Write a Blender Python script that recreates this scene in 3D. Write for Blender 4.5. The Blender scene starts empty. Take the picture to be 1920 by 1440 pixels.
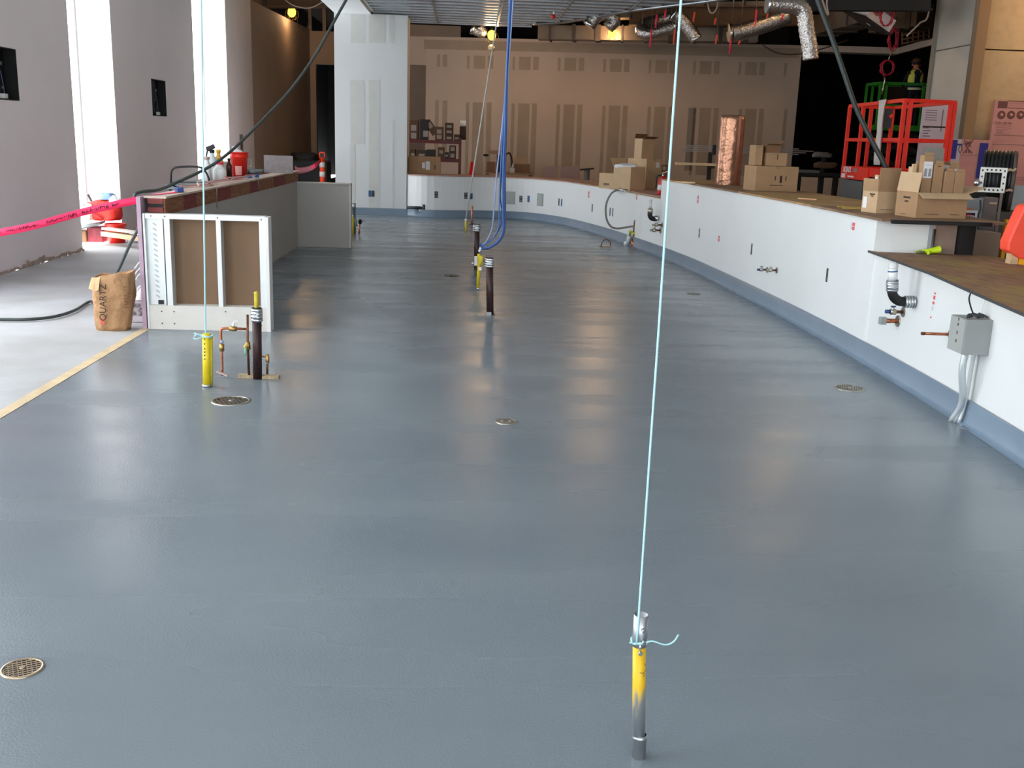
import bpy, bmesh, math, random
from mathutils import Vector, Matrix, Euler
random.seed(7)
SC = bpy.context.scene
COL = SC.collection

# ------------------------------------------------------------------ camera
FPX, CX, CY, EYE = 1903.0, 960.0, 720.0, 1.62
def _n(v): return Vector(v).normalized()
_Y = _n((880 - CX, 258 - CY, FPX))                       # room's long direction seen by the camera
_D = Vector((703 - CX, 8600 - CY, FPX)); _D -= _D.dot(_Y) * _Y; _D.normalize()
_Z = -_D
_X = _Y.cross(_Z)
CAMPOS = Vector((0, 0, EYE))
def ray(px, py):
    c = Vector((px - CX, py - CY, FPX))
    return Vector((_X.dot(c), _Y.dot(c), _Z.dot(c)))
def FZ(px, py, z=0.0):
    r = ray(px, py); return CAMPOS + r * ((z - EYE) / r.z)
def FY(px, py, y):
    r = ray(px, py); return CAMPOS + r * (y / r.y)
def FX(px, py, x):
    r = ray(px, py); return CAMPOS + r * (x / r.x)
cam_d = bpy.data.cameras.new('camera'); cam = bpy.data.objects.new('camera', cam_d); COL.objects.link(cam)
cam_d.sensor_fit = 'HORIZONTAL'; cam_d.sensor_width = 36.0; cam_d.lens = FPX / 1920 * 36.0
cam_d.clip_start = 0.05; cam_d.clip_end = 200
rx, ru, rb = ray(CX + 1, CY) - ray(CX, CY), ray(CX, CY - 1) - ray(CX, CY), -ray(CX, CY)
m3 = Matrix((rx.normalized(), ru.normalized(), rb.normalized())).transposed()
cam.matrix_world = Matrix.Translation(CAMPOS) @ m3.to_4x4()
SC.camera = cam

# ------------------------------------------------------------------ light
SC.view_settings.view_transform = 'Standard'; SC.view_settings.look = 'None'
SC.view_settings.gamma = 1.0; SC.view_settings.use_curve_mapping = False
SC.view_settings.exposure = 0.0
SC.cycles.use_denoising = True
SC.cycles.max_bounces = 10; SC.cycles.diffuse_bounces = 6; SC.cycles.glossy_bounces = 4
SC.cycles.sample_clamp_indirect = 6.0
SC.cycles.caustics_reflective = False; SC.cycles.caustics_refractive = False
w = bpy.data.worlds.new('overcast_sky'); SC.world = w; w.use_nodes = True
bg = w.node_tree.nodes['Background']
bg.inputs[0].default_value = (0.91, 0.955, 1.0, 1); bg.inputs[1].default_value = SKY = 8.5

def portal(name, loc, rot, sx, sy):
    l = bpy.data.lights.new(name, 'AREA'); l.shape = 'RECTANGLE'; l.size = sx; l.size_y = sy
    l.cycles.is_portal = True
    o = bpy.data.objects.new(name, l); COL.objects.link(o); o.location = loc; o.rotation_euler = rot
    return o
WINS = [(-5.6, -2.0), (0.6, 4.4), (6.0, 9.6), (13.76, 15.36), (19.8, 22.42)]    # window bays in the left wall
for a, b in WINS:      # daylight enters through the window bays and the glazed shop front behind the camera
    portal('window_daylight', (-5.62, (a + b) / 2, 2.4), (0, -math.pi / 2, 0), 4.6, b - a)
portal('shopfront_daylight', (1.0, -8.1, 2.1), (math.pi / 2, 0, 0), 9.0, 3.8)

# ------------------------------------------------------------------ helpers
def lin(c):
    return tuple(((x / 255) / 12.92 if x / 255 <= 0.04045 else ((x / 255 + 0.055) / 1.055) ** 2.4) for x in c)
MATS = {}
def M(name, rgb, rough=0.6, metal=0.0, var=0.0, vs=6.0, bump=0.0, bs=60.0, rgb2=None, stretch=None,
      spec=0.5, trans=0.0, emit=0.0, rvar=0.0, coat=0.0, alpha=1.0, ior=1.45, bdist=0.01):
    if name in MATS: return MATS[name]
    m = bpy.data.materials.new(name); m.use_nodes = True; nt = m.node_tree; b = nt.nodes['Principled BSDF']
    c = lin(rgb)
    b.inputs['Base Color'].default_value = (*c, 1); b.inputs['Roughness'].default_value = rough
    b.inputs['Metallic'].default_value = metal; b.inputs['Specular IOR Level'].default_value = spec
    b.inputs['Transmission Weight'].default_value = trans; b.inputs['IOR'].default_value = ior
    b.inputs['Coat Weight'].default_value = coat; b.inputs['Alpha'].default_value = alpha
    tc = mp = None
    def coords():
        nonlocal tc, mp
        if mp is None:
            tc = nt.nodes.new('ShaderNodeTexCoord'); mp = nt.nodes.new('ShaderNodeMapping')
            nt.links.new(tc.outputs['Object'], mp.inputs['Vector'])
            if stretch: mp.inputs['Scale'].default_value = stretch
        return mp.outputs['Vector']
    if var > 0 or rgb2:
        n = nt.nodes.new('ShaderNodeTexNoise'); n.inputs['Scale'].default_value = vs; n.inputs['Detail'].default_value = 5
        nt.links.new(coords(), n.inputs['Vector'])
        r = nt.nodes.new('ShaderNodeValToRGB')
        c2 = lin(rgb2) if rgb2 else tuple(max(0, x * (1 - var)) for x in c)
        c1 = c if rgb2 else tuple(min(1, x * (1 + var)) for x in c)
        r.color_ramp.elements[0].position = 0.35; r.color_ramp.elements[1].position = 0.65
        r.color_ramp.elements[0].color = (*c2, 1); r.color_ramp.elements[1].color = (*c1, 1)
        nt.links.new(n.outputs['Fac'], r.inputs['Fac']); nt.links.new(r.outputs['Color'], b.inputs['Base Color'])
    if rvar > 0:
        n = nt.nodes.new('ShaderNodeTexNoise'); n.inputs['Scale'].default_value = vs * 0.7; n.inputs['Detail'].default_value = 4
        nt.links.new(coords(), n.inputs['Vector'])
        mr = nt.nodes.new('ShaderNodeMapRange'); mr.inputs['From Min'].default_value = 0.3; mr.inputs['From Max'].default_value = 0.7
        mr.inputs['To Min'].default_value = max(0.02, rough - rvar); mr.inputs['To Max'].default_value = min(1, rough + rvar)
        nt.links.new(n.outputs['Fac'], mr.inputs['Value']); nt.links.new(mr.outputs['Result'], b.inputs['Roughness'])
    if bump > 0:
        n = nt.nodes.new('ShaderNodeTexNoise'); n.inputs['Scale'].default_value = bs; n.inputs['Detail'].default_value = 3
        nt.links.new(coords(), n.inputs['Vector'])
        bp = nt.nodes.new('ShaderNodeBump'); bp.inputs['Strength'].default_value = bump; bp.inputs['Distance'].default_value = bdist
        nt.links.new(n.outputs['Fac'], bp.inputs['Height']); nt.links.new(bp.outputs['Normal'], b.inputs['Normal'])
    if emit > 0:
        b.inputs['Emission Color'].default_value = (*c, 1); b.inputs['Emission Strength'].default_value = emit
    MATS[name] = m
    return m

def cr(pts, n=6):
    """Catmull-Rom through the points"""
    P = [Vector(p) for p in pts]
    if len(P) < 3: return P
    P = [P[0] * 2 - P[1]] + P + [P[-1] * 2 - P[-2]]
    out = []
    for i in range(1, len(P) - 2):
        a, b, c, d = P[i - 1:i + 3]
        for k in range(n):
            t = k / n
            out.append(0.5 * ((2 * b) + (c - a) * t + (2 * a - 5 * b + 4 * c - d) * t * t + (3 * b - a - 3 * c + d) * t ** 3))
    out.append(P[-2].copy())
    return out

class MB:
    def __init__(s, M4=None): s.v = []; s.f = []; s.sm = []; s.M = M4
    def add(s, vs, fs, smooth=False):
        o = len(s.v)
        s.v += [(s.M @ Vector(v)) if s.M is not None else Vector(v) for v in vs]
        s.f += [tuple(i + o for i in f) for f in fs]; s.sm += [smooth] * len(fs); return s
    def box(s, x0, x1, y0, y1, z0, z1):
        v = [(x, y, z) for z in (z0, z1) for y in (y0, y1) for x in (x0, x1)]
        return s.add(v, [(0, 2, 3, 1), (4, 5, 7, 6), (0, 1, 5, 4), (2, 6, 7, 3), (0, 4, 6, 2), (1, 3, 7, 5)])
    def obox(s, c, size, rot=None):
        R = rot if rot is not None else Matrix.Identity(3)
        c = Vector(c); h = [x / 2 for x in size]
        v = [c + R @ Vector((x * h[0], y * h[1], z * h[2])) for z in (-1, 1) for y in (-1, 1) for x in (-1, 1)]
        return s.add(v, [(0, 2, 3, 1), (4, 5, 7, 6), (0, 1, 5, 4), (2, 6, 7, 3), (0, 4, 6, 2), (1, 3, 7, 5)])
    def bar(s, p, q, w, h, up=(0, 0, 1)):
        p, q = Vector(p), Vector(q); d = (q - p); L = d.length; d.normalize(); u = Vector(up)
        if abs(d.dot(u)) > 0.98: u = Vector((1, 0, 0))
        x = d.cross(u).normalized(); u = x.cross(d)
        R = Matrix((x, d, u)).transposed()
        return s.obox((p + q) / 2, (w, L, h), R)
    def cyl(s, p, q, r, r2=None, seg=14, caps=True):
        p, q = Vector(p), Vector(q); r2 = r if r2 is None else r2
        d = (q - p).normalized(); a = d.orthogonal().normalized(); b = d.cross(a)
        vs = []
        for c, rr in ((p, r), (q, r2)):
            for i in range(seg):
                t = 2 * math.pi * i / seg; vs.append(c + (a * math.cos(t) + b * math.sin(t)) * rr)
        s.add(vs, [(i, (i + 1) % seg, seg + (i + 1) % seg, seg + i) for i in range(seg)], True)
        if caps:
            s.add(vs[:seg], [tuple(range(seg))[::-1]]); s.add(vs[seg:], [tuple(range(seg))])
        return s
    def tube(s, path, r, seg=8, closed=False, radii=None, caps=True):
        P = [Vector(p) for p in path]; n = len(P); vs = []; a = None
        for i in range(n):
            if closed: d = P[(i + 1) % n] - P[i - 1]
            else: d = P[min(i + 1, n - 1)] - P[max(i - 1, 0)]
            d.normalize()
            a = d.orthogonal() if a is None else a - d * a.dot(d)
            if a.length < 1e-6: a = d.orthogonal()
            a.normalize(); b = d.cross(a)
            rr = radii[i] if radii else r
            for k in range(seg):
                t = 2 * math.pi * k / seg; vs.append(P[i] + (a * math.cos(t) + b * math.sin(t)) * rr)
        fs = []
        for i in range(n if closed else n - 1):
            j = (i + 1) % n
            for k in range(seg):
                l = (k + 1) % seg; fs.append((i * seg + k, i * seg + l, j * seg + l, j * seg + k))
        s.add(vs, fs, True)
        if not closed and caps:
            s.add(vs[:seg], [tuple(range(seg))[::-1]]); s.add(vs[-seg:], [tuple(range(seg))])
        return s
    def lathe(s, prof, base=(0, 0, 0), seg=20, R=None, smooth=True):
        R = R if R is not None else Matrix.Identity(3); base = Vector(base); vs = []
        for r, z in prof:
            for k in range(seg):
                t = 2 * math.pi * k / seg; vs.append(base + R @ Vector((r * math.cos(t), r * math.sin(t), z)))
        fs = []
        for i in range(len(prof) - 1):
            for k in range(seg):
                l = (k + 1) % seg; fs.append((i * seg + k, i * seg + l, (i + 1) * seg + l, (i + 1) * seg + k))
        return s.add(vs, fs, smooth)
    def prism(s, poly, z0, z1):
        n = len(poly); vs = [(p[0], p[1], z0) for p in poly] + [(p[0], p[1], z1) for p in poly]
        s.add(vs, [tuple(range(n))[::-1], tuple(range(n, 2 * n))] + [(i, (i + 1) % n, n + (i + 1) % n, n + i) for i in range(n)])
        return s
    def plate(s, quad, t):
        """quad of 4 points thickened along its normal"""
        q = [Vector(p) for p in quad]; nrm = (q[1] - q[0]).cross(q[2] - q[0]).normalized() * t
        vs = q + [p + nrm for p in q]
        return s.add(vs, [(3, 2, 1, 0), (4, 5, 6, 7), (0, 1, 5, 4), (1, 2, 6, 5), (2, 3, 7, 6), (3, 0, 4, 7)])
    def strip(s, top, bot, t=0.0):
        """ribbon between two paths, optional thickness along y"""
        n = len(top); vs = [Vector(p) for p in top] + [Vector(p) for p in bot]
        fs = [(i, i + 1, n + i + 1, n + i) for i in range(n - 1)]
        if t:
            vs2 = [v + Vector((0, t, 0)) for v in vs]; o = len(vs); vs += vs2
            fs += [tuple(x + o for x in f[::-1]) for f in fs]
            fs += [(i + 1, i, o + i, o + i + 1) for i in range(n - 1)] + [(n + i, n + i + 1, o + n + i + 1, o + n + i) for i in range(n - 1)]
            fs += [(0, n, o + n, o), (n - 1, o + n - 1, o + 2 * n - 1, 2 * n - 1)]
        return s.add(vs, fs, True)
    def sph(s, c, r, seg=14, rings=8, sc=(1, 1, 1)):
        c = Vector(c); vs = []; fs = []
        for i in range(rings + 1):
            p = math.pi * i / rings
            for k in range(seg):
                t = 2 * math.pi * k / seg
                vs.append(c + Vector((r * sc[0] * math.sin(p) * math.cos(t), r * sc[1] * math.sin(p) * math.sin(t), r * sc[2] * math.cos(p))))
        for i in range(rings):
            for k in range(seg):
                l = (k + 1) % seg; fs.append((i * seg + k, (i + 1) * seg + k, (i + 1) * seg + l, i * seg + l))
        return s.add(vs, fs, True)
    def build(s, name, mat, parent=None, org=None, bev=0.0):
        o0 = Vector((0, 0, 0)); p = parent
        if parent is not None:
            while p is not None: o0 += p.location; p = p.parent
        loc = Vector((0, 0, 0))
        if parent is None and org is not None: loc = Vector(org); o0 = loc
        me = bpy.data.meshes.new(name); me.from_pydata([tuple(v - o0) for v in s.v], [], s.f); me.update()
        me.polygons.foreach_set('use_smooth', s.sm)
        bm = bmesh.new(); bm.from_mesh(me)
        bmesh.ops.remove_doubles(bm, verts=bm.verts, dist=1e-5); bmesh.ops.recalc_face_normals(bm, faces=bm.faces)
        bm.to_mesh(me); bm.free()
        if mat: me.materials.append(mat)
        o = bpy.data.objects.new(name, me); COL.objects.link(o); o.location = loc
        if parent is not None: o.parent = parent
        if bev:
            b = o.modifiers.new('bevel', 'BEVEL'); b.width = bev; b.segments = 2; b.limit_method = 'ANGLE'
        return o

def tag(o, label=None, cat=None, group=None, kind=None):
    if label: o['label'] = label
    if cat: o['category'] = cat
    if group: o['group'] = group
    if kind: o['kind'] = kind
    return o
def thing(name, label, cat, loc, group=None):
    o = bpy.data.objects.new(name, None); COL.objects.link(o); o.location = Vector(loc); o.empty_display_size = 0.1
    return tag(o, label, cat, group)
def struct(name, mb, mat, label=None, parent=None, bev=0):
    o = mb.build(name, mat, parent, bev=bev)
    if parent is None: tag(o, label, 'structure', kind='structure')
    return o
def rz(a): return Matrix.Rotation(a, 3, 'Z')
def TR(loc, a=0.0, tx=0.0, ty=0.0):
    return Matrix.Translation(Vector(loc)) @ Matrix.Rotation(a, 4, 'Z') @ Matrix.Rotation(ty, 4, 'Y') @ Matrix.Rotation(tx, 4, 'X')
def basis(o, ex, ez):
    """4x4 with local x along ex, local y along ez (text plane), origin o"""
    ex = Vector(ex).normalized(); ey = Vector(ez); ey = (ey - ex * ey.dot(ex)).normalized(); n = ex.cross(ey)
    m = Matrix((ex, ey, n)).transposed().to_4x4(); m.translation = Vector(o); return m
def text(name, body, mat4, size, mat, parent, align='CENTER', xs=1.0, shear=0.0, bold=0.0):
    c = bpy.data.curves.new(name, 'FONT'); c.body = body; c.size = size; c.align_x = align; c.align_y = 'CENTER'
    c.extrude = 0.0006; c.shear = shear; c.offset = bold; c.resolution_u = 3
    t = bpy.data.objects.new(name, c); COL.objects.link(t)
    bpy.context.view_layer.update()
    me = bpy.data.meshes.new_from_object(t.evaluated_get(bpy.context.evaluated_depsgraph_get()))
    COL.objects.unlink(t); bpy.data.objects.remove(t)
    o0 = Vector((0, 0, 0)); p = parent
    while p is not None: o0 += p.location; p = p.parent
    me.transform(Matrix.Translation(-o0) @ mat4 @ Matrix.Diagonal((xs, 1, 1, 1)))
    me.materials.clear(); me.materials.append(mat)
    o = bpy.data.objects.new(name, me); COL.objects.link(o); o.parent = parent
    return o
def dup(root, loc, label=None, group=None):
    r = root.copy(); COL.objects.link(r); r.location = Vector(loc)
    if label: r['label'] = label
    if group: r['group'] = group
    for ch in list(root.children):
        c = ch.copy(); COL.objects.link(c); c.parent = r
        for g in list(ch.children):
            d = g.copy(); COL.objects.link(d); d.parent = c
    return r

# ------------------------------------------------------------------ materials of the room
def floor_material():
    m = M('grey_epoxy', (113, 121, 128), rough=0.3, spec=0.5)
    nt = m.node_tree; b = nt.nodes['Principled BSDF']
    tc = nt.nodes.new('ShaderNodeTexCoord')
    def noise(scale, detail, st):
        mp = nt.nodes.new('ShaderNodeMapping'); mp.inputs['Scale'].default_value = st
        nt.links.new(tc.outputs['Object'], mp.inputs['Vector'])
        n = nt.nodes.new('ShaderNodeTexNoise'); n.inputs['Scale'].default_value = scale; n.inputs['Detail'].default_value = detail
        nt.links.new(mp.outputs['Vector'], n.inputs['Vector']); return n
    ns = noise(1.0, 1.5, (0.35, 2.2, 1.0))            # squeegee passes run across the room
    mr = nt.nodes.new('ShaderNodeMapRange'); mr.inputs['From Min'].default_value = 0.3; mr.inputs['From Max'].default_value = 0.7
    mr.inputs['To Min'].default_value = 0.17; mr.inputs['To Max'].default_value = 0.33
    nt.links.new(ns.outputs['Fac'], mr.inputs['Value']); nt.links.new(mr.outputs['Result'], b.inputs['Roughness'])
    nc = noise(0.9, 3, (0.6, 1.2, 1.0)); r = nt.nodes.new('ShaderNodeValToRGB')
    r.color_ramp.elements[0].position = 0.3; r.color_ramp.elements[1].position = 0.7
    r.color_ramp.elements[0].color = (*lin((112, 122, 130)), 1); r.color_ramp.elements[1].color = (*lin((122, 132, 139)), 1)
    nt.links.new(nc.outputs['Fac'], r.inputs['Fac']); nt.links.new(r.outputs['Color'], b.inputs['Base Color'])
    nb = noise(1.0, 2, (120, 120, 120)); bp = nt.nodes.new('ShaderNodeBump')   # orange peel
    bp.inputs['Strength'].default_value = 0.2; bp.inputs['Distance'].default_value = 0.004
    nt.links.new(nb.outputs['Fac'], bp.inputs['Height'])
    nw = noise(1.0, 1, (0.35, 2.6, 1.0)); bp2 = nt.nodes.new('ShaderNodeBump')  # faint ridges
    bp2.inputs['Strength'].default_value = 0.02; bp2.inputs['Distance'].default_value = 0.01
    nt.links.new(nw.outputs['Fac'], bp2.inputs['Height']); nt.links.new(bp.outputs['Normal'], bp2.inputs['Normal'])
    nt.links.new(bp2.outputs['Normal'], b.inputs['Normal'])
    return m
EPOXY = floor_material()
CONC = M('bare_concrete', (182, 183, 186), 0.75, var=0.10, vs=1.4, bump=0.15, bs=25, rgb2=(164, 163, 162))
COVE = M('cove_epoxy', (124, 142, 160), 0.3, var=0.05, vs=3)
WHITE = M('white_drywall', (226, 229, 229), 0.6, var=0.02, vs=1.2)
PANEL = M('white_panel', (233, 235, 234), 0.42, var=0.02, vs=1.2)
LEFTW = M('painted_wall', (232, 225, 223), 0.7, var=0.02, vs=0.8)
TAN = M('warm_tinted_drywall', (176, 154, 136), 0.8, var=0.05, vs=0.8)  # drywall tinted tan, with warm lamp light put into the colour
MUDT = M('tan_joint_compound', (150, 130, 110), 0.85, var=0.05, vs=3)
MUDW = M('grey_joint_compound', (216, 217, 212), 0.8, var=0.03, vs=4)
GREYB = M('greyboard', (178, 174, 168), 0.8, var=0.03, vs=2)
BLACK = M('black', (10, 10, 10), 0.6)
DARK = M('shade_black', (14, 11, 9), 0.9)  # near-black colour stands in for unlit depth
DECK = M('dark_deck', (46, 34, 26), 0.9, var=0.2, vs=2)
def glass_material(name, tint, gloss):
    m = bpy.data.materials.new(name); m.use_nodes = True; nt = m.node_tree; nt.nodes.clear()
    o = nt.nodes.new('ShaderNodeOutputMaterial'); t = nt.nodes.new('ShaderNodeBsdfTransparent'); g = nt.nodes.new('ShaderNodeBsdfGlossy')
    t.inputs[0].default_value = (*tint, 1); g.inputs['Roughness'].default_value = 0.05
    x = nt.nodes.new('ShaderNodeMixShader'); x.inputs[0].default_value = gloss
    nt.links.new(t.outputs[0], x.inputs[1]); nt.links.new(g.outputs[0], x.inputs[2]); nt.links.new(x.outputs[0], o.inputs[0]); return m
GLASS = glass_material('window_glass', (0.97, 0.98, 0.98), 0.05)
STEEL = M('galvanised_steel', (176, 180, 184), 0.38, 0.9, var=0.10, vs=9, rvar=0.1)
CHROME = M('bright_steel', (214, 216, 218), 0.22, 1.0)
ALU = M('white_aluminium', (226, 228, 228), 0.4, 0.2)

# ------------------------------------------------------------------ room shell
struct('floor_left', MB().box(-5.1, 20, -8, 42, -0.12, -0.006), CONC, 'bare pale concrete slab along the window wall')
low_px = [(761, 407), (800, 407), (857, 408), (900, 408), (940, 409), (980, 411), (1018, 415), (1064, 423), (1110, 435), (1155, 449), (1190, 462)]
RW = [FZ(x, y) for x, y in low_px]                                        # inner face of the curved right-hand bar wall
RW = [Vector((p.x, p.y, 0)) for p in RW]; RW[0] = Vector((-1.262, 21.44, 0))
RW += [Vector(p) for p in ((2.86, 15.15, 0), (2.95, 14.3, 0), (3.03, 13.4, 0), (3.09, 12.2, 0), (3.13, 11.1, 0), (3.17, 9.6, 0), (3.18, 8.4, 0),
                           (3.17, 7.6, 0), (3.15, 6.7, 0), (3.12, 6.0, 0), (3.07, 5.2, 0), (2.98, 4.0, 0), (2.85, 2.5, 0))]
RWS = cr(RW, 4)
def rw_split(y0, y1):
    return [p for p in RWS if y1 <= p.y <= y0]
def offset(path, d):
    out = []
    for i, p in enumerate(path):
        t = (path[min(i + 1, len(path) - 1)] - path[max(i - 1, 0)]).normalized()
        out.append(Vector((p.x - t.y * d, p.y + t.x * d, p.z)))      # + = left of travel = outside of the bar
    return out
def band(path, d0, d1, z0, z1, mb=None):
    a, b = offset(path, d0), offset(path, d1); n = len(path)
    vs = [(p.x, p.y, z0) for p in a] + [(p.x, p.y, z1) for p in a] + [(p.x, p.y, z0) for p in b] + [(p.x, p.y, z1) for p in b]
    fs = []
    for i in range(n - 1):
        fs += [(i, i + 1, n + i + 1, n + i), (2 * n + i + 1, 2 * n + i, 3 * n + i, 3 * n + i + 1),
               (n + i, n + i + 1, 3 * n + i + 1, 3 * n + i), (i + 1, i, 2 * n + i, 2 * n + i + 1)]
    fs += [(0, n, 3 * n, 2 * n), (n - 1, 3 * n - 1, 4 * n - 1, 2 * n - 1)]
    fs[-1] = (n - 1, 2 * n - 1, 4 * n - 1, 3 * n - 1)
    mb = mb or MB(); return mb.add(vs, fs)
epo = [(-2.6, -8), (-2.6, 21.5), (RW[0].x, 21.5)] + [(p.x, p.y) for p in RWS] + [(2.7, 0), (2.7, -8)]
struct('floor', MB().prism(epo, -0.05, 0.0), EPOXY, 'glossy grey epoxy floor with orange peel texture')
low_far = [p for p in RWS if p.y > 15.1 or p.x < 2.4]
high = [p for p in RWS if 7.75 <= p.y <= 15.2 and p.x > 2.4]
near = [p for p in RWS if p.y <= 7.82]
wr = struct('wall_right', band(low_far, 0, 0.14, 0, 0.83), PANEL, 'low curved white bar wall running from the pillar')
struct('wall_high', band(high, -0.012, 0.42, 0, 1.10), PANEL, 'taller white section of the curved bar wall')
struct('wall_near', band(near, 0, 0.14, 0, 0.845), PANEL, 'low white bar wall nearest the camera on the right')
def cove(path):
    mb = MB(); prof = [(-0.06, 0.001), (-0.03, 0.006), (-0.012, 0.022), (-0.010, 0.148), (0.0, 0.15)]
    rows = [[Vector((p.x, p.y, z)) for p in offset(path, d)] for d, z in prof]; n = len(path)
    vs = [v for r in rows for v in r]
    fs = [(j * n + i, j * n + i + 1, (j + 1) * n + i + 1, (j + 1) * n + i) for j in range(len(prof) - 1) for i in range(n - 1)]
    return mb.add(vs, fs, True)
struct('baseboard_right', cove(offset(RWS, -0.013)), COVE, 'blue grey coved base along the curved bar wall')

# left wall with window bays
wl = MB(); prev = -8.0
HOLES = [(11.42, 12.16, 1.86, 2.42), (17.13, 17.92, 1.80, 2.38)]
for a, b in WINS + [(25.0, 25.0)]:
    seg = [(prev, a)]
    hs = [h for h in HOLES if prev < h[0] < a]
    if hs:
        h = hs[0]
        wl.box(-5.6, -5.1, prev, h[0], 0, 5.6); wl.box(-5.6, -5.1, h[1], a, 0, 5.6)
        wl.box(-5.6, -5.1, h[0], h[1], 0, h[2]); wl.box(-5.6, -5.1, h[0], h[1], h[3], 5.6); wl.box(-5.6, -5.25, h[0], h[1], h[2], h[3])
    else: wl.box(-5.6, -5.1, prev, a, 0, 5.6)
    if b > a: wl.box(-5.6, -5.1, a, b, 4.7, 5.6)
    prev = b
struct('wall_left', wl, LEFTW, 'painted window wall with deep bright bays on the left')
for i, (a, b) in enumerate(WINS):
    fr = MB(); fr.box(-5.66, -5.58, a, a + 0.06, 0, 4.7); fr.box(-5.66, -5.58, b - 0.06, b, 0, 4.7)
    fr.box(-5.66, -5.58, a + 0.06, b - 0.06, 0, 0.08); fr.box(-5.66, -5.58, a + 0.06, b - 0.06, 4.62, 4.7)
    wo = struct('window_%d' % (i + 1), fr, ALU, ['tall bay window far behind the camera on the left', 'tall bay window beside the camera on the left',
            'tall bay window just outside the left edge', 'tall bright bay window left of the wall box', 'tall bright bay window furthest down the left wall'][i])
    MB().box(-5.63, -5.622, a + 0.06, b - 0.06, 0.08, 4.62).build('pane', GLASS, wo)
# ragged strip where the base of the left wall meets the slab
rg = MB(); y = 10.2
while y < 13.7:
    L = random.uniform(0.05, 0.22); h = random.uniform(0.015, 0.05) * (2.0 if 11.9 < y < 12.4 else 1)
    rg.obox((-5.095, y + L / 2, h / 2 - 0.004), (0.012 + random.random() * 0.02, L, h), Matrix.Rotation(random.uniform(-.25, .25), 3, 'X')); y += L
struct('trim_1', rg, M('torn_gypsum', (168, 152, 140), 0.9, var=0.2, vs=12), 'ragged torn strip along the foot of the window wall')
struct('trim_2', MB().box(-2.675, -2.6, -8, 8.36, -0.01, 0.003), M('tan_tape', (206, 184, 148), 0.6, var=0.12, vs=7), 'tan tape edging between grey epoxy and bare concrete')
# corridor behind, far left
cw = MB(); A, B_ = Vector((-5.1, 25.0)), Vector((-4.72, 31.4)); dv = (B_ - A).normalized(); nv = Vector((-dv.y, dv.x)) * 0.3
cw.prism([A, B_, B_ + nv, A + nv], 0, 4.54)
struct('wall_corridor', cw, TAN, 'tan wall of the recess behind the white pillar')
ce = MB().box(-5.2, -4.55, 31.4, 31.6, 0, 4.5); ce.box(-4.55, -1.3, 31.4, 31.6, 3.58, 4.5)
struct('wall_recess_end', ce, TAN, 'tan end wall above the dark doorway behind the pillar')
# white pillar and bulkhead
pl = struct('wall_pillar', MB().box(-2.735, -1.275, 21.42, 22.3, 0, 3.94), WHITE, 'wide white drywall pillar with grey taped joints')
struct('baseboard_pillar', MB().box(-2.75, -1.262, 21.40, 22.31, 0, 0.14), COVE, 'blue grey base around the white pillar')
struct('ceiling_bulkhead', MB().box(-2.72, -2.0, 12.0, 21.42, 3.935, 4.5), WHITE, 'white bulkhead running from the pillar overhead')
def patch_on_pillar(x0, x1, y0, y1, d=0.003):
    a, b = FY(x0, y0, 21.42), FY(x1, y1, 21.42)
    MB().box(a.x, b.x, 21.42 - d, 21.42, b.z, min(a.z, 3.935)).build('joint_patch', MUDW, pl)
for z in ((870, 980, 108, 325), (1005, 1128, 108, 325), (1160, 1198, 108, 325), (865, 975, 600, 1080), (1005, 1087, 600, 1440), (865, 905, 1080, 1440), (1184, 1194, 900, 1440)):
    patch_on_pillar(440 + z[0] / 4, 440 + z[1] / 4, z[2] / 4, z[3] / 4 + (30 if z[3] == 1440 else 0))
# back wall, slightly turned
BA, BB = Vector((-1.11, 26.34, 0)), Vector((7.86, 25.03, 0))
bt = (BB - BA).normalized(); bn = Vector((bt.y, -bt.x, 0))          # towards the camera
def on_back(px, py):
    r = ray(px, py); t = (BA - CAMPOS).dot(bn) / r.dot(bn); return CAMPOS + r * t
wb = struct('wall_back', MB().prism([BA, BB, BB - bn * 0.25, BA - bn * 0.25], 0, 4.0), TAN, 'long tan back wall with rows of darker taped joints')
def back_patch(x0, x1, y0, y1, mat=MUDT):
    ym = (y0 + y1) / 2; a, b = on_back(x0, ym), on_back(x1, ym); za, zb_ = on_back((x0 + x1) / 2, y0).z, on_back((x0 + x1) / 2, y1).z
    p, q = Vector((a.x, a.y, 0)), Vector((b.x, b.y, 0)); q = BA + bt * (q - BA).dot(bt); p = BA + bt * (p - BA).dot(bt)
    MB().prism([p, q, q + bn * 0.004, p + bn * 0.004], zb_, za).build('joint_patch', mat, wb)
def dy(x): return (x - 860) * 0.024
for k in range(8):
    X0 = 879.5 + 85.2 * k - (k > 4) * 2
    for a, b in ((-4, 1), (8.5, 30.5), (35, 45.5)):
        if X0 + b > 1500: continue
        if X0 + a < 800: continue
        back_patch(X0 + a, X0 + b, 104 + dy(X0), 128.5 + dy(X0))
    X1 = 874 + 84.6 * k
    for a, b in ((-1.5, 4.5), (11, 32), (37, 46)):
        if X1 + b < 1492: back_patch(X1 + a, X1 + b, 191.5 + dy(X1), random.choice((318, 326, 330)) + dy(X1))
for x0, x1, y0, y1 in ((819, 825, 103, 126), (830, 838.5, 103, 126), (815, 822, 189, 300), (829, 838, 189, 300), (795, 1500, 84, 85)):
    back_patch(x0, x1, y0 + dy(x0), y1 + dy(x1))
back_patch(1287, 1301, 202, 320, M('wet_compound', (132, 120, 108), 0.85))
hd = FY(780, 122, 26.4).z
struct('wall_header', MB().box(-1.9, BA.x, 26.35, 26.6, hd, 4.0), TAN, 'tan header over the opening between pillar and back wall')
struct('wall_inner', MB().box(-3.2, -.3, 29.6, 29.8, 0, 4.6), TAN, 'tan inner wall seen through the opening beside the pillar')
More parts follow.
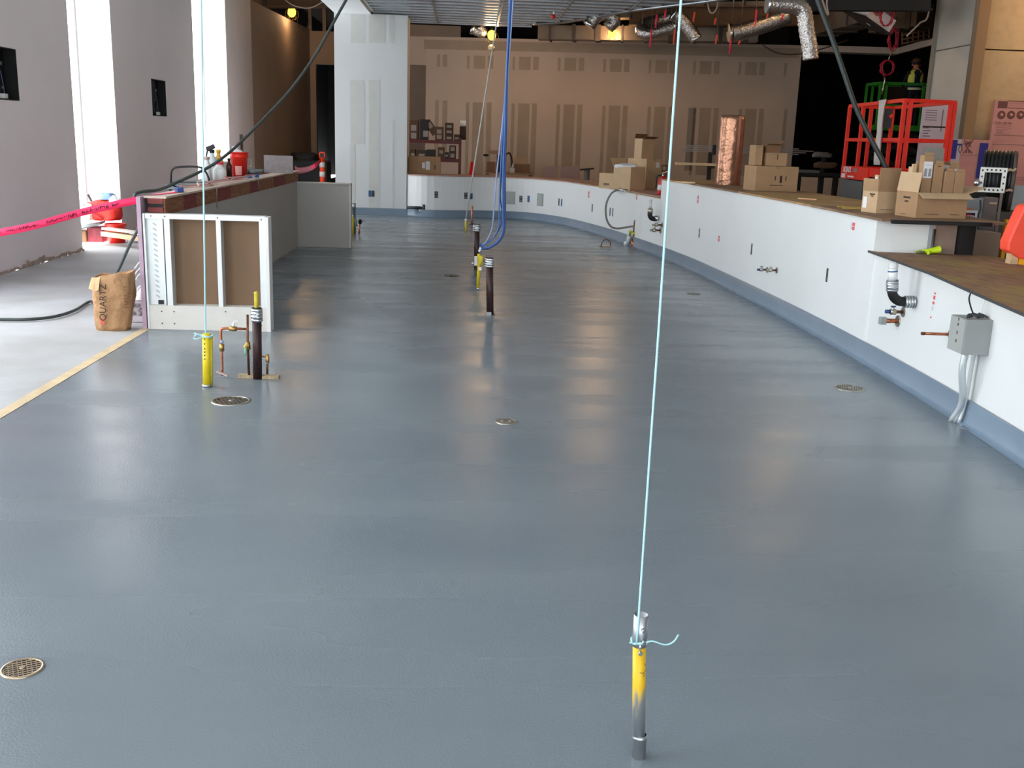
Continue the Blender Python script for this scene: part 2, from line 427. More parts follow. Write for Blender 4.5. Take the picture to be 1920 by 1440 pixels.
# dark hall beyond the right end of the back wall, its soffit and low tan wall
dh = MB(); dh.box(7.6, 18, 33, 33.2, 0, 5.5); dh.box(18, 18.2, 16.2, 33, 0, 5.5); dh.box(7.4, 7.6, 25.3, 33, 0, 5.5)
struct('wall_dark_hall', dh, DARK, 'hall coloured black as unlit beyond the end of the tan wall')
sf = MB(); a = FY(1505, 85, 25.2); b = FY(1505, 104, 25.2); c = FY(1676, 80, 25.2); d = FY(1676, 103, 25.2)
sf.prism([(a.x - 0.02, 25.05), (c.x, 24.9), (FY(1755, 70, 22.3).x, 22.2), (FY(1755, 70, 22.3).x + .1, 22.6), (c.x + 0.1, 25.4), (a.x - .02, 25.5)], d.z, a.z)
struct('ceiling_soffit', sf, M('soffit_drywall', (206, 190, 176), 0.8, var=0.03), 'pale dropped soffit across the dark opening')
lw = MB().box(FY(1440, 330, 21).x, FY(1600, 330, 21).x, 21.0, 21.2, 0, 1.05)
struct('wall_low', lw, M('tan_low', (196, 166, 138), 0.8, var=0.04), 'low tan wall behind the cartons and dark cart')
# right column and tan panelled wall
COLM = M('column_sheet', (186, 184, 176), 0.36, 0.3, var=0.03, vs=2.5)
cx0 = FY(1812, 150, 15.6).x; cx1 = cx0 + .22; cyf = FX(1748, 150, cx0).y
co = struct('wall_column', MB().box(cx0, cx1, 15.6, cyf, 0, 5.6), COLM, 'square column clad in grey sheet beside the tan wall')
zz = FX(1797, 88, cx0).z
MB().box(cx0 - .004, cx0, 15.6, cyf, zz - 0.008, zz + 0.008).build('joint', M('joint_dark', (70, 64, 58), 0.6), co)
MB().box(cx0 - 0.03, cx0 + 0.05, cyf, cyf + .12, 0, 5.6).build('corner_trim', M('trim_olive', (130, 124, 112), 0.5, 0.3), co)
MB().box(cx0 - 0.012, cx0 + 0.05, 15.585, 15.6, 0, 5.6).build('corner_trim', M('trim_olive2', (112, 100, 86), 0.5, 0.3), co)
wt = struct('wall_tan_panel', MB().box(cx1 + 0.002, 16, 15.8, 16.05, 0, zz - 0.05).box(cx1 + 0.002, 16, 15.8, 16.05, zz - 0.03, 5.6), M('tan_board', (190, 164, 126), 0.75, var=0.06, vs=8, bump=0.1, bs=30), 'tan panelled wall on the far right')
MB().box(cx0 + .05, cx1, 15.59, 15.6, 0, 5.6).build('reveal', M('tan_reveal', (150, 118, 84), 0.8), wt)
# outer envelope: deck overhead, hidden right side, wall behind the camera with its glazed opening
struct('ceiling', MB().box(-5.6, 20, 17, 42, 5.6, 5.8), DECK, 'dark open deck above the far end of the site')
struct('ceiling_near', MB().box(-5.6, 20, -8.2, 17, 5.6, 5.8), M('bounce_pale_deck', (214, 214, 212), .8), 'unseen near ceiling coloured pale to bounce light')  # unseen near ceiling, coloured pale to bounce daylight onto the left wall
struct('wall_side', MB().box(20, 20.2, -8.2, 42, 0, 5.7), TAN, 'tan wall closing the room out of view')  # unseen outer wall added to keep the sky from leaking in
wf = MB().box(-5.6, -3.5, -8.2, -8.0, 0, 5.6); wf.box(5.5, 20, -8.2, -8, 0, 5.6); wf.box(-3.5, 5.5, -8.2, -8, 4.0, 5.6)
struct('wall_front', wf, LEFTW, 'wall with a wide glazed shop front behind the camera')
wo = struct('window_6', MB().box(-3.5, 5.5, -8.14, -8.06, 0, 0.08).box(-3.5, 5.5, -8.14, -8.06, 3.92, 4.0).box(0.97, 1.03, -8.14, -8.06, 0.08, 3.92), ALU, 'wide shop front window behind the camera')
MB().box(-3.5, 5.5, -8.104, -8.096, 0.08, 3.92).build('pane', GLASS, wo)
struct('wall_far', MB().box(-5.6, 20, 41.8, 42, 0, 5.6).box(-5.9, -5.6, 24.9, 42, -0.1, 5.7), DARK, 'added dark walls closing the far end out of view')  # unseen; the left piece is added to stop sky leaking over the recess

# ================================================================== materials of things
YEL = M('yellow_paint', (226, 200, 30), 0.45, var=0.06, vs=12)
YELT = M('yellow_tape', (214, 196, 60), 0.5, var=0.15, vs=30)
COPPER = M('copper', (178, 108, 78), 0.35, 0.85, var=0.2, vs=25)
OLDCOP = M('tarnished_copper', (112, 76, 58), 0.45, 0.7, var=0.35, vs=30)
BRASS = M('brass', (176, 140, 84), 0.35, 0.85, var=0.15, vs=30)
IRON = M('black_iron', (26, 24, 24), 0.5, 0.2, var=0.3, vs=20)
RUST = M('black_red_pipe', (30, 25, 25), 0.45, 0.1, rgb2=(66, 33, 30), vs=9, stretch=(6, 6, 1.6))
RUBBER = M('black_rubber', (18, 18, 19), 0.55)
CABLE = M('dark_cable', (52, 60, 58), 0.4, var=0.1, vs=30)
CYAN = M('light_blue_string', (176, 220, 226), 0.7)
TWINE = M('white_string', (206, 206, 200), 0.7)
BLUEC = M('blue_cable', (66, 106, 168), 0.45)
BLUED = M('dark_blue_cable', (42, 70, 128), 0.45)
BLUEW = M('pale_blue_cable', (136, 156, 196), 0.45)
PVC = M('white_plastic', (232, 234, 232), 0.4)
CLEAR = glass_material('clear_plastic', (0.93, 0.95, 0.96), 0.12)
PINKT = M('pink_tape', (244, 44, 96), 0.45, var=0.05, vs=5)
ORANGE = M('safety_orange', (250, 72, 30), 0.45)
REDP = M('red_plastic', (226, 40, 26), 0.4)
KRAFT = M('cardboard', (166, 132, 98), 0.8, var=0.06, vs=6)
KRAFT2 = M('pale_cardboard', (196, 166, 130), 0.8, var=0.05, vs=6)
KRAFTD = M('dark_cardboard', (122, 88, 60), 0.85, var=0.08, vs=6)
INK = M('print_ink', (60, 46, 38), 0.8)
PAPER = M('white_paper', (226, 226, 228), 0.7)
WOODP = M('pink_plywood', (138, 66, 62), 0.75, rgb2=(116, 52, 50), vs=8, stretch=(1, 1, 6))
WOODT = M('tan_plywood', (158, 108, 78), 0.75, rgb2=(126, 78, 54), vs=8, stretch=(1, 1, 6))
WOOD = M('pale_wood', (206, 176, 136), 0.7, var=0.12, vs=10, stretch=(1, 8, 8))
LILAC = M('lilac_foam', (176, 150, 166), 0.8, var=0.08, vs=9)
GREYM = M('grey_enamel', (150, 153, 152), 0.45, var=0.03, vs=5)
DGREY = M('dark_grey', (62, 64, 66), 0.5)
BRASSG = M('drain_grate', (178, 158, 134), 0.35, 0.75, var=0.12, vs=30)
NICKEL = M('nickel', (176, 170, 158), 0.3, 0.9, var=0.1, vs=30)

def clamp_coupling(parent, x, y, z0, z1, r, name='band_clamp'):
    """no-hub coupling: shield, four bands with screw housings"""
    c = MB().cyl((x, y, z0), (x, y, z1), r * 1.16, seg=18).build(name, STEEL, parent)
    n = 4
    for i in range(n):
        zc = z0 + (z1 - z0) * (i + 0.5) / n
        MB().cyl((x, y, zc - (z1 - z0) * .075), (x, y, zc + (z1 - z0) * .075), r * 1.26, seg=18).build('band', CHROME, c)
        MB().cyl((x + r * 1.1, y - r * .9, zc), (x + r * .2, y - r * 1.38, zc), r * .2, seg=8).build('screw', CHROME, c)
    MB().cyl((x, y, z1), (x, y, z1 + 0.004), r * 1.08, seg=18).build('gasket', RUBBER, c)
    return c

# ------------------------------------------------------------------ floor pipes
# near galvanised stub with yellow paint
def near_pipe_mat():
    m = M('part_painted_pipe', (168, 172, 174), 0.42, 0.75); nt = m.node_tree; b = nt.nodes['Principled BSDF']
    tc = nt.nodes.new('ShaderNodeTexCoord'); sp = nt.nodes.new('ShaderNodeSeparateXYZ'); nt.links.new(tc.outputs['Object'], sp.inputs[0])
    n = nt.nodes.new('ShaderNodeTexNoise'); n.inputs['Scale'].default_value = 1.0; mp = nt.nodes.new('ShaderNodeMapping'); mp.inputs['Scale'].default_value = (55, 55, 7)
    nt.links.new(tc.outputs['Object'], mp.inputs[0]); nt.links.new(mp.outputs[0], n.inputs['Vector'])
    ma = nt.nodes.new('ShaderNodeMath'); ma.operation = 'MULTIPLY_ADD'; ma.inputs[1].default_value = 0.30; nt.links.new(n.outputs['Fac'], ma.inputs[0]); nt.links.new(sp.outputs['Z'], ma.inputs[2])
    lo = nt.nodes.new('ShaderNodeMapRange'); lo.inputs['From Min'].default_value = 0.285; lo.inputs['From Max'].default_value = 0.345; nt.links.new(ma.outputs[0], lo.inputs['Value'])
    mx = nt.nodes.new('ShaderNodeMix'); mx.data_type = 'RGBA'; mx.inputs[6].default_value = (*lin((160, 166, 170)), 1); mx.inputs[7].default_value = (*lin((222, 178, 20)), 1)
    nt.links.new(lo.outputs['Result'], mx.inputs[0]); nt.links.new(mx.outputs[2], b.inputs['Base Color'])
    iv = nt.nodes.new('ShaderNodeMath'); iv.operation = 'MULTIPLY_ADD'; iv.inputs[1].default_value = -0.7; iv.inputs[2].default_value = 0.75
    nt.links.new(lo.outputs['Result'], iv.inputs[0]); nt.links.new(iv.outputs[0], b.inputs['Metallic']); return m
PB = FZ(1197, 1418); PT = FY(1199, 1152, PB.y); R0 = 0.0175
ax = (PT - PB) / PT.z
np_ = thing('conduit_stub', 'galvanised pipe stub with yellow paint standing alone in the near foreground', 'pipe', PB)
MB().cyl(PB, PB + ax * 0.365, R0, seg=20).build('pipe', near_pipe_mat(), np_)
MB().lathe([(0.0185, -0.001), (0.0195, 0.0), (0.0193, 0.056), (0.0212, 0.058), (0.0212, 0.063), (0.0195, 0.066), (R0, 0.068)], PB, 20).build('base_sleeve', STEEL, np_)
cp0 = PB + ax * 0.33
MB().lathe([(0.0180, 0), (0.0195, 0.001), (0.0195, PT.z - 0.33), (0.0172, PT.z - 0.33), (0.0170, 0.02)], cp0, 22).build('coupling', STEEL, np_)
for dz in (0.385, 0.352):
    q = PB + ax * dz
    MB().cyl(q + Vector((0.006, -0.018, 0)), q + Vector((0.009, -0.030, 0)), 0.0055, seg=8).build('set_screw', CHROME, np_)
q = PB + ax * 0.33
MB().cyl(q + Vector((0.0, -0.017, -0.012)), q + Vector((0.001, -0.024, -0.012)), 0.006, seg=8).cyl(q + Vector((-.001, -0.019, -0.008)), q + Vector((-0.001, -0.019, 0.016)), 0.0028, seg=6).build('set_screw', CHROME, np_)
ln = MB()
for a in ([(.012, .285), (.015, .278), (.0165, .276)], [(-.001, .262), (.005, .258), (.010, .261), (.016, .264)], [(.010, .26), (.0105, .25), (.011, .246)]):
    ln.tube([PB + ax * z + Vector((x, -math.sqrt(max(0.00001, R0 ** 2 - x * x)) - 0.0004, 0)) for x, z in a], 0.0007, 5)
ln.build('marker_scribble', INK, np_)
def string(name, label, pts, r, mat, tail=None, knot=None, tailmat=None):
    t = thing(name, label, 'string', pts[0])
    MB().tube(pts, r, 6).build('line', mat, t)
    if knot is not None: MB().tube(knot[0], knot[1], 6, closed=True).build('knot', tailmat or mat, t)
    if tail is not None:
        for tl in tail: MB().tube(cr(tl, 5), r * 0.8, 5).build('loose_end', tailmat or mat, t)
    return t
kz = PB + ax * 0.345
kn = [kz + Vector((math.cos(t) * 0.0205, math.sin(t) * 0.0205, 0.003 * math.sin(3 * t))) for t in [i * 2 * math.pi / 16 for i in range(16)]]
top = FY(1281, -2, PB.y); topc = kz + (top - kz) * ((5.55 - kz.z) / (top.z - kz.z))
s0 = kz + Vector((-0.010, -0.019, 0))
string('plumb_string', 'light blue string rising from the foreground pipe stub to the ceiling', [s0, s0 + Vector((0.0005, 0, 0.045))] + [s0 + (topc - s0) * t + Vector((random.uniform(-.0008, .0008), 0, 0)) for t in (0.06, .1, .16, .2, .25, .3, .4)] + [topc],
       0.0028, CYAN, tail=[[kz + Vector((0.004, -0.022, 0)), FY(1222, 1202, PB.y - .03), FY(1247, 1209, PB.y - .03), FY(1263, 1203, PB.y - .03), FY(1272, 1190, PB.y - .03)],
                          [kz + Vector((-.018, -.012, 0)), kz + Vector((-.028, -.016, .002))]], knot=(kn, 0.0035))

# yellow sleeve pipe at left with its string
YB = FZ(388, 725)
yt = FY(387, 624, YB.y)
t = thing('conduit_stub', 'yellow pipe stub tied with string beside the copper pipes', 'pipe', YB)
MB().cyl(YB, (yt.x, YB.y, yt.z - .005), 0.026, seg=18).build('pipe', YEL, t)
MB().cyl(YB + Vector((0.018, .012, 0)), (yt.x + 0.02, YB.y + .012, yt.z - 0.02), 0.017, seg=14).build('inner_pipe', YELT, t)
MB().cyl(YB, YB + Vector((0, 0, 0.018)), 0.030, seg=16).build('base_collar', STEEL, t)
for zf in (0.9, 0.81, 0.72, 0.66, 0.60, 0.53):
    c = YB.lerp(Vector((yt.x, YB.y, yt.z)), zf); MB().obox(c + Vector((-0.006, -0.0262, 0)), (0.008, 0.001, 0.008)).build('stencil_mark', INK, t)
kz = Vector((yt.x, YB.y, yt.z - 0.02))
kn = [kz + Vector((math.cos(a) * 0.031, math.sin(a) * 0.031, .004 * math.sin(2 * a))) for a in [i * 2 * math.pi / 14 for i in range(14)]]
tp = FY(378, -2, YB.y); tpc = kz + (tp - kz) * ((5.55 - kz.z) / (tp.z - kz.z))
string('plumb_string', 'pale blue string rising from the yellow stub before the stud framed counter end', [kz, kz + Vector((0, -0.02, 0.03)), tpc], 0.006, CYAN,
       tail=[[kz + Vector((-.03, -.01, 0)), kz + Vector((-.055, -.015, .012)), kz + Vector((-.075, -.015, .02))], [kz + Vector((-.03, -.01, -.01)), kz + Vector((-.06, -.02, -.018)), kz + Vector((-.08, -.02, -.013))],
             [kz + Vector((.028, -.01, 0)), kz + Vector((.044, -.015, .012))], [kz + Vector((-.02, -.02, .005)), kz + Vector((-.05, -.03, .015)), kz + Vector((-.07, -.03, .0))]], knot=(kn, 0.007))

# black pipe with coupling, yellow liner
BB0 = FZ(483, 710); bt_ = FY(481, 578, BB0.y)
t = thing('waste_pipe', 'black waste pipe stub with a yellow tube sticking up, beside copper valves', 'pipe', BB0)
MB().cyl(BB0, (bt_.x, BB0.y, bt_.z - .06), 0.030, seg=18).build('pipe', RUST, t)
clamp_coupling(t, bt_.x, BB0.y, bt_.z - 0.088, bt_.z, 0.031)
yt2 = FY(480, 547, BB0.y)
MB().tube([(bt_.x, BB0.y, bt_.z - .05), (bt_.x, BB0.y, yt2.z - .01), (bt_.x - .004, BB0.y, yt2.z)], 0.0135, 10).build('yellow_tube', YELT, t)
# slab at its foot
s = FZ(447, 708); e = FZ(523, 710)
MB().bar((s.x, BB0.y + .02, .012), (e.x, BB0.y + .02, .010), 0.05, 0.022).build('wood_offcut', M('splashed_wood', (170, 150, 120), 0.8, var=0.25, vs=40), t)
# copper loop
Yc = BB0.y + 0.01
def P(px, py, y=None): return FY(px, py, Yc if y is None else y)
t = thing('copper_pipework', 'copper pipe loop with brass valves rising from the grey floor', 'pipework', FZ(416, 703))
MB().tube(cr([P(417, 704), P(415.5, 655), P(414, 624), P(416, 617), P(424, 615.5)], 4) + [P(462, 617)], 0.0085, 10).build('pipe', COPPER, t)
MB().cyl(P(416, 645), P(416, 658), 0.016, seg=10).build('union', BRASS, t)
MB().cyl(P(416, 638), P(416, 643), 0.012, seg=10).build('collar', M('blue_collar', (150, 176, 214), .5), t)
v = MB().cyl(P(430, 616), P(444, 617), 0.016, seg=10).build('valve', BRASS, t)
MB().cyl(P(438, 612), P(437, 606), 0.009, seg=8).tube(cr([P(437, 606), P(440, 603), P(446, 603)], 4), 0.004, 6).build('handle', PVC, v)
MB().tube([P(464, 590), P(464, 640), P(467, 706)], 0.0085, 10).build('pipe', OLDCOP, t)
v = MB().cyl(P(464.5, 641), P(466, 655), 0.0155, seg=10).build('valve', BRASS, t)
MB().bar(P(463, 645, Yc - .02), P(458, 652, Yc - .03), 0.018, 0.012).build('handle', M('valve_yellow', (216, 180, 80), .5), v)
MB().strip([P(458, 651, Yc - .035), P(462, 653, Yc - .035)], [P(458.5, 668, Yc - .035), P(461.5, 667, Yc - .035)], 0.002).build('green_tag', M('green_tag', (120, 196, 160), .6), v)
b = MB().bar(P(406, 696, Yc - .02) , P(427, 704, Yc - .02), 0.03, 0.01); b.build('floor_bracket', M('pinkish_steel', (206, 180, 172), .4, .3), t)
t = thing('copper_stub', 'short copper stub with brass cap right of the black waste pipe', 'pipe', FZ(501, 706))
MB().cyl(FZ(501, 706), P(501, 682), 0.0085, seg=10).build('pipe', OLDCOP, t)
MB().lathe([(0.0, 0), (.009, 0), (.013, .01), (.013, .045), (.010, .05), (.010, .062), (0, .064)], P(501.5, 681), 12).build('cap', BRASS, t)
MB().cyl(P(501, 669), P(492, 668.5), 0.006, seg=8).build('side_port', COPPER, t)
MB().cyl(P(501, 677), P(501, 682), 0.0105, seg=8).build('collar', M('blue_collar', (150, 176, 214), .5), t)

# middle pipes
CB = FZ(919, 590); ct = FY(918, 484, CB.y)
t = thing('waste_pipe', 'rust streaked black waste pipe standing in mid floor with banded coupling', 'pipe', CB)
MB().cyl(CB, (ct.x, CB.y, ct.z - 0.05), 0.034, seg=20).build('pipe', RUST, t)
clamp_coupling(t, ct.x, CB.y, ct.z - 0.085, ct.z, 0.036)
MB().cyl(CB, CB + Vector((0, 0, .008)), 0.046, seg=16).build('floor_collar', DGREY, t)
MB().obox(CB + Vector((-.015, -.045, .016)), (.05, .012, .03)).build('strap_bracket', GREYM, t)
C2 = FZ(894, 506); c2t = FY(894, 421, C2.y)
t = thing('waste_pipe', 'black waste pipe behind the blue cables with banded coupling', 'pipe', C2)
MB().cyl(C2, (c2t.x, C2.y, c2t.z - .05), 0.036, seg=18).build('pipe', RUST, t)
clamp_coupling(t, c2t.x, C2.y, c2t.z - .085, c2t.z, 0.038)
Y2 = FZ(896, 544); y2t = FY(898, 476, Y2.y)
t = thing('conduit_stub', 'slim yellow conduit where the blue cables plug in', 'pipe', Y2)
MB().cyl(Y2 + Vector((0, 0, .03)), (y2t.x, Y2.y, y2t.z), 0.017, seg=14).build('pipe', YEL, t)
MB().cyl(Y2, Y2 + Vector((0, 0, .032)), 0.012, seg=12).build('base_sleeve', CHROME, t)
zc = FY(897, 489, Y2.y)
MB().obox((zc.x - .028, Y2.y - .01, zc.z), (.034, .04, .10)).build('clip', M('clip_grey', (206, 204, 200), .5), t)
MB().cyl((zc.x - .04, Y2.y - .01, zc.z - .03), (zc.x - .075, Y2.y - .02, zc.z - .025), .012, seg=8).build('clip_screw', CHROME, t)
MB().cyl((zc.x + .028, Y2.y, zc.z - .045), (zc.x + .028, Y2.y, zc.z + .055), .024, seg=10).build('yellow_wrap', YELT, t)
MB().cyl((zc.x + .04, Y2.y, zc.z), (zc.x + .085, Y2.y, zc.z + .005), .009, seg=8).build('brass_port', OLDCOP, t)
MB().obox((zc.x + .02, Y2.y - .015, zc.z - .085), (.03, .02, .035)).build('white_tie', PVC, t)
MB().obox((zc.x - .022, Y2.y, zc.z - .085), (.02, .03, .035)).build('black_tie', RUBBER, t)
tp = FY(901, 464, Y2.y)
t2 = thing('cable_bundle', 'bundle of blue data cables hanging from the ceiling to the floor conduit', 'cable', tp)
tops = [(958, BLUEC), (960, BLUED), (962, BLUEC), (964, BLUEW), (957, BLUEW), (961, BLUED)]
paths = [[(949, 150), (946, 250), (943, 330), (943, 400), (943, 430), (935, 450), (918, 463), (903, 466)],
         [(951, 120), (949, 230), (947, 330), (947, 400), (945, 435), (934, 455), (915, 466), (902, 467)],
         [(948, 160), (942, 260), (938, 330), (936, 390), (935, 425), (925, 446), (911, 458), (902, 464)],
         [(953, 140), (950, 240), (945, 330), (946, 420), (938, 447), (920, 462), (902, 466)],
         [(950, 140), (940, 250), (931, 330), (926, 395), (922, 430), (912, 452), (902, 463)],
         [(952, 130), (945, 250), (940, 330), (938, 370), (942, 410), (930, 440), (912, 456), (902, 465)]]
for i, ((tx, mt), pp) in enumerate(zip(tops, paths)):
    up = FY(tx, -40, Y2.y)
    pth = [Vector((up.x + .05, Y2.y, 5.55)), up] + [FY(x, y, Y2.y + .004 * (i - 3)) for x, y in pp] + [FY(899.5, 474, Y2.y)]
    MB().tube(cr(pth, 6), 0.0105 if i < 2 else 0.0075, 7).build('blue_cable', mt, t2)
MB().obox(FY(901, 459, Y2.y - .02), (.03, .02, .035)).build('dark_tape', BLUED, t2)
MB().obox(FY(899.5, 468, Y2.y - .02), (.022, .012, .05), Matrix.Rotation(.3, 3, 'Y')).build('paper_tag', PAPER, t2)

# small far stubs
Y3 = FZ(874, 433); y3t = FY(873.5, 414, Y3.y)
t = thing('conduit_stub', 'small far yellow conduit stub tied to a white string', 'pipe', Y3)
MB().cyl(Y3, (y3t.x, Y3.y, y3t.z), 0.021, seg=12).build('pipe', YEL, t)
MB().cyl((y3t.x, Y3.y, y3t.z), (y3t.x, Y3.y, y3t.z + .03), .023, seg=12).build('cap', PVC, t)
tp = FY(938, -2, Y3.y); k0 = Vector((y3t.x, Y3.y, y3t.z + .03)); tpc = k0 + (tp - k0) * ((5.55 - k0.z) / (tp.z - k0.z))
tag(MB().tube([k0, k0.lerp(tpc, .3), tpc], 0.0125, 6).build('plumb_string', TWINE, org=k0), 'white string slanting up from the small far yellow stub', 'string')
t = thing('copper_stub', 'thin bright copper stub rising from the far floor', 'pipe', FZ(884.5, 421))
b0 = FZ(884.5, 421); MB().cyl(b0, FY(885, 386, b0.y), 0.018, seg=10).build('pipe', M('bright_copper', (206, 138, 106), .4, .6), t)
MB().cyl(b0, b0 + Vector((0, 0, .03)), .05, seg=10).build('floor_collar', OLDCOP, t)
F1 = FZ(660, 441)
t = thing('conduit_stub', 'yellow conduit stub at the right end of the grey half wall', 'pipe', F1)
MB().cyl(F1, FY(660, 407, F1.y), .030, seg=14).build('pipe', YEL, t)
MB().cyl(FY(660, 407, F1.y), FY(660, 403, F1.y), .022, seg=12).build('cap', PVC, t)
F2 = FZ(664.5, 438)
t = thing('vent_pipe', 'tall dark grey pipe stub behind the yellow stub at the half wall', 'pipe', F2)
MB().cyl(F2, FY(663.5, 392, F2.y), .026, seg=14).build('pipe', M('grey_green_pipe', (74, 86, 84), .5), t)
MB().cyl(FY(663.5, 392, F2.y), FY(663.2, 381, F2.y), .033, seg=14).build('coupling', STEEL, t)
MB().tube([FY(665, 408, F2.y), FY(667, 416, F2.y - .03), FY(668, 424, F2.y - .03)], .02, 8).build('tape_wrap', M('teal_wrap', (110, 128, 124), .6), t)
F3 = FZ(673, 438)
t = thing('copper_stub', 'pink copper stub with black valve beside the grey half wall', 'pipe', F3)
MB().cyl(F3, FY(674, 420, F3.y), .016, seg=10).build('pipe', M('bright_copper', (206, 138, 106), .4, .6), t)
MB().sph(FY(675, 416, F3.y), .035, sc=(1, 1, 1.2)).cyl(FY(675, 416, F3.y), FY(675.5, 411, F3.y), .022, seg=8).build('valve', IRON, t)
MB().tube([FY(676, 416, F3.y), FY(680, 413, F3.y), FY(685, 414.5, F3.y)], .010, 6).build('lever', NICKEL, t)

# ------------------------------------------------------------------ floor drains
def drain(label, px, py, r, mat, style='grid', missing=False):
    c = FZ(px, py); t = thing('floor_drain', label, 'drain', c)
    MB().lathe([(r, -.002), (r, .004), (r * .88, .005), (r * .88, -.002)], c, 36).build('rim', mat, t)
    MB().lathe([(0, .0006), (r * .93, .0006)], c, 30).build('sump', BLACK, t)
    if style == 'grid':
        a = 0.45
        n = 9; e = r * .9; w = r * 0.05
        def clip(d): return math.sqrt(max(0, e * e - d * d))
        for fam in (0, 1):
            for i in range(-n // 2 + 1, n // 2 + 1):
                d = i * r * .21; L = clip(d)
                if L < r * .12: continue
                if missing and fam == 0 and i > 1: L *= .55
                ux, uy = (math.cos(a), math.sin(a)) if fam == 0 else (-math.sin(a), math.cos(a))
                o = c + Vector((-uy * d, ux * d, .0032))
                MB().bar(o - Vector((ux, uy, 0)) * L, o + Vector((ux, uy, 0)) * L, w * (.9 if fam else 1.5), .0012).build('grate_bar', mat, t)
        MB().cyl(c + Vector((0, 0, .001)), c + Vector((0, 0, .0065)), r * .13, seg=12).build('centre_screw', mat, t)
    else:
        MB().lathe([(0, .006), (r * .8, .006), (r * .86, .003)], c, 30).build('cover', mat, t)
        MB().cyl(c + Vector((r * .35, 0, .004)), c + Vector((r * .35, 0, .0075)), r * .12, seg=10).build('screw', CHROME, t)
        MB().cyl(c + Vector((-r * .35, 0, .004)), c + Vector((-r * .35, 0, .0075)), r * .12, seg=10).build('screw', CHROME, t)
    return t
drain('round brass floor drain grate at the near left edge', 42, 1254, 0.062, BRASSG)
drain('round steel floor drain grate in front of the copper pipes', 433, 752, 0.118, NICKEL, missing=True)
drain('small round cleanout cover in the middle of the grey floor', 949, 791, 0.063, NICKEL, 'cover')
t = drain('dark floor drain left of the mid floor pipes', 846, 517, 0.095, M('dark_drain', (60, 60, 60), .35, .6), 'cover')
drain('round floor drain beside the right hand bar wall', 1593, 728, 0.105, NICKEL, missing=True)
drain('small flat floor cover toward the far right wall', 1300, 551, 0.075, M('dull_drain', (120, 122, 112), .5, .4), 'cover')
c = FZ(1815, 803); tag(MB().lathe([(0, .004), (.045, .004), (.05, 0)], c, 20).build('floor_plug', EPOXY, org=c), 'grey epoxied plug in the floor under the junction box', 'floor cover')
c = FZ(1136, 462); t = thing('lifting_ring', 'wire ring standing on a small floor plate before the curved wall', 'ring', c)
MB().lathe([(0, .01), (.10, .01), (.12, 0)], c, 16).build('plate', NICKEL, t)
MB().tube([c + Vector((.075 * math.cos(a), 0, .01 + .10 * math.sin(a))) for a in [math.pi * i / 12 for i in range(13)]], .009, 6).build('ring', OLDCOP, t)

# ================================================================== left half-height counter
lc = thing('bar_counter', 'unfinished left bar counter with exposed stud end and plywood ledge', 'counter', (-2.53, 8.4, 0))
MB().box(-2.62, -2.46, 8.50, 15.08, 0, 0.93).build('back_board', GREYB, lc)
MB().box(-2.46, -1.715, 14.96, 15.08, 0, 0.91).build('return_panel', GREYB, lc)
MB().box(-1.715, -1.69, 14.94, 15.10, 0, 0.915).box(-2.46, -1.69, 14.94, 15.10, 0.91, 0.925).build('return_trim', M('pale_trim', (206, 202, 194), .6), lc)
MB().box(-2.655, -2.622, 8.36, 15.1, 0, 1.075).build('foam_sheet', LILAC, lc)
# plywood ledge made of alternating blocks
y = 8.46; k = 0
for L in (0.55, 0.42, 0.75, 0.62, 0.95, 0.5, 0.9, 0.85, 1.06):
    MB().box(-2.59, -2.455, y, y + L - 0.004, 0.93, 1.062).build('plywood_block', WOODP if k % 2 else WOODT, lc); y += L; k += 1
MB().box(-2.62, -2.44, 8.44, 15.08, 1.062, 1.078).build('ledge_board', M('ledge_top', (206, 186, 172), .7, var=.15, vs=5), lc)
MB().box(-2.592, -2.47, 8.445, 8.462, 1.02, 1.06).build('end_block', WOODP, lc)
MB().box(-2.592, -2.47, 8.44, 8.462, 0.95, 0.99).build('end_block', WOODP, lc)
MB().box(-2.592, -2.47, 8.452, 8.459, 0.99, 1.02).build('end_gap_shade', BLACK, lc)  # black slip painted in for the shade of the hollow between the blocks
# stud-framed end
STUD = M('stud_white', (214, 218, 218), 0.42, 0.35, var=.04, vs=8)
MB().box(-2.60, -1.615, 8.482, 8.492, 0.0, 0.93).build('paper_backing', M('brown_board', (124, 98, 76), .85, var=.05, vs=3), lc)
for x0, x1, z0, z1 in ((-2.60, -1.64, 0.905, 0.945), (-2.45, -2.405, 0.20, 0.905), (-2.035, -1.998, 0.20, 0.905), (-1.69, -1.64, 0.20, 0.905)):
    MB().box(x0, x1, 8.38, 8.482, z0, z1).build('stud', STUD, lc)
st = MB().box(-2.60, -2.465, 8.40, 8.482, 0.2, 0.905).build('stud', STUD, lc)
for i in range(15):
    MB().obox((-2.53, 8.399, 0.27 + i * 0.042), (0.034, 0.004, 0.010), Matrix.Rotation(.6, 3, 'Y')).build('dimple', M('dimple', (168, 172, 172), .4, .5), st)
MB().box(-2.615, -2.60, 8.37, 8.49, 0.0, 0.945).build('stud', STUD, lc)
MB().box(-2.53, -2.485, 8.396, 8.40, 0.205, 0.24).build('knockout', BLACK, lc)
MB().box(-2.60, -1.64, 8.375, 8.482, 0.0, 0.20).build('gypsum_strip', M('gypsum_strip', (212, 208, 200), .7, var=.03), lc)
MB().box(-1.64, -1.612, 8.365, 8.50, 0.0, 0.94).build('corner_bead', M('bead', (226, 224, 220), .5), lc)
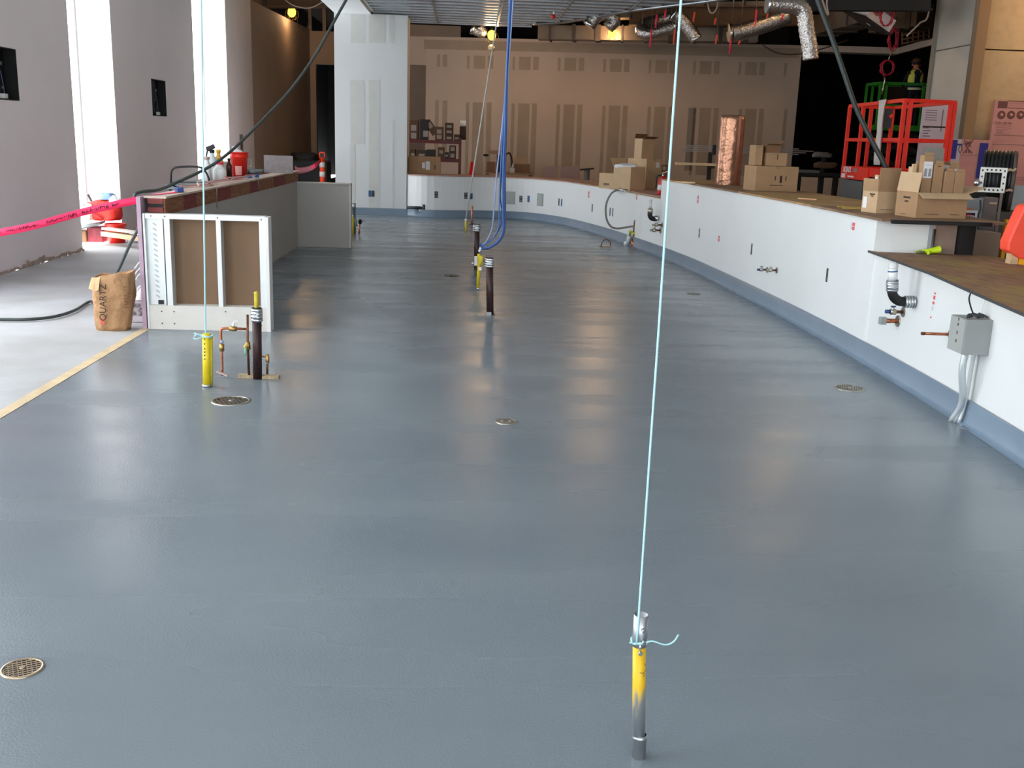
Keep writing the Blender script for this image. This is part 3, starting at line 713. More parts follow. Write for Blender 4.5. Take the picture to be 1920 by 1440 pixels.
for x, z in ((-2.5, .05), (-2.5, .15), (-2.4, .05), (-2.4, .15), (-1.98, .16), (-1.69, .05), (-1.69, .17), (-1.67, .92), (-2.02, .925), (-2.55, .925), (-2.44, .925)):
    MB().cyl((x, 8.374 if z < .2 else 8.3785, z), (x, 8.372 if z < .2 else 8.377, z), .006, seg=8).build('screw', DGREY, lc)
# hanging wires down the front of the ledge
for px, y0_, y1_ in ((405, 352, 391), (483, 336, 356)):
    Yw = FX(px, y0_, -2.44).y
    a, b = FX(px, y0_, -2.438), FX(px + .5, y1_, -2.438)
    MB().tube([(-2.46, a.y, 1.083), (-2.434, a.y, 1.083), (-2.432, a.y, 1.05), (-2.432, b.y, b.z)], .004, 6).build('tie_wire', NICKEL, lc)

# ------------------------------------------------------------------ on / behind the ledge
LZ = 1.078
def tape_ribbon(name, label, pts, w, mat, sag=0.0, scrib=False, seg=24):
    P0, P1 = Vector(pts[0]), Vector(pts[-1]); t = thing(name, label, 'tape', P0)
    path = cr(pts, 8); tw = [0.0 for _ in path]
    top = [p + Vector((0, 0, w / 2)) for p in path]; bot = [p - Vector((0, 0, w / 2)) for p in path]
    MB().strip(top, bot, 0.0012).build('ribbon', mat, t)
    if scrib:
        mb = MB(); n = len(path)
        L = sum((path[i + 1] - path[i]).length for i in range(n - 1))
        def at(s):
            s *= L; i = 0
            while i < n - 2 and s > (path[i + 1] - path[i]).length: s -= (path[i + 1] - path[i]).length; i += 1
            d = path[i + 1] - path[i]; return path[i] + d * (s / d.length) + Vector((0, -0.0016, 0))
        rr = random.Random(3)
        for a, b, sq in ((.02, .10, .5), (.14, .22, .6), (.225, .34, .9), (.40, .47, .8), (.475, .53, .5), (.54, .60, 1), (.63, .68, 1), (.685, .745, .6), (.75, .80, .9), (.83, .87, .8)):
            s = a
            while s < b:
                k = rr.choice((0, 1, 2)); q = w * .28 * sq
                zs = [rr.uniform(-q, q) for _ in range(5)]
                mb.tube(cr([at(s + .0022 * j) + Vector((0, 0, zs[j])) for j in range(5)], 2), .0016 + .0006 * k, 4)
                s += .0125
        o = mb.build('marker_writing', M('tape_ink', (96, 10, 44), .7), t); o['kind'] = 'stuff'
    return t
tA = Vector((-2.66, 8.42, 1.045)); tM = FY(150, 399, 8.35); t0_ = FY(-30, 442, 8.2); tQ = FY(215, 384, 8.38)
t = tape_ribbon('barricade_tape', 'hot pink barricade tape with dark handwriting tied to the left counter', [t0_, FY(60, 424, 8.25), tM, tQ, tA], 0.060, PINKT, scrib=True)
end = FY(-200, 475, 8.0)
MB().strip([end + Vector((0, 0, .03)), t0_ + Vector((0, 0, .03))], [end - Vector((0, 0, .03)), t0_ - Vector((0, 0, .03))], .0012).build('ribbon', PINKT, t)
MB().strip([tA + Vector((.04, .03, .038)), Vector((-2.56, 8.62, 1.083)), Vector((-2.5, 8.9, 1.083)), Vector((-2.5, 9.2, 1.083))], [tA + Vector((.04, .05, .036)), Vector((-2.60, 8.72, 1.081)), Vector((-2.56, 8.95, 1.081)), Vector((-2.55, 9.25, 1.081))], .001).build('tied_end', PINKT, t)
a = Vector((-2.5, 15.06, 1.10)); dp = FY(602, 300, 24.6)
tape_ribbon('barricade_tape', 'pink barricade tape running from the counter far end to the orange post', [a, FY(560, 320, 17.5), FY(578, 317, 20), FY(592, 310, 22.5), dp], 0.10, PINKT)
# delineator post
d0 = Vector((FY(604, 300, 24.7).x, 24.7, 0)); zt = FY(604, 286, 24.7).z
t = thing('delineator_post', 'orange reflective post with handle holding the pink tape', 'post', d0)
MB().lathe([(0, 0), (.2, 0), (.2, .04), (.1, .07), (.06, .09)], d0, 8).build('base', RUBBER, t)
MB().cyl(d0 + Vector((0, 0, .08)), d0 + Vector((0, 0, zt - .12)), .062, .058, seg=16).build('tube', ORANGE, t)
for zz_ in (zt - .34, zt - .56): MB().cyl(d0 + Vector((0, 0, zz_)), d0 + Vector((0, 0, zz_ + .12)), .066, seg=16).build('reflective_band', M('reflective_white', (226, 222, 220), .4), t)
MB().tube([d0 + Vector(p) for p in ((-.055, 0, zt - .13), (-.06, 0, zt - .02), (-.045, 0, zt), (.045, 0, zt), (.06, 0, zt - .02), (.055, 0, zt - .13))], .016, 8).build('handle', ORANGE, t)
# gray board standing on the ledge
a, b = FY(484, 325, 13.9), FY(538, 322, 13.9)
t0b = FY(483, 299, 13.9).z
tag(MB().obox(((a.x + b.x) / 2 , 13.9, 0), (1, 1, 1)).build('tmp', None), None) if False else None
gb = MB(Matrix.Translation((-2.60, 13.95, LZ)))
gbw = b.x - a.x
gb.obox((gbw * .18, 0, 0.115), (gbw, .03, .23))
tag(gb.build('foam_board', M('grey_foam', (160, 152, 152), .85, var=.1, vs=18), org=(-2.6, 13.95, LZ)), 'small grey foam board standing on the far end of the ledge', 'board')
# utility cart behind the ledge
ct0 = Vector((-3.05, 11.6, 0)); ZT = 1.03
cart = thing('utility_cart', 'dark utility cart with black tube handle behind the left counter', 'cart', ct0)
MB().box(-3.24, -2.70, 11.2, 14.1, ZT - .05, ZT).build('tray', M('cart_grey', (112, 116, 116), .5), cart)
MB().box(-3.24, -2.70, 11.2, 14.1, .25, .29).build('shelf', M('cart_grey', (112, 116, 116), .5), cart)
for x in (-3.20, -2.74):
    for y in (11.25, 14.05):
        MB().cyl((x, y, .1), (x, y, ZT - .05), .02, seg=8).build('leg', IRON, cart)
        MB().cyl((x - .02, y, .055), (x + .02, y, .055), .055, seg=12).build('caster', RUBBER, cart)
hp = [(320, 346), (320.5, 330), (322, 320), (329, 314), (345, 312.5), (365, 312.5), (378, 315), (386, 323), (391, 334), (393, 346)]
MB().tube(cr([FY(x, y, 11.0) for x, y in hp], 4), .011, 8).build('handle', IRON, cart)
MB().bar(FY(322, 342, 11.0), FY(392, 342, 11.0), .012, .012).build('cross_bar', IRON, cart)
for px_ in (320, 393): q = FY(px_, 346, 11.0); MB().bar(q, (q.x, 11.25, ZT - .03), .014, .014).build('handle_bracket', IRON, cart)
def sit(px, py, z=ZT): return FZ(px, py, z)
# bucket
bk = Vector((FY(449, 322, 13.1).x, 13.1, ZT)); bz = FY(446, 285, 13.1).z - ZT; br = 15.5 * 13.3 / 1903
t = thing('plastic_bucket', 'red orange plastic bucket with white print on the cart', 'bucket', bk)
MB().lathe([(0, 0), (br * .78, 0), (br * .95, bz * .78), (br * 1.06, bz * .8), (br * 1.06, bz * .84), (br * 1.0, bz * .86), (br * 1.02, bz * .97), (br * 1.08, bz * .97), (br * 1.08, bz), (br * .96, bz), (br * .75, .02), (0, .02)], bk, 24).build('pail', REDP, t)
MB().tube([bk + Vector((br * 1.06, 0, bz * .9)), bk + Vector((br * 1.5, -.02, bz * .75)), bk + Vector((br * 1.45, -.04, bz * .5)), bk + Vector((br * 1.2, -.05, bz * .45))], .005, 6).build('bail_handle', NICKEL, t)
lab = MB()
for i in range(6):
    a0 = -1.9 + i * .14; 
    lab.add([bk + Vector((math.cos(a_) * (br * .80 + .003 + (zf) * br * .17), math.sin(a_) * (br * .80 + .003 + (zf) * br * .17), bz * (.05 + zf * .75))) for a_, zf in ((a0, .12), (a0 + .14, .12), (a0 + .14, .58), (a0, .58))], [(0, 1, 2, 3)])
lab.build('white_print', M('bucket_print', (240, 170, 160), .6), t)
MB().sph(bk + Vector((-.01, 0, bz)), br * .55, sc=(1, .7, .5)).sph(bk + Vector((-.05, .02, bz + .04)), br * .4, sc=(1, .7, .8)).build('crumpled_sheet', PAPER, t)
# bottles
def bottle(name, label, px, py, h, r, mat, cap, Y=None, z=ZT, neck=.4, extra=None):
    p = Vector((FY(px, 330, Y).x, Y, z)); t = thing(name, label, 'bottle', p)
    MB().lathe([(0, 0), (r, 0), (r, h * .62), (r * .9, h * .7), (r * neck, h * .82), (r * neck, h * .92), (0, h * .92)], p, 14).build('body', mat, t)
    MB().cyl(p + Vector((0, 0, h * .9)), p + Vector((0, 0, h)), r * neck * 1.25, seg=10).build('cap', cap, t)
    if extra: extra(t, p)
    return t
bottle('squeeze_bottle', 'white squeeze bottle with pink cap on the cart', 412, 0, .24, .075, PVC, PINKT, 11.6, neck=.5)
bottle('plastic_jug', 'milky tall jug beside the black cart handle', 387, 0, .30, .055, M('milky', (226, 228, 226), .4), M('jug_cap', (196, 170, 160), .5), 11.4, neck=.6)
def trig(t, p):
    MB().bar(p + Vector((-.06, 0, .36)), p + Vector((.03, 0, .40)), .03, .05).tube([p + Vector((-.05, 0, .35)), p + Vector((-.07, 0, .27)), p + Vector((-.06, 0, .22))], .009, 6).build('trigger', IRON, t)
bottle('spray_bottle', 'clear spray bottle with black trigger on the cart', 399, 0, .36, .06, M('hazy', (206, 214, 214), .3), IRON, 12.2, extra=trig)
bottle('spray_bottle', 'yellow orange spray bottle behind the white tub', 411, 0, .36, .055, M('amber_plastic', (232, 176, 84), .4), M('amber_cap', (240, 190, 70), .5), 12.4)
bottle('plastic_tub', 'small white tub on the cart left of the bucket', 419, 0, .22, .075, PVC, PVC, 12.6, neck=.9)
bottle('amber_bottle', 'small dark amber bottle leaning at the red bucket', 430, 0, .26, .035, M('dark_amber', (70, 34, 22), .25), IRON, 12.5)
t = thing('roller_tray', 'grey paint roller tray on the cart before the bucket', 'tray', (-2.83, 13.2, ZT))
MB().add([(-2.95, 13.3, ZT + .07), (-2.72, 13.3, ZT + .07), (-2.72, 14.0, ZT + .09), (-2.95, 14.0, ZT + .09), (-2.9, 13.35, ZT + .001), (-2.76, 13.35, ZT + .001), (-2.76, 13.95, ZT + .05), (-2.9, 13.95, ZT + .05)],
         [(0, 1, 5, 4), (1, 2, 6, 5), (2, 3, 7, 6), (3, 0, 4, 7), (4, 5, 6, 7)]).build('pan', M('tray_grey', (104, 114, 112), .45), t)
MB().box(-2.80, -2.78, 13.28, 13.32, ZT, ZT + .085).build('foot', DGREY, t)
# wire coil and connectors lying on the ledge
t = thing('loose_wiring', 'tangle of pink wires with blue connectors on the ledge', 'wire', (-2.54, 11.5, LZ))
for i in range(6):
    rr = random.Random(i); pts = [Vector((-2.6 + .12 * rr.random(), 9.0 + j * .42 + rr.random() * .15 + i * .25, LZ + .006 + .012 * (i % 3) + .02 * rr.random())) for j in range(6)]
    MB().tube(cr(pts, 4), .005, 5).build('wire', M('pink_wire', (210, 120, 120), .5) if i % 2 else M('pale_wire', (216, 200, 190), .5), t)
for y, x in ((9.05, -2.5), (9.2, -2.54), (12.2, -2.56), (12.4, -2.52)):
    MB().obox((x, y, LZ + .022), (.05, .10, .032), rz(.5)).build('connector', BLUED, t)

# ------------------------------------------------------------------ black cable draped over the counter
c_top = [(700, -90, 10.2), (650, -2, 10.0), (622, 48, 9.9), (590, 105, 9.8), (545, 168, 9.6), (500, 217, 9.4), (455, 263, 9.2), (420, 294, 9.0), (385, 317, 8.9), (340, 338, 8.75), (300, 355, 8.62)]
pth = [Vector((-.9, 10.4, 5.5))] + [FY(x, y, Y) for x, y, Y in c_top] + [Vector((-2.66, 8.5, 1.105)), Vector((-2.70, 8.47, 1.06)), FY(262, 418, 8.6), FY(242, 462, 8.85), FY(222, 506, 9.0), FY(205, 535, 9.0), Vector((-3.18, 8.9, .06)),
       FZ(170, 565, .015), FZ(140, 582, .015), FZ(100, 594, .015), FZ(50, 599, .015), FZ(0, 599, .015), FZ(-60, 600, .015), FZ(-200, 610, .015)]
tag(MB().tube(cr(pth, 6), .0135, 8).build('power_cable', CABLE, org=(-2.66, 8.5, 1.1)), 'thick dark cable swooping from the ceiling over the left counter to the slab', 'cable')

# ------------------------------------------------------------------ paper bag and jug
def paper_bag():
    c = FZ(213, 616); c = Vector((c.x, c.y, -.006)); t = thing('paper_bag', 'crumpled brown paper sack marked QUARTZ on the concrete', 'bag', c)
    W, Dp, H_ = 0.30, 0.20, 0.47
    n = 40; rows = []; rr = random.Random(11)
    for j in range(13):
        z = H_ * j / 12; f = j / 12; row = []
        flare = .86 + .22 * min(1, f * 1.6) - .10 * max(0, f - .75)
        for i in range(n):
            a = 2 * math.pi * i / n; e = 3.2
            ca, sa = math.cos(a), math.sin(a)
            r_ = 1 / ((abs(ca) ** e + abs(sa) ** e) ** (1 / e))
            cr_ = 1 + .035 * math.sin(5 * a + 9 * f) + .03 * math.sin(9 * a - 7 * f + 1) + rr.uniform(-.012, .012)
            x = W / 2 * ca * r_ * flare * cr_ + .03 * f; yy = Dp / 2 * sa * r_ * flare * cr_
            zz_ = z + (.012 * math.sin(3 * a + 1) + .004 * math.sin(9 * a) if j == 12 else 0) + max(0, f - .5) * (.05 * math.tanh(3 * ca) - .02)
            row.append(c + Vector((x, yy, max(0, zz_))))
        rows.append(row)
    vs = [v for r_ in rows for v in r_]
    fs = [(j * n + i, j * n + (i + 1) % n, (j + 1) * n + (i + 1) % n, (j + 1) * n + i) for j in range(12) for i in range(n)] + [tuple(range(n))[::-1]]
    PB_ = M('kraft_bag', (168, 128, 90), .75, var=.08, vs=9, bump=.9, bs=11, bdist=.035)
    o = MB().add(vs, fs, True).build('sack', PB_, t)
    sm = o.modifiers.new('thick', 'SOLIDIFY'); sm.thickness = .003
    # folded cuff
    top = rows[12]; cuff = [[p + (p - c - Vector((0, 0, p.z - c.z))).normalized() * .012 + Vector((0, 0, -.01)) for p in top]]
    lo = [p + (p - c - Vector((0, 0, p.z - c.z))).normalized() * (.022 + .006 * math.sin(i * 1.7)) + Vector((0, 0, -.10 + .012 * math.sin(i * .9))) for i, p in enumerate(top)]
    sel = list(range(15, 28)); vs = [top[i] for i in sel] + [lo[i] for i in sel]; m_ = len(sel)
    MB().add(vs, [(i, i + 1, m_ + i + 1, m_ + i) for i in range(m_ - 1)], True).build('folded_cuff', M('kraft_inside', (186, 148, 106), .75, var=.07, vs=9, bump=.5, bs=9, bdist=.02), t)
    yf = c.y - Dp / 2 * 1.07 - .012
    text('lettering', 'QUARTZ', basis(Vector((c.x - .03, yf, c.z + .24)), (.06, -.0, 1), (-1, 0, .06)), .075, INK, t, xs=1.0)
    MB().obox((c.x - .045, yf + .002, c.z + .085), (.030, .002, .05)).build('red_mark', M('red_print', (206, 96, 80), .7), t)
    for i in range(8):
        MB().obox((c.x + .155, yf + .03, c.z + .20 + i * .024), (.055, .002, .008), rz(.55)).build('print_line', M('faint_print', (134, 92, 66), .8), t)
paper_bag()
j0 = FZ(266, 606); j0 = Vector((j0.x, j0.y + .1, -.006))
t = thing('plastic_jug', 'clear square plastic jug between the paper sack and the counter', 'jug', j0)
MB().box(j0.x - .11, j0.x + .10, j0.y - .06, j0.y + .08, j0.z, j0.z + .21).build('body', M('cloudy', (206, 198, 204), .35), t, bev=.02)
MB().box(j0.x - .09, j0.x + .01, j0.y - .062, j0.y - .06, j0.z + .06, j0.z + .17).build('printed_label', M('jug_label', (190, 182, 186), .6, rgb2=(90, 84, 86), vs=30), t)
MB().lathe([(.09, .2), (.05, .27), (.045, .30), (0, .30)], j0, 14).build('shoulder', M('cloudy', (206, 198, 204), .35), t)
MB().tube(cr([j0 + Vector((-.05, 0, .22)), j0 + Vector((-.03, -.03, .30)), j0 + Vector((.03, -.03, .30)), j0 + Vector((.05, 0, .22))], 4), .012, 8).build('handle', M('cloudy', (206, 198, 204), .35), t)
t = thing('hose_coil', 'thin white tubing looping up behind the paper sack', 'hose', j0 + Vector((-.05, .3, 0)))
for k in range(3):
    MB().tube(cr([FZ(232 + 6 * k, 590) , FY(246 + 3 * k, 520 + 6 * k, 9.0), FY(258 + 3 * k, 496 + 8 * k, 9.0), FY(270, 486 + 14 * k, 9.0), FY(282, 478 + 16 * k, 9.1)], 5), .006, 6).build('tube', M('frost', (214, 218, 218), .4), t)

# ------------------------------------------------------------------ clutter in the first window bay
q = FZ(203, 452)
RT = M('red_cloth', (222, 52, 36), .6, rgb2=(190, 30, 26), vs=9, bump=.4, bs=8, bdist=.03)
def blob(c, sx, sy, sz, seed, n=18, m_=10, amp=.12, flat=True):
    rr = random.Random(seed); ph = [rr.uniform(0, 6) for _ in range(6)]; vs = []; fs = []
    for i in range(m_ + 1):
        p = math.pi * i / m_
        for k in range(n):
            a = 2 * math.pi * k / n
            f = 1 + amp * (math.sin(3 * a + ph[0] + 2 * p) + .6 * math.sin(5 * a + ph[1] - 3 * p) + .5 * math.sin(4 * p + ph[2]))
            e = .6
            def se(x): return math.copysign(abs(x) ** e, x)
            z = se(math.cos(p)) * sz * f
            if flat: z = max(z, -sz * .9)
            vs.append(Vector(c) + Vector((se(math.sin(p)) * se(math.cos(a)) * sx * f, se(math.sin(p)) * se(math.sin(a)) * sy * f, z)))
    for i in range(m_):
        for k in range(n): fs.append((i * n + k, (i + 1) * n + k, (i + 1) * n + (k + 1) % n, i * n + (k + 1) % n))
    return MB().add(vs, fs, True)
y_ = 14.9
bx = FY(192, 440, y_).x
t = thing('tool_bag', 'red tool bag stuffed with rags in the bright window bay', 'bag', (bx + .05, y_, 0))
blob((bx + .06, y_, .44), .24, .14, .15, 4, amp=.06).build('bag_body', RT, t)
MB().tube(cr([(bx - .2, y_ - .12, .52), (bx - .05, y_ - .16, .42), (bx + .08, y_ - .16, .34)], 5), .012, 6).build('strap', M('bag_piping', (150, 14, 24), .6), t)
blob((bx + .10, y_, .64), .10, .06, .05, 5).build('blue_rag', M('blue_rag', (122, 150, 186), .8), t)
blob((bx + .22, y_ - .06, .56), .07, .04, .09, 6).build('white_rag', PAPER, t)
blob((bx - .17, y_ - .1, .42), .10, .05, .12, 7).build('cream_cloth', M('cream', (232, 214, 190), .8), t)
t = thing('plastic_bucket', 'red bucket on the slab under the red tool bag', 'bucket', (bx + .2, y_ - .02, 0))
MB().lathe([(0, 0), (.12, 0), (.14, .24), (.15, .24), (.15, .27), (.13, .27), (.115, .02), (0, .02)], (bx + .2, y_ - .02, -.006), 18).build('pail', REDP, t)
t = thing('carton', 'small tan carton on the slab at the window bay corner', 'box', (bx - .22, y_ - .05, 0))
MB().box(bx - .34, bx - .18, y_ - .16, y_ + .1, -.006, .16).build('body', KRAFTD, t, bev=.004)
MB().box(bx - .18, bx + .05, y_ - .12, y_ + .1, -.006, .22).build('body', M('maroon_bag', (112, 26, 36), .6, var=.3, vs=12), t, bev=.02)
t = thing('dust_pan', 'dark grey dustpan lying across the carton in the window bay', 'dustpan', (bx - .2, y_ - .2, .2))
MB().add([(bx - .34, y_ - .24, .17), (bx + .06, y_ - .24, .28), (bx + .06, y_ - .02, .30), (bx - .34, y_ - .02, .22), (bx - .34, y_ - .24, .15), (bx + .06, y_ - .24, .26), (bx + .06, y_ - .02, .28), (bx - .34, y_ - .02, .2)],
         [(0, 1, 2, 3), (7, 6, 5, 4), (0, 4, 5, 1), (1, 5, 6, 2), (2, 6, 7, 3), (3, 7, 4, 0)]).build('pan', M('pan_grey', (74, 80, 78), .5), t)
t = thing('broom', 'long thin broom handle leaning in the bright window bay', 'broom', (FY(180, 430, 15.2).x, 15.2, .7))
MB().cyl(FY(178, 390, 15.25), FY(165, 365, 15.3), .016, seg=8).build('grip', RUBBER, t)
MB().cyl(FY(192, 420, 15.2), FY(178, 390, 15.25), .007, seg=8).build('rod', NICKEL, t)
MB().cyl((FY(200, 440, 15.1).x, 15.15, .0), FY(192, 420, 15.2), .007, seg=8).build('rod', NICKEL, t)
pk = [FY(196, 438, 14.6), FY(300, 452, 13.9)]
for i, (dz, lab_) in enumerate(((0, 'pale wooden plank lying in front of the window bay clutter'), (.07, 'grey edged board resting on the pale plank by the window bay'))):
    p0, p1 = pk[0] + Vector((0, .04 * i, dz)), pk[1] + Vector((0, .04 * i, dz))
    tag(MB().bar(p0, p1, .12, .06 if i == 0 else .03).build('plank', WOOD if i == 0 else M('plank_grey', (176, 168, 160), .7), org=p0), lab_, 'plank')
blk = FY(262, 410, 14.8)
t = thing('tool_case', 'black tool case against the window wall behind the counter', 'case', (blk.x, 14.8, .0))
MB().box(blk.x - .12, blk.x + .35, 15.42, 15.75, .36, .62).build('lid', M('case_black', (34, 34, 36), .5), t, bev=.03)
MB().box(blk.x - .14, blk.x + .37, 15.4, 15.77, -.006, .37).build('body', M('case_black', (34, 34, 36), .5), t, bev=.03)
wj = FZ(222, 452)
tag(MB().lathe([(0, 0), (.07, 0), (.075, .09), (.05, .12), (.03, .14), (0, .14)], (wj.x + .24, wj.y - .12, -.006), 14).build('plastic_tub', PVC, org=(wj.x + .12, wj.y - .1, 0)), 'white tub on the slab right of the red bucket', 'tub')

# ------------------------------------------------------------------ recessed boxes in the window wall
for (y0, y1, z0, z1), lab_ in zip(HOLES, ('black recessed wall box with cable at the left edge of view', 'black recessed wall box between the two bright window bays')):
    t = thing('recessed_wall_box', lab_, 'wall box', (-5.25, (y0 + y1) / 2, z0))
    e = .004
    MB().box(-5.249, -5.235, y0 + e, y1 - e, z0 + e, z1 - e).box(-5.235, -5.10, y0 + e, y0 + .012, z0 + e, z1 - e).box(-5.235, -5.10, y1 - .012, y1 - e, z0 + e, z1 - e) \
        .box(-5.235, -5.10, y0 + .012, y1 - .012, z0 + e, z0 + .012).box(-5.235, -5.10, y0 + .012, y1 - .012, z1 - .012, z1 - e).build('shell', BLACK, t)
    yc = y0 + (y1 - y0) * .62
    MB().tube(cr([(-5.2, yc, z1 - .02), (-5.19, yc + .02, z1 - .2), (-5.18, yc + .05, z0 + .25), (-5.17, yc + .07, z0 + .06)], 5), .006, 6).build('cable', M('dim_blue', (70, 84, 120), .5), t)
    MB().obox((-5.17, yc + .05, z0 + .045), (.05, .16, .05), rz(.2)).build('connector', PVC, t)
    for zz_ in (z0 + .14, z1 - .16): MB().cyl((-5.235, y1 - .1, zz_), (-5.225, y1 - .1, zz_), .025, seg=12).build('knockout', NICKEL, t)
    if y0 > 15:
        MB().tube([(-5.2, yc + .10 * math.cos(a), z0 + .17 + .10 * math.sin(a)) for a in [i * math.pi / 8 for i in range(16)]], .008, 6, closed=True).build('cable_coil', DGREY, t)
sp_ = FX(452, 265, -5.1); t = thing('wall_plate', 'tall grey plate on the wall left of the tan recess', 'wall plate', (-5.1, sp_.y, 1.1))
a, b = FX(449, 252, -5.1), FX(455.5, 300, -5.1)
MB().box(-5.1, -5.085, a.y, b.y, b.z, a.z).build('plate', M('plate_grey', (120, 116, 112), .6), t)
MB().box(-5.085, -5.08, a.y + .1, b.y - .1, a.z - .3, a.z - .1).build('insert', DGREY, t)

# ================================================================== worktops on the bar wall
PLY = M('stained_plywood', (150, 122, 96), .7, rgb2=(118, 88, 66), vs=3, stretch=(1.2, 1, 1))
PLYY = M('yellowed_plywood', (186, 152, 110), .7, rgb2=(156, 116, 84), vs=2.5)
PINKB = M('pink_top', (190, 150, 140), .7, rgb2=(166, 128, 108), vs=2)
t = thing('worktop', 'pink and tan protection boards covering the far curved bar top', 'worktop', (0, 22, .83))
lf = low_far
nseg = [0, len(lf) // 3, 2 * len(lf) // 3, len(lf) - 1]
for i in range(3):
    band(lf[nseg[i]:nseg[i + 1] + 1], -.03, .78, .832, .852).build('board', (PINKB, PINKB, PLYY)[i], t)
a = [p for p in lf if p.y < 17.6 and p.x > 2]
band(a, -.05, .70, .853, .866).build('board', PINKB, t)
t = thing('worktop', 'plywood protection boards on the taller curved bar top', 'worktop', (3.2, 11, 1.10))
hs = [len(high) * k // 4 for k in range(5)]; hs[-1] = len(high) - 1
for i in range(4):
    seg = [Vector(p) for p in high[hs[i]:hs[i + 1] + 1]]
    if i == 3: seg.append(Vector((seg[-1].x, 7.62, 0)))
    band(seg, -.035 - .012 * (i % 2), .92, 1.102 + .0004 * i, 1.122).build('board', PLYY if i % 2 == 0 else PLY, t)
MB().box(3.19, 3.95, 7.56, 7.612, 1.092, 1.121).build('black_edge', RUBBER, t)
e0 = Vector((3.62, 7.72, 0))
t = thing('support_post', 'black steel post holding up the end of the tall bar top', 'post', (3.86, 7.78, 0))
MB().box(3.78, 3.90, 7.70, 7.80, 0.012, 1.09).build('post', RUBBER, t); MB().box(3.74, 3.94, 7.66, 7.84, 0, .012).build('foot_plate', RUBBER, t)
t = thing('end_panel', 'brown plastic wrapped panel at the end of the tall bar wall', 'panel', (3.68, 7.72, 0))
MB().box(3.60, 3.775, 7.745, 7.80, 0, 1.09).build('sheet', M('wrapped_brown', (146, 126, 112), .3, var=.1, vs=6), t)
MB().box(3.575, 3.60, 7.735, 7.80, 0, 1.09).build('metal_bead', STEEL, t)
MB().tube([(3.59, 7.72, z) for z in (0.05, .3, .6, 1.05)], .008, 5).build('wrap_edge', CHROME, t)
NZ = .862
pin = [FZ(x, y, NZ) for x, y in ((1628, 469), (1740, 509), (1850, 557), (1920, 587))]
pts = [(p.x, p.y) for p in pin] + [(2.62, 4.0), (2.5, 2.6), (3.6, 2.3), (3.85, 4.5), (3.93, 6.9), (4.05, 7.5), (4.02, 7.72), (3.17, 7.74)]
t = thing('worktop', 'paint stained plywood sheet on the near low bar top', 'worktop', (3.4, 6, .846))
cut = [pts[0], pts[1], (3.93, 6.6), (3.93, 6.9), (4.05, 7.5), (4.02, 7.72), (3.17, 7.74)]
NEARPLY = M('paint_stained_plywood', (152, 118, 88), .65, rgb2=(122, 90, 70), vs=5, stretch=(3, 1, 1))
def stain(m):
    nt = m.node_tree; b = nt.nodes['Principled BSDF']; base = b.inputs['Base Color'].links[0].from_socket
    tc = nt.nodes.new('ShaderNodeTexCoord'); n = nt.nodes.new('ShaderNodeTexNoise'); n.inputs['Scale'].default_value = 1.4; n.inputs['Detail'].default_value = 2
    nt.links.new(tc.outputs['Object'], n.inputs['Vector']); mr = nt.nodes.new('ShaderNodeMapRange'); mr.inputs['From Min'].default_value = .47; mr.inputs['From Max'].default_value = .62; mr.inputs['To Max'].default_value = .55
    nt.links.new(n.outputs['Fac'], mr.inputs['Value']); mx = nt.nodes.new('ShaderNodeMix'); mx.data_type = 'RGBA'; mx.inputs[7].default_value = (*lin((158, 140, 62)), 1)
    nt.links.new(mr.outputs['Result'], mx.inputs[0]); nt.links.new(base, mx.inputs[6]); nt.links.new(mx.outputs[2], b.inputs['Base Color'])
stain(NEARPLY); stain(PLYY)
MB().prism(cut, .847, NZ).build('sheet', NEARPLY, t)
MB().prism([pts[1], pts[2], pts[3], pts[4], pts[5], pts[6], pts[7], (3.93, 6.6)], .8465, NZ - .002).build('sheet', NEARPLY, t)
eb = [Vector((p[0], p[1], .853)) for p in pts[:6]]
mb = MB()
for i in range(5): mb.bar(eb[i] - (eb[i + 1] - eb[i]).normalized() * .0, eb[i + 1], .006, .016)
mb.build('dark_edge', DGREY, t)

# ================================================================== fittings on the bar wall
def on_wall(px, py, out=0.0):
    """where the sight line meets the inner face of the bar wall: point, tangent (towards the camera), inward normal"""
    r = ray(px, py); best = None
    for i in range(len(RWS) - 1):
        a, b = RWS[i], RWS[i + 1]; d = b - a
        den = r.x * d.y - r.y * d.x
        if abs(den) < 1e-9: continue
        tt = (a.x * d.y - a.y * d.x) / den; u = (a.x * r.y - a.y * r.x) / den
        if tt > 0 and -0.001 <= u <= 1.001 and (best is None or tt < best[0]):
            best = (tt, i)
    tt, i = best; d = (RWS[i + 1] - RWS[i]).normalized(); n = Vector((d.y, -d.x, 0))
    p = CAMPOS + r * tt
    return p + n * (out + (.012 if 7.75 < p.y < 15.2 and p.x > 2.4 else 0)), d, n
def wall_box(px, py, w, h, t, org_out=0.0):
    p, d, n = on_wall(px, py, org_out); R = Matrix((d, n, Vector((0, 0, 1)))).transposed()
    return MB().obox(p + n * (t / 2), (w, t, h), R), p, d, n, R
OUTD = M('outlet_dark', (44, 46, 48), .5); OUTB = M('outlet_blue', (52, 96, 140), .5); GPLATE = M('grey_access', (158, 166, 164), .5)
def outlet(label, px, py, w, h, colr, slots=True):
    w *= .72 if py < 400 else .5
    mb, p, d, n, R = wall_box(px, py, w, h, .004)
    t = thing('outlet_box', label, 'outlet', p)
    mb.build('rough_opening', colr, t)
    if slots:
        for dz in (-.26, .26): MB().obox(p + n * .006 + Vector((0, 0, h * dz)), (w * .55, .006, h * .28), R).build('receptacle', M('outlet_face', (122, 124, 126), .5) if colr is OUTD else M('blue_face', (120, 160, 196), .5), t)
    return t
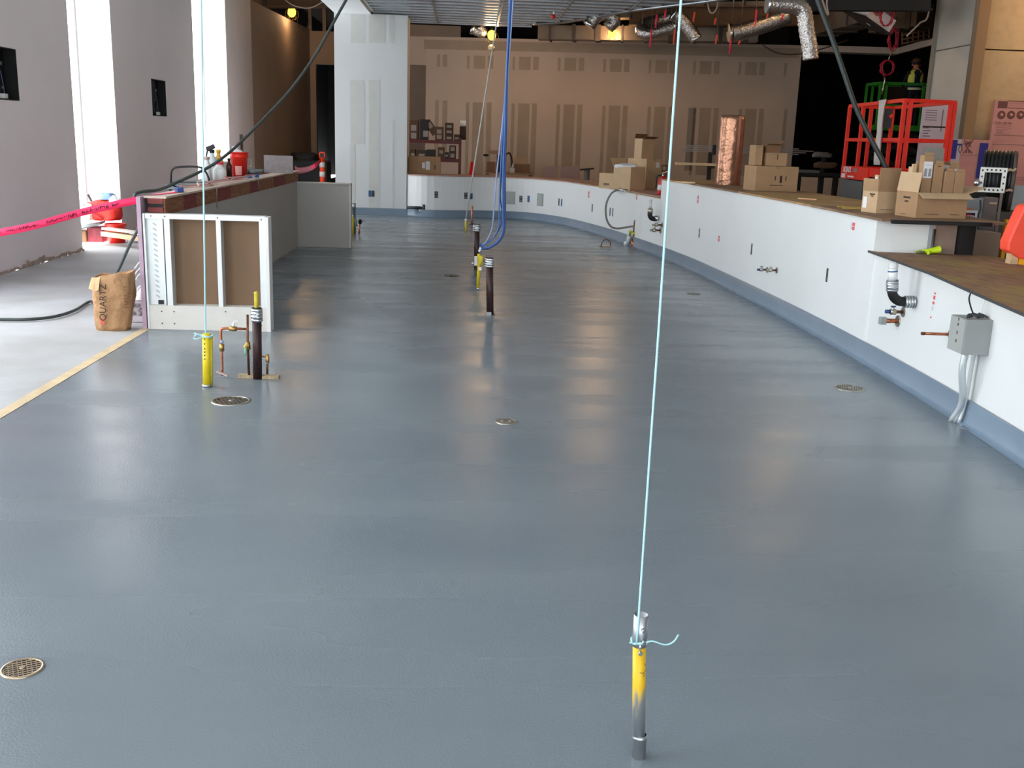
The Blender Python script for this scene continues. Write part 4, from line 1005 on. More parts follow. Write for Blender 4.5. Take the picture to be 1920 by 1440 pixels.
for a in (('open outlet box nearest the pillar on the far bar wall', 818, 365, .10, .13, OUTD), ('open outlet box left of the first blue cover on the far wall', 873.5, 367, .10, .13, OUTD),
          ('blue covered outlet box beside the white string on the far wall', 883, 368, .10, .12, OUTB, False), ('small scrawled outlet box between the two grey access panels', 976.5, 373, .09, .13, OUTD),
          ('blue covered box left of the right hand access panel', 991, 373, .08, .13, OUTB, False), ('dark outlet of the pair right of the access panels', 1048, 379, .06, .14, OUTD),
          ('blue outlet of the pair right of the access panels', 1053, 380, .06, .14, OUTB, False), ('pale dark slotted outlet left of the grey hose loop', 1110.5, 390, .06, .14, OUTD),
          ('dark outlet of the pair inside the grey hose loop', 1144, 397, .06, .14, OUTD), ('blue outlet of the pair inside the grey hose loop', 1149, 398, .06, .14, OUTB, False),
          ('slim outlet on the tall white wall below the copper duct', 1313, 437, .06, .12, OUTD), ('slim outlet on the tall white wall left of the small valves', 1411.5, 467, .07, .12, OUTD),
          ('slim outlet on the tall white wall right of the small valves', 1553.5, 516, .07, .12, OUTD)):
    outlet(*a)
a, b = FY(691, 357, 21.42), FY(702, 369, 21.42)
t = thing('outlet_box', 'blue and grey outlet pair low on the white pillar', 'outlet', (a.x, 21.417, b.z))
MB().box(a.x, (a.x + b.x) / 2 - .003, 21.414, 21.417, b.z, a.z).build('cover', OUTB, t); MB().box((a.x + b.x) / 2 + .003, b.x, 21.414, 21.417, b.z, a.z).build('cover', OUTD, t)
for lab_, px, py, w, h in (('grey access panel right of the blue cable bundle', 957, 371, .20, .26), ('grey access panel left of the outlet pair', 1013, 374.5, .19, .25)):
    mb, p, d, n, R = wall_box(px, py, w, h, .01); t = thing('access_panel', lab_, 'access panel', p)
    mb.build('frame', GPLATE, t); MB().obox(p + n * .013, (w * .86, .006, h * .88), R).build('door', M('panel_door', (170, 176, 174), .4), t)
    MB().cyl(p + n * .016 - d * w * .3, p + n * .02 - d * w * .3, .012, seg=10).build('latch', CHROME, t)
RSTK = M('red_sticker', (226, 96, 100), .6); 
for lab_, px, py, w, h in (('tiny red sticker high on the curved wall left of the hose', 1104, 365, .05, .12), ('red sticker under the black edged pink bar top', 1194, 369, .05, .09),
                           ('red sticker with a drip high on the tall white wall', 1310.5, 374, .05, .10), ('small red sticker low on the tall white wall', 1350, 447.5, .05, .07),
                           ('red and grey sticker below the cartons on the tall wall', 1603, 424.5, .055, .06)):
    mb, p, d, n, R = wall_box(px, py, w, h, .0012); t = thing('wall_sticker', lab_, 'sticker', p); mb.build('red_print', RSTK, t)
    MB().obox(p + n * .0018, (w * .7, .001, h * .1), R).build('white_line', PAPER, t)
    MB().obox(p + n * .0006 - d * w * .9, (w * .4, .001, h * .9), R).build('pale_print', M('pale_print', (206, 208, 210), .6), t)
p, d, n = on_wall(1748, 575)
t = thing('wall_sticker', 'vertical strip of red and white stickers above the copper stub', 'sticker', p)
R = Matrix((d, n, Vector((0, 0, 1)))).transposed()
for i, (px, py, w, h, mt) in enumerate(((1753.5, 550, .025, .012, RSTK), (1752, 558, .03, .026, RSTK), (1750.5, 568, .03, .02, RSTK), (1748.5, 578, .02, .035, M('pale_print', (206, 208, 210), .6)), (1745.5, 595, .02, .012, RSTK))):
    q, _, _ = on_wall(px, py); MB().obox(q + n * .001, (w, .0012, h), R).build('sticker', mt, t)
# panel seams and corner lines
for px, y0_, y1_ in ((1705, 530, 690),):
    p, d, n = on_wall(px, 560); 
# black elbow near
Ye = on_wall(1716, 565)[0].y; wx = on_wall(1716, 565)[0].x
def E(px, py): return FY(px, py, Ye)
t = thing('waste_elbow', 'black waste elbow with clear capped riser on the near bar wall', 'pipe', (wx, Ye, .5))
v0 = E(1673, 546); h1 = E(1700, 566)
MB().tube(cr([E(1673, 540), E(1673, 549), E(1677, 558), E(1686, 564.5), E(1698, 566)], 4), .034, 14).build('elbow', RUBBER, t)
MB().cyl(E(1673, 546), E(1673.5, 525), .040, seg=16).build('band_clamp', STEEL, t)
for yy in (543, 538, 533, 528): MB().cyl(E(1673, yy + .8), E(1673, yy - .8), .043, seg=16).build('band', CHROME, t)
for xx in (1697, 1702, 1707, 1712): MB().cyl(E(xx - 1, 566), E(xx + 1, 566), .044, seg=16).build('band', CHROME, t)
MB().cyl(E(1695, 566), (wx, Ye, h1.z), .040, seg=16).build('band_clamp', STEEL, t)
MB().cyl(E(1673.5, 526), E(1674.5, 503), .032, seg=16).build('riser', PVC, t)
MB().cyl(E(1674, 509.5), E(1674, 507), .0335, seg=16).build('blue_ring', OUTB, t)
MB().lathe([(.034, 0), (.034, .02), (.028, .035), (.012, .045), (0, .046)], E(1674.5, 503), 16).build('test_cap', M('frost_cap', (206, 206, 206), .3), t)
def valve(name, label, px_tip, px_wall, py, scale, blue=False):
    pw, d, n = on_wall(px_wall, py); s = scale
    t = thing(name, label, 'valve', pw)
    MB().cyl(pw, pw + n * .006, .032 * s, seg=14).build('escutcheon', NICKEL, t)
    MB().cyl(pw, pw + n * .09 * s, .010 * s, seg=8).build('stub', OLDCOP, t)
    MB().cyl(pw + n * .05 * s, pw + n * .085 * s, .019 * s, seg=10).cyl(pw + n * .068 * s, pw + n * .068 * s + Vector((0, 0, .03 * s)), .010 * s, seg=8).build('body', NICKEL, t)
    MB().obox(pw + n * .068 * s + Vector((0, 0, .034 * s)), (.03 * s, .012 * s, .008 * s)).build('handle', BLUED if blue else NICKEL, t)
    MB().cyl(pw + n * .085 * s, pw + n * .115 * s, .012 * s, seg=8).build('outlet', BLUED if blue else NICKEL, t)
    return t
valve('stop_valve', 'upper chrome stop valve with blue handle under the near elbow', 1655, 1694, 585, 1.15, True)
pw, d, n = on_wall(1684, 602)
t = thing('capped_stub', 'square capped pipe stub below the chrome stop valve', 'pipe', pw)
MB().cyl(pw, pw + n * .008, .042, seg=16).build('escutcheon', NICKEL, t); MB().cyl(pw, pw + n * .11, .017, seg=10).build('pipe', COPPER, t)
MB().obox(pw + n * .115, (.05, .04, .055)).build('cap', GREYM, t, bev=.005)
valve('stop_valve', 'left of the two small valves on the tall white wall', 0, 1441, 506, .95, True)
valve('stop_valve', 'right of the two small valves on the tall white wall', 0, 1459, 507, .95)
valve('stop_valve', 'upper small valve under the far black elbow', 0, 1243, 422, 1.3)
valve('stop_valve', 'lower small valve under the far black elbow', 0, 1240, 432, 1.4)
Yf = on_wall(1236, 408)[0].y; wf_ = on_wall(1236, 408)[0].x
def G(px, py): return FY(px, py, Yf)
t = thing('waste_elbow', 'far black waste elbow with clear riser at the bar wall step', 'pipe', (wf_, Yf, .55))
MB().tube(cr([G(1219, 398), G(1218.5, 403), G(1221, 408.5), G(1227, 410.5), G(1231, 410)], 4), .036, 12).build('elbow', RUBBER, t)
MB().cyl(G(1219, 400), G(1219.5, 391), .040, seg=14).build('band_clamp', NICKEL, t)
MB().cyl(G(1228, 409.5), (wf_ + .01, Yf, G(1236, 409).z), .040, seg=14).build('band_clamp', CHROME, t)
MB().cyl(G(1219.5, 391), G(1220, 378), .022, seg=12).build('riser', M('frost_cap', (206, 206, 206), .3), t); MB().sph(G(1220, 377), .024).build('test_cap', M('frost_cap', (206, 206, 206), .3), t)
# junction box
Yn = 5.78; a = FY(1813, 600, Yn); b = FY(1857, 602, Yn); bz0 = FY(1835, 666, Yn).z; bz1 = FY(1835, 600, Yn).z
x0 = a.x; x1 = on_wall(1850, 640)[0].x + .005; x1 = max(x1, x0 + .19)
t = thing('junction_box', 'grey steel junction box with conduits on the near bar wall', 'junction box', ((x0 + x1) / 2, Yn + .12, bz0))
MB().box(x0, x1, Yn, Yn + .19, bz0, bz1).build('box', GREYM, t, bev=.003)
MB().box(x0 - .006, x0, Yn + .005, Yn + .185, bz0 + .004, bz1 - .004).build('cover', M('grey_cover', (164, 166, 163), .45), t)
for dz in (.06, .11, .16, .19): MB().box(x0 - .0075, x0 - .006, Yn + .08, Yn + .09, bz0 + dz, bz0 + dz + .018).build('stencil_mark', INK, t)
for k in range(5): MB().tube(cr([(x0 + .03 + .02 * k, Yn + .06 + .02 * (k % 3), bz1), (x0 + .05 + .02 * k, Yn + .08, bz1 + .02 + .006 * (k % 2)), (x0 + .10 + .012 * k, Yn + .05 + .02 * (k % 2), bz1 + .008)], 4), .006, 5).build('wire_tail', DGREY, t)
MB().tube(cr([FY(1826, 592, Yn + .1), FY(1820, 575, Yn + .1), FY(1817, 560, Yn + .1), FY(1820, 549, Yn + .1)], 5), .0045, 6).build('black_wire', RUBBER, t)
MB().tube(cr([FY(1840, 594, Yn + .1), FY(1843, 575, Yn + .1), FY(1848, 562, Yn + .1)], 5), .0015, 5).build('thin_wire', NICKEL, t)
for i, (dx, pxb) in enumerate(((0.045, 1800), (.075, 1806), (.135, 1812))):
    fb = FZ(pxb, 775 - i); 
    MB().tube(cr([(x0 + dx, Yn + .06 + .03 * i, bz0), (x0 + dx, Yn + .07 + .03 * i, bz0 - .12), (3.045 + .018 * i, Yn + .12 + .01 * i, .14), (3.03 + .016 * i, 5.97 - .02 * i, .0)], 5), .016 if i < 1 else .012, 10).build('conduit', M('conduit_white', (206, 212, 214), .35, .4), t)
p, d, n = on_wall(1783, 627)
t = thing('copper_stub', 'horizontal copper stub poking from the wall at the junction box', 'pipe', p)
MB().cyl(p, p + n * .19, .0095, seg=10).build('pipe', COPPER, t); MB().cyl(p, p + n * .006, .034, seg=14).build('escutcheon', NICKEL, t); MB().cyl(p + n * .17, p + n * .192, .011, seg=10).build('cap', OLDCOP, t)
# hose and risers at the curved wall
Yh = 16.55; hb = FZ(1187, 461)
def Hh(px, py): return FY(px, py, hb.y)
t = thing('grey_hose', 'grey hose looping from the bar top down to the floor risers', 'hose', hb)
MB().tube(cr([Hh(1176, 357), Hh(1160, 356), Hh(1147, 362), Hh(1138, 378), Hh(1135.5, 395), Hh(1138, 413), Hh(1146, 425), Hh(1158, 428.5), Hh(1175, 426), Hh(1188, 424.5), Hh(1196, 425.5)], 5), .016, 8).build('hose', M('hose_grey', (124, 122, 116), .5), t)
MB().cyl(Hh(1160, 355.5), Hh(1176, 357.5), .022, seg=8).build('fitting', CHROME, t)
t = thing('riser_pipe', 'copper riser bending into the curved wall beside white sleeve', 'pipe', FZ(1187, 462))
MB().tube(cr([FZ(1187, 462), Hh(1189, 440), Hh(1190.5, 417), Hh(1192.5, 414), Hh(1200, 414)], 4), .020, 8).build('pipe', OLDCOP, t)
MB().cyl(FZ(1187, 462), Hh(1187.5, 447), .034, seg=10).build('sleeve', COPPER, t)
v = MB().cyl(Hh(1189, 440), Hh(1189.5, 434), .034, seg=8).build('valve', BRASS, t); MB().obox(Hh(1191, 437) + Vector((0, -.05, 0)), (.11, .02, .03)).build('handle', YELT, v)
t = thing('riser_pipe', 'white plastic sleeve with yellow and green valve by the curved wall', 'pipe', FZ(1177, 459))
MB().cyl(FZ(1177, 459), Hh(1179, 443), .030, seg=12).build('sleeve', PVC, t); MB().cyl(Hh(1181, 443), Hh(1182, 434), .02, seg=8).build('stem', M('green_valve', (120, 150, 60), .5), t)
MB().obox(Hh(1182, 434), (.05, .03, .03)).build('handle', YELT, t); MB().cyl(FZ(1174, 458), FZ(1174, 458) + Vector((0, 0, .05)), .045, .03, seg=12).build('collar', PVC, t)
t = thing('wall_tap', 'small dark tap and pipe low on the wall beside the pillar', 'tap', (-1.1, 21.3, .3))
q0, q1 = FY(766, 389, 21.25), FY(797, 390, 21.25)
MB().cyl((-1.26, q0.y, q0.z), q1, .032, seg=8).cyl(q1 + Vector((-.02, 0, -.07)), q1 + Vector((-.02, 0, .07)), .045, seg=8).build('pipe', DGREY, t)
MB().obox(q1 + Vector((.03, 0, 0)), (.11, .07, .10)).build('valve_body', DGREY, t); MB().cyl(q1 + Vector((-.10, 0, -.10)), q1 + Vector((-.10, 0, -.02)), .03, seg=8).build('spout', NICKEL, t)

# ================================================================== glove, extinguisher
g = FZ(1745, 476, NZ)
t = thing('work_glove', 'neon yellow green glove on the near plywood top', 'glove', g)
NEON = M('neon', (206, 236, 30), .6, var=.06, vs=20)
gl = []
for x, rr_, zc in ((-.075, .012, .014), (-.06, .017, .018), (-.03, .020, .020), (0, .024, .024), (.025, .027, .028), (.045, .030, .033), (.06, .032, .036)):
    gl.append([g + Vector((x, math.cos(a) * rr_ * 1.3, zc + math.sin(a) * rr_ * .9)) for a in [2 * math.pi * k / 12 for k in range(12)]])
vs = [v for r_ in gl for v in r_]
MB().add(vs, [(j * 12 + k, j * 12 + (k + 1) % 12, (j + 1) * 12 + (k + 1) % 12, (j + 1) * 12 + k) for j in range(6) for k in range(12)] + [tuple(range(12))[::-1]], True).build('palm_and_cuff', NEON, t)
for i in range(4):
    MB().tube(cr([g + Vector((-.06, -.02 + .014 * i, .016)), g + Vector((-.09, -.026 + .016 * i, .016)), g + Vector((-.12 + .006 * abs(i - 1), -.03 + .018 * i, .009))], 4), .0085, 8).build('finger', M('glove_grey', (112, 122, 84), .6) if i < 2 else NEON, t)
MB().tube([g + Vector((-.02, -.02, .02)), g + Vector((-.03, -.045, .014)), g + Vector((-.05, -.06, .010))], .010, 8).build('thumb', NEON, t)
x_ = Vector((FY(1242, 350, 15.6).x, 15.6, .866))
t = thing('fire_extinguisher', 'red fire extinguisher at the step in the bar top', 'extinguisher', x_)
MB().lathe([(0, 0), (.07, 0), (.075, .02), (.075, .20), (.06, .245), (.025, .265), (.025, .28), (0, .28)], x_, 18).build('cylinder', M('ext_red', (196, 30, 40), .3), t)
MB().cyl(x_ + Vector((0, 0, .07)), x_ + Vector((0, 0, .15)), .0765, seg=18).build('printed_label', PAPER, t)
MB().cyl(x_ + Vector((0, 0, .27)), x_ + Vector((0, 0, .31)), .022, seg=10).build('valve', CHROME, t); MB().bar(x_ + Vector((-.02, 0, .32)), x_ + Vector((.06, 0, .35)), .02, .012).build('lever', CHROME, t)
MB().tube(cr([x_ + Vector((-.02, 0, .29)), x_ + Vector((-.09, 0, .27)), x_ + Vector((-.10, 0, .1))], 4), .010, 6).build('hose', RUBBER, t)

# ================================================================== cartons
def carton(label, base, th, w, d, h, mat=None, mat2=None, flaps=None, stickers=(), lines=(), name='carton', group=None, tape=True):
    """box standing on base (centre), turned by th; flaps = {side: angle} opens the top; side f,b,l,r"""
    mat = mat or KRAFT; base = Vector(base); t = thing(name, label, 'box', base, group)
    T = TR(base, th); e = .005
    if flaps is None:
        MB(T).box(-w / 2, w / 2, -d / 2, d / 2, 0, h).build('body', mat, t, bev=.003)
        if tape: MB(T).box(-.025, .025, -d / 2 - .0006, d / 2 + .0006, h - .03, h + .0008).build('tape_strip', M('box_tape', (150, 122, 92), .35), t)
    else:
        MB(T).box(-w / 2, w / 2, -d / 2, -d / 2 + e, 0, h).box(-w / 2, w / 2, d / 2 - e, d / 2, 0, h).box(-w / 2, -w / 2 + e, -d / 2 + e, d / 2 - e, 0, h) \
             .box(w / 2 - e, w / 2, -d / 2 + e, d / 2 - e, 0, h).box(-w / 2 + e, w / 2 - e, -d / 2 + e, d / 2 - e, 0, e).build('body', mat, t)
        for s, (ang, L) in flaps.items():
            c_, s_ = math.cos(ang) * L, math.sin(ang) * L       # ang 0 = straight up, + = outwards
            if s == 'f': q = [(-w / 2, -d / 2, h), (w / 2, -d / 2, h), (w / 2, -d / 2 - s_, h + c_), (-w / 2, -d / 2 - s_, h + c_)]
            if s == 'b': q = [(w / 2, d / 2, h), (-w / 2, d / 2, h), (-w / 2, d / 2 + s_, h + c_), (w / 2, d / 2 + s_, h + c_)]
            if s == 'l': q = [(-w / 2, d / 2, h), (-w / 2, -d / 2, h), (-w / 2 - s_, -d / 2, h + c_), (-w / 2 - s_, d / 2, h + c_)]
            if s == 'r': q = [(w / 2, -d / 2, h), (w / 2, d / 2, h), (w / 2 + s_, d / 2, h + c_), (w / 2 + s_, -d / 2, h + c_)]
            MB(T).plate(q, .004).build('flap', mat2 or mat, t)
    for side, u, z, sw, sh, mt in stickers:
        m_ = MB(T)
        if side == 'f': m_.box(u - sw / 2, u + sw / 2, -d / 2 - .0015, -d / 2, z - sh / 2, z + sh / 2)
        else: m_.box(-w / 2 - .0015, -w / 2, u - sw / 2, u + sw / 2, z - sh / 2, z + sh / 2)
        m_.build('printed_label', mt, t)
    for side, u, z, sw, sh in lines:
        m_ = MB(T)
        if side == 'f': m_.box(u - sw / 2, u + sw / 2, -d / 2 - .001, -d / 2, z - sh / 2, z + sh / 2)
        else: m_.box(-w / 2 - .001, -w / 2, u - sw / 2, u + sw / 2, z - sh / 2, z + sh / 2)
        m_.build('print_line', INK, t)
    return t
LT = .866
def B(px, Y, z): return Vector((FY(px, 340, Y).x, Y, z))
th = .75
carton('small tan carton at the left front of the far box pile', B(1149, 17.3, LT), th, .34, .32, .25, KRAFT2, stickers=(('l', 0, .07, .12, .04, M('print_tan', (120, 104, 80), .8)),))
carton('open tan carton with white paper inside in the far box pile', B(1179, 17.05, LT), th, .38, .36, .37, KRAFT2, flaps={'b': (.5, .15)})
tag(blob(B(1172, 17.05, LT + .37), .16, .14, .05, 3).build('packing_paper', PAPER, org=B(1172, 17.05, LT + .3)), 'crumpled white paper on the open carton in the pile', 'paper')
carton('large carton carrying the tall open box in the far pile', B(1207, 17.7, LT), th, .42, .40, .50, KRAFT2, flaps=None, stickers=(('f', .1, .4, .09, .09, PAPER),))
carton('tall open topped carton on top of the far box pile', B(1204, 17.7, LT + .50), th, .33, .16, .33, KRAFT2, KRAFTD, flaps={'f': (1.2, .10), 'b': (-.2, .08), 'r': (1.3, .08)})
carton('stacked brown carton at the right of the far box pile', B(1236, 18.15, LT), th, .28, .26, .22, KRAFT, stickers=(('f', 0, .15, .09, .06, PAPER),))
carton('upper brown carton at the right of the far box pile', B(1236, 18.15, LT + .222), th, .27, .26, .18, KRAFT, stickers=(('f', -.05, .12, .08, .05, PAPER),))
HT = 1.123
# insulated copper coloured duct
dc = FZ(1364, 346, HT); dzt = FY(1368, 216, dc.y).z
FOIL = M('copper_foil', (178, 130, 104), .32, .8, var=.15, vs=10, bump=.7, bs=12, bdist=.02)
t = thing('foil_duct', 'copper tinted foil duct section standing upright on the tall bar top', 'duct', dc)
r_ = .158
prof = [(r_, 0)] + [(r_ * (1 + .012 * math.sin(i * 2.1)), (dzt - HT) * i / 16) for i in range(1, 16)] + [(r_ * .98, dzt - HT), (r_ * .93, dzt - HT), (r_ * .93, .01)]
MB().lathe(prof, dc, 30).build('sleeve', FOIL, t)
MB().bar(dc + Vector((.06, -r_ * .95, .01)), dc + Vector((.06, -r_ * .95, dzt - HT - .01)), .03, .006, up=(0, 1, 0)).build('seam_tape', M('foil_seam', (170, 116, 90), .3, .8), t)
carton('large brown carton with printed mark on the tall bar top', FZ(1445, 359, HT) + Vector((.05, .22, 0)), .12, .52, .36, .285, KRAFT, lines=(('f', .05, .14, .03, .08), ('f', .0, .07, .16, .008), ('f', -.02, .15, .012, .05), ('f', .11, .15, .012, .05)))
p = FZ(1445, 359, HT) + Vector((.05, .22, .288))
carton('small carton on top of the large printed carton', p + Vector((.02, 0, 0)), .1, .24, .2, .15, KRAFT, lines=(('f', 0, .1, .01, .05),))
carton('tiny open brown carton perched above the large carton', p + Vector((-.02, .02, .153)), .1, .16, .14, .09, KRAFTD, flaps={'r': (.9, .07), 'f': (1.4, .05)})
carton('upright carton leaning beside the small carton', p + Vector((-.19, .03, 0)), .1, .09, .2, .23, KRAFT)
# right-hand cartons
c1 = FZ(1652, 401, HT) + Vector((.05, .18, 0))
cm = KRAFT2
t = carton('narrow carton with one tall raised flap beside the big open box', c1, .25, .20, .20, .175, KRAFT2, KRAFT, flaps={'f': (0.0, .19), 'l': (.02, .10)}, stickers=(('l', .06, .08, .05, .09, PAPER),), lines=(('l', -.03, .15, .07, .012), ('l', -.03, .135, .03, .01), ('f', 0, .03, .12, .004)))
for i, (dx, dy_, hh) in enumerate(((-.05, -.01, .30), (-.015, .03, .29))):
    carton(('slim white labelled carton nearest the wall edge in the narrow box', 'slim white labelled carton next to it inside the narrow box')[i], c1 + rz(.25) @ Vector((dx, dy_, .006)), .25, .028, .05, hh, KRAFT2, stickers=(('l', 0, hh - .05, .03, .07, PAPER),), tape=False)
c2 = FZ(1752, 410, HT) + Vector((.05, .20, 0))
t = carton('big open carton filled with tall slim boxes on the bar end', c2, .14, .43, .30, .195, KRAFT, KRAFT2, flaps={'f': (2.05, .085), 'l': (-.12, .15), 'r': (1.25, .16)}, lines=(('f', -.08, .03, .12, .004), ('f', .12, .03, .08, .004), ('l', 0, .15, .10, .014), ('l', .0, .12, .05, .012), ('l', .03, .02, .08, .004)))
TB = [(-.185, .02, .035, .33, 'rounded'), (-.145, .05, .03, .35, 'rounded'), (-.115, -.05, .085, .42, 'sheet'), (-.02, -.05, .085, .36, 'arrow'), (.075, -.06, .085, .305, 'plain'), (.165, -.06, .085, .30, 'plain'),
      (.10, .06, .10, .355, 'dark'), (.185, .06, .08, .36, 'sheet2')]
labs = ['slim rounded top carton furthest left in the open box', 'second slim rounded top carton in the open box', 'tallest slim carton with a white instruction sheet', 'slim carton with an arrow mark right of the instruction sheet',
        'shorter slim carton with notched top in the open box', 'shorter slim carton at the right front of the open box', 'dark brown slim carton behind the short pair', 'slim carton with small white label at the back right']
for (dx, dy_, w_, hh, k), lb in zip(TB, labs):
    hh += .05
    b_ = c2 + rz(.14) @ Vector((dx, dy_, .006))
    mt = KRAFTD if k == 'dark' else (KRAFT2 if k == 'rounded' else KRAFT)
    st = ()
    if k == 'sheet': st = (('f', 0, hh - .11, .075, .125, PAPER),)
    if k == 'sheet2': st = (('f', -.0, hh - .06, .07, .045, PAPER),)
    ln_ = (('f', 0, hh - .02, .022, .008),) if k == 'arrow' else ()
    if k == 'sheet': ln_ = (('f', 0, .13, .012, .03),)
    q = carton(lb, b_, .14, w_, .06, hh, mt, stickers=st, lines=ln_, tape=False)
    if k == 'sheet':
        T = TR(b_, .14)
        for u, z in ((-.018, hh - .13), (.018, hh - .13)): MB(T).box(u - .012, u + .012, -.0325, -.0315, z - .03, z + .03).build('print_line', M('sheet_print', (150, 150, 152), .7), q)
        MB(T).box(-.03, .03, -.0325, -.0315, hh - .075, hh - .072).build('print_line', M('sheet_print', (150, 150, 152), .7), q)
    mb = MB(TR(b_, .14)); mb.box(-w_ * .42, w_ * .42, -.03, -.026, hh, hh + .022).build('top_tab', mt, q)
tag(blob(c2 + Vector((.06, .05, .38)), .08, .05, .025, 9).build('packing_paper', M('grey_paper', (176, 160, 146), .8), org=c2 + Vector((.06, .05, .36))), 'wad of brown packing paper on top of the slim boxes', 'paper')
gq = FY(1755, 285, 8.25)
tag(MB().obox((gq.x, 8.3, HT + .27), (.19, .008, .53), Matrix.Rotation(-.05, 3, 'X')).build('grey_board', M('grey_card', (128, 122, 114), .8), org=(gq.x, 8.3, HT)), 'plain grey board standing behind the slim boxes', 'board')
for i, (px, py) in enumerate(((1600, 392), (1594, 390))):
    q = FZ(px, py, HT); tag(MB().bar(q + Vector((-.1, .05 * i, .006)), q + Vector((.12, -.04 + .07 * i, .006)), .02, .008).build('wood_shim', M('yellow_shim', (190, 160, 80), .7), org=q), ('yellow wooden shim lying before the narrow carton', 'yellow wooden shim crossing behind the other shim')[i], 'shim')
q = FZ(1282, 343, HT)
tag(MB().bar(q + Vector((-.12, 0, .012)), q + Vector((.14, -.1, .012)), .08, .02).build('wood_offcut', WOOD, org=q), 'pale wood offcut lying at the far end of the tall bar top', 'wood')
q = FZ(1500, 374, HT)
tag(MB().bar(q + Vector((.02, .1, .007)), q + Vector((.16, -.05, .007)), .05, .012).build('wood_offcut', M('peach_wood', (206, 160, 120), .7), org=q), 'thin peach offcut on the tall bar top right of the large carton', 'wood')

# ================================================================== items past the far bar top
lc_ = Vector((FY(796, 330, 21.9).x, 21.95, .853))
carton('long flat carton with shipping labels beside the pillar', lc_, .0, .66, .3, .355, KRAFT, stickers=(('f', -.02, .17, .06, .12, PAPER), ('f', .07, .17, .085, .17, PAPER)), lines=(('f', .22, .14, .02, .09),), tape=False)
# shelving unit
SY = 24.2
def S(px, py, y=SY): return FY(px, py, y)
shf = thing('shelving_unit', 'dark red rack shelving against the back wall', 'shelf', (S(815, 300).x, SY, 0))
REDD = M('dark_red_steel', (84, 22, 20), .5)
xl, xr = S(762, 300).x, S(862, 300).x
for x in (xl, xr):
    for y in (SY - .22, SY + .22): MB().box(x - .03, x + .03, y - .03, y + .03, 0, S(860, 258).z).build('upright', REDD, shf)
for py in (263, 297):
    z = S(815, py).z; MB().box(xl, xr, SY - .25, SY + .25, z - .05, z).build('deck', M('shelf_deck', (110, 96, 86), .6), shf)
    MB().box(xl, xr, SY - .262, SY - .25, z - .07, z + .005).build('beam', REDD, shf)
z = .25; MB().box(xl, xr, SY - .25, SY + .25, z - .05, z).build('deck', M('shelf_deck', (110, 96, 86), .6), shf)
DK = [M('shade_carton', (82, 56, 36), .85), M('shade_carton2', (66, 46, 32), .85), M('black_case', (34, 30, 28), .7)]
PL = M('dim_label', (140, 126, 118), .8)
rows = [(767, 784, 222, 258, 0, ((0, .6), (0, .2)), 'tall carton at the left end of the top shelf'), (787, 803, 224, 262, 2, ((.2, .3),), 'black case with white label on the top shelf'),
        (816, 831, 237, 262, 0, ((0, .65), (0, .25)), 'carton pair with pale labels mid top shelf'), (834, 850, 229, 262, 1, ((0, .8), (0, .5), (0, .15)), 'stack of three labelled cartons on the top shelf'),
        (851, 862, 250, 262, 1, ((0, .4),), 'small labelled carton at the right of the top shelf'), (768, 779, 281, 297, 0, ((0, .4),), 'small carton at the left of the middle shelf'), (781, 800, 283, 297, 1, ((0, .4),), 'low wide carton on the middle shelf'),
        (800, 816, 281, 297, 2, (), 'dark plain carton on the middle shelf'), (821, 833, 276, 297, 0, ((0, .6),), 'carton with big pale label on the middle shelf'), (834, 841, 285, 297, 2, ((0, .5),), 'tiny dark box on the middle shelf'),
        (842, 855, 272, 297, 1, ((0, .75), (0, .25)), 'two tone carton at the right of the middle shelf')]
for x0, x1, y0, y1, m_, lbs, lab_ in rows:
    dk = S(815, 263).z if y1 < 270 else S(815, 297).z
    a, b = S(x0, y1, SY - .2), S(x1, y0, SY - .2); h = b.z - a.z
    w_ = b.x - a.x
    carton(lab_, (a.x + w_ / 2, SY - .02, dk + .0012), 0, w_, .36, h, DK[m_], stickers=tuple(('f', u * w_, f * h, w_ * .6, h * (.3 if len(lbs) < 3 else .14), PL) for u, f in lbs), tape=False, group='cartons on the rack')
dk = S(815, 263).z
t = thing('carton', 'tilted carton leaning on the top shelf of the rack', 'box', (S(811, 250).x, SY, dk), 'cartons on the rack')
MB(TR((S(810, 250).x, SY - .05, dk + .26), 0, 0, -.65)).box(-.08, .08, -.13, .13, -.14, .2).build('body', DK[0], t); MB(TR((S(810, 250).x, SY - .05, dk + .26), 0, 0, -.65)).box(-.05, .05, -.1315, -.13, .02, .15).build('printed_label', PL, t)
t = thing('bottle_pack', 'pack of pale bottles on the right end of the top shelf', 'bottles', (S(868, 235).x, SY, dk))
MB().box(S(862, 240).x, S(874, 240).x, SY - .1, SY + .1, S(868, 262).z, S(868, 237).z).build('carton_tray', DK[1], t)
for k in range(4): MB().cyl((S(864.5 + k * 2.6, 237).x, SY - .05, S(868, 237).z), (S(864.5 + k * 2.6, 237).x, SY - .05, S(868, 226).z), .013, seg=8).build('bottle_neck', PVC, t)
# cone on bar top
cn = Vector((FY(884.5, 331, 22.1).x, 22.1, .853)); ch = FY(885, 303, 22.1).z - .853
t = thing('traffic_cone', 'small red cone standing on the far bar top', 'cone', cn)
MB().lathe([(.075, .012), (.06, .03), (.028, ch - .005), (.015, ch), (0, ch)], cn, 18).build('cone', M('cone_red', (226, 22, 28), .45), t); MB().box(cn.x - .085, cn.x + .085, cn.y - .085, cn.y + .085, cn.z, cn.z + .012).build('base', M('cone_red', (226, 22, 28), .45), t)
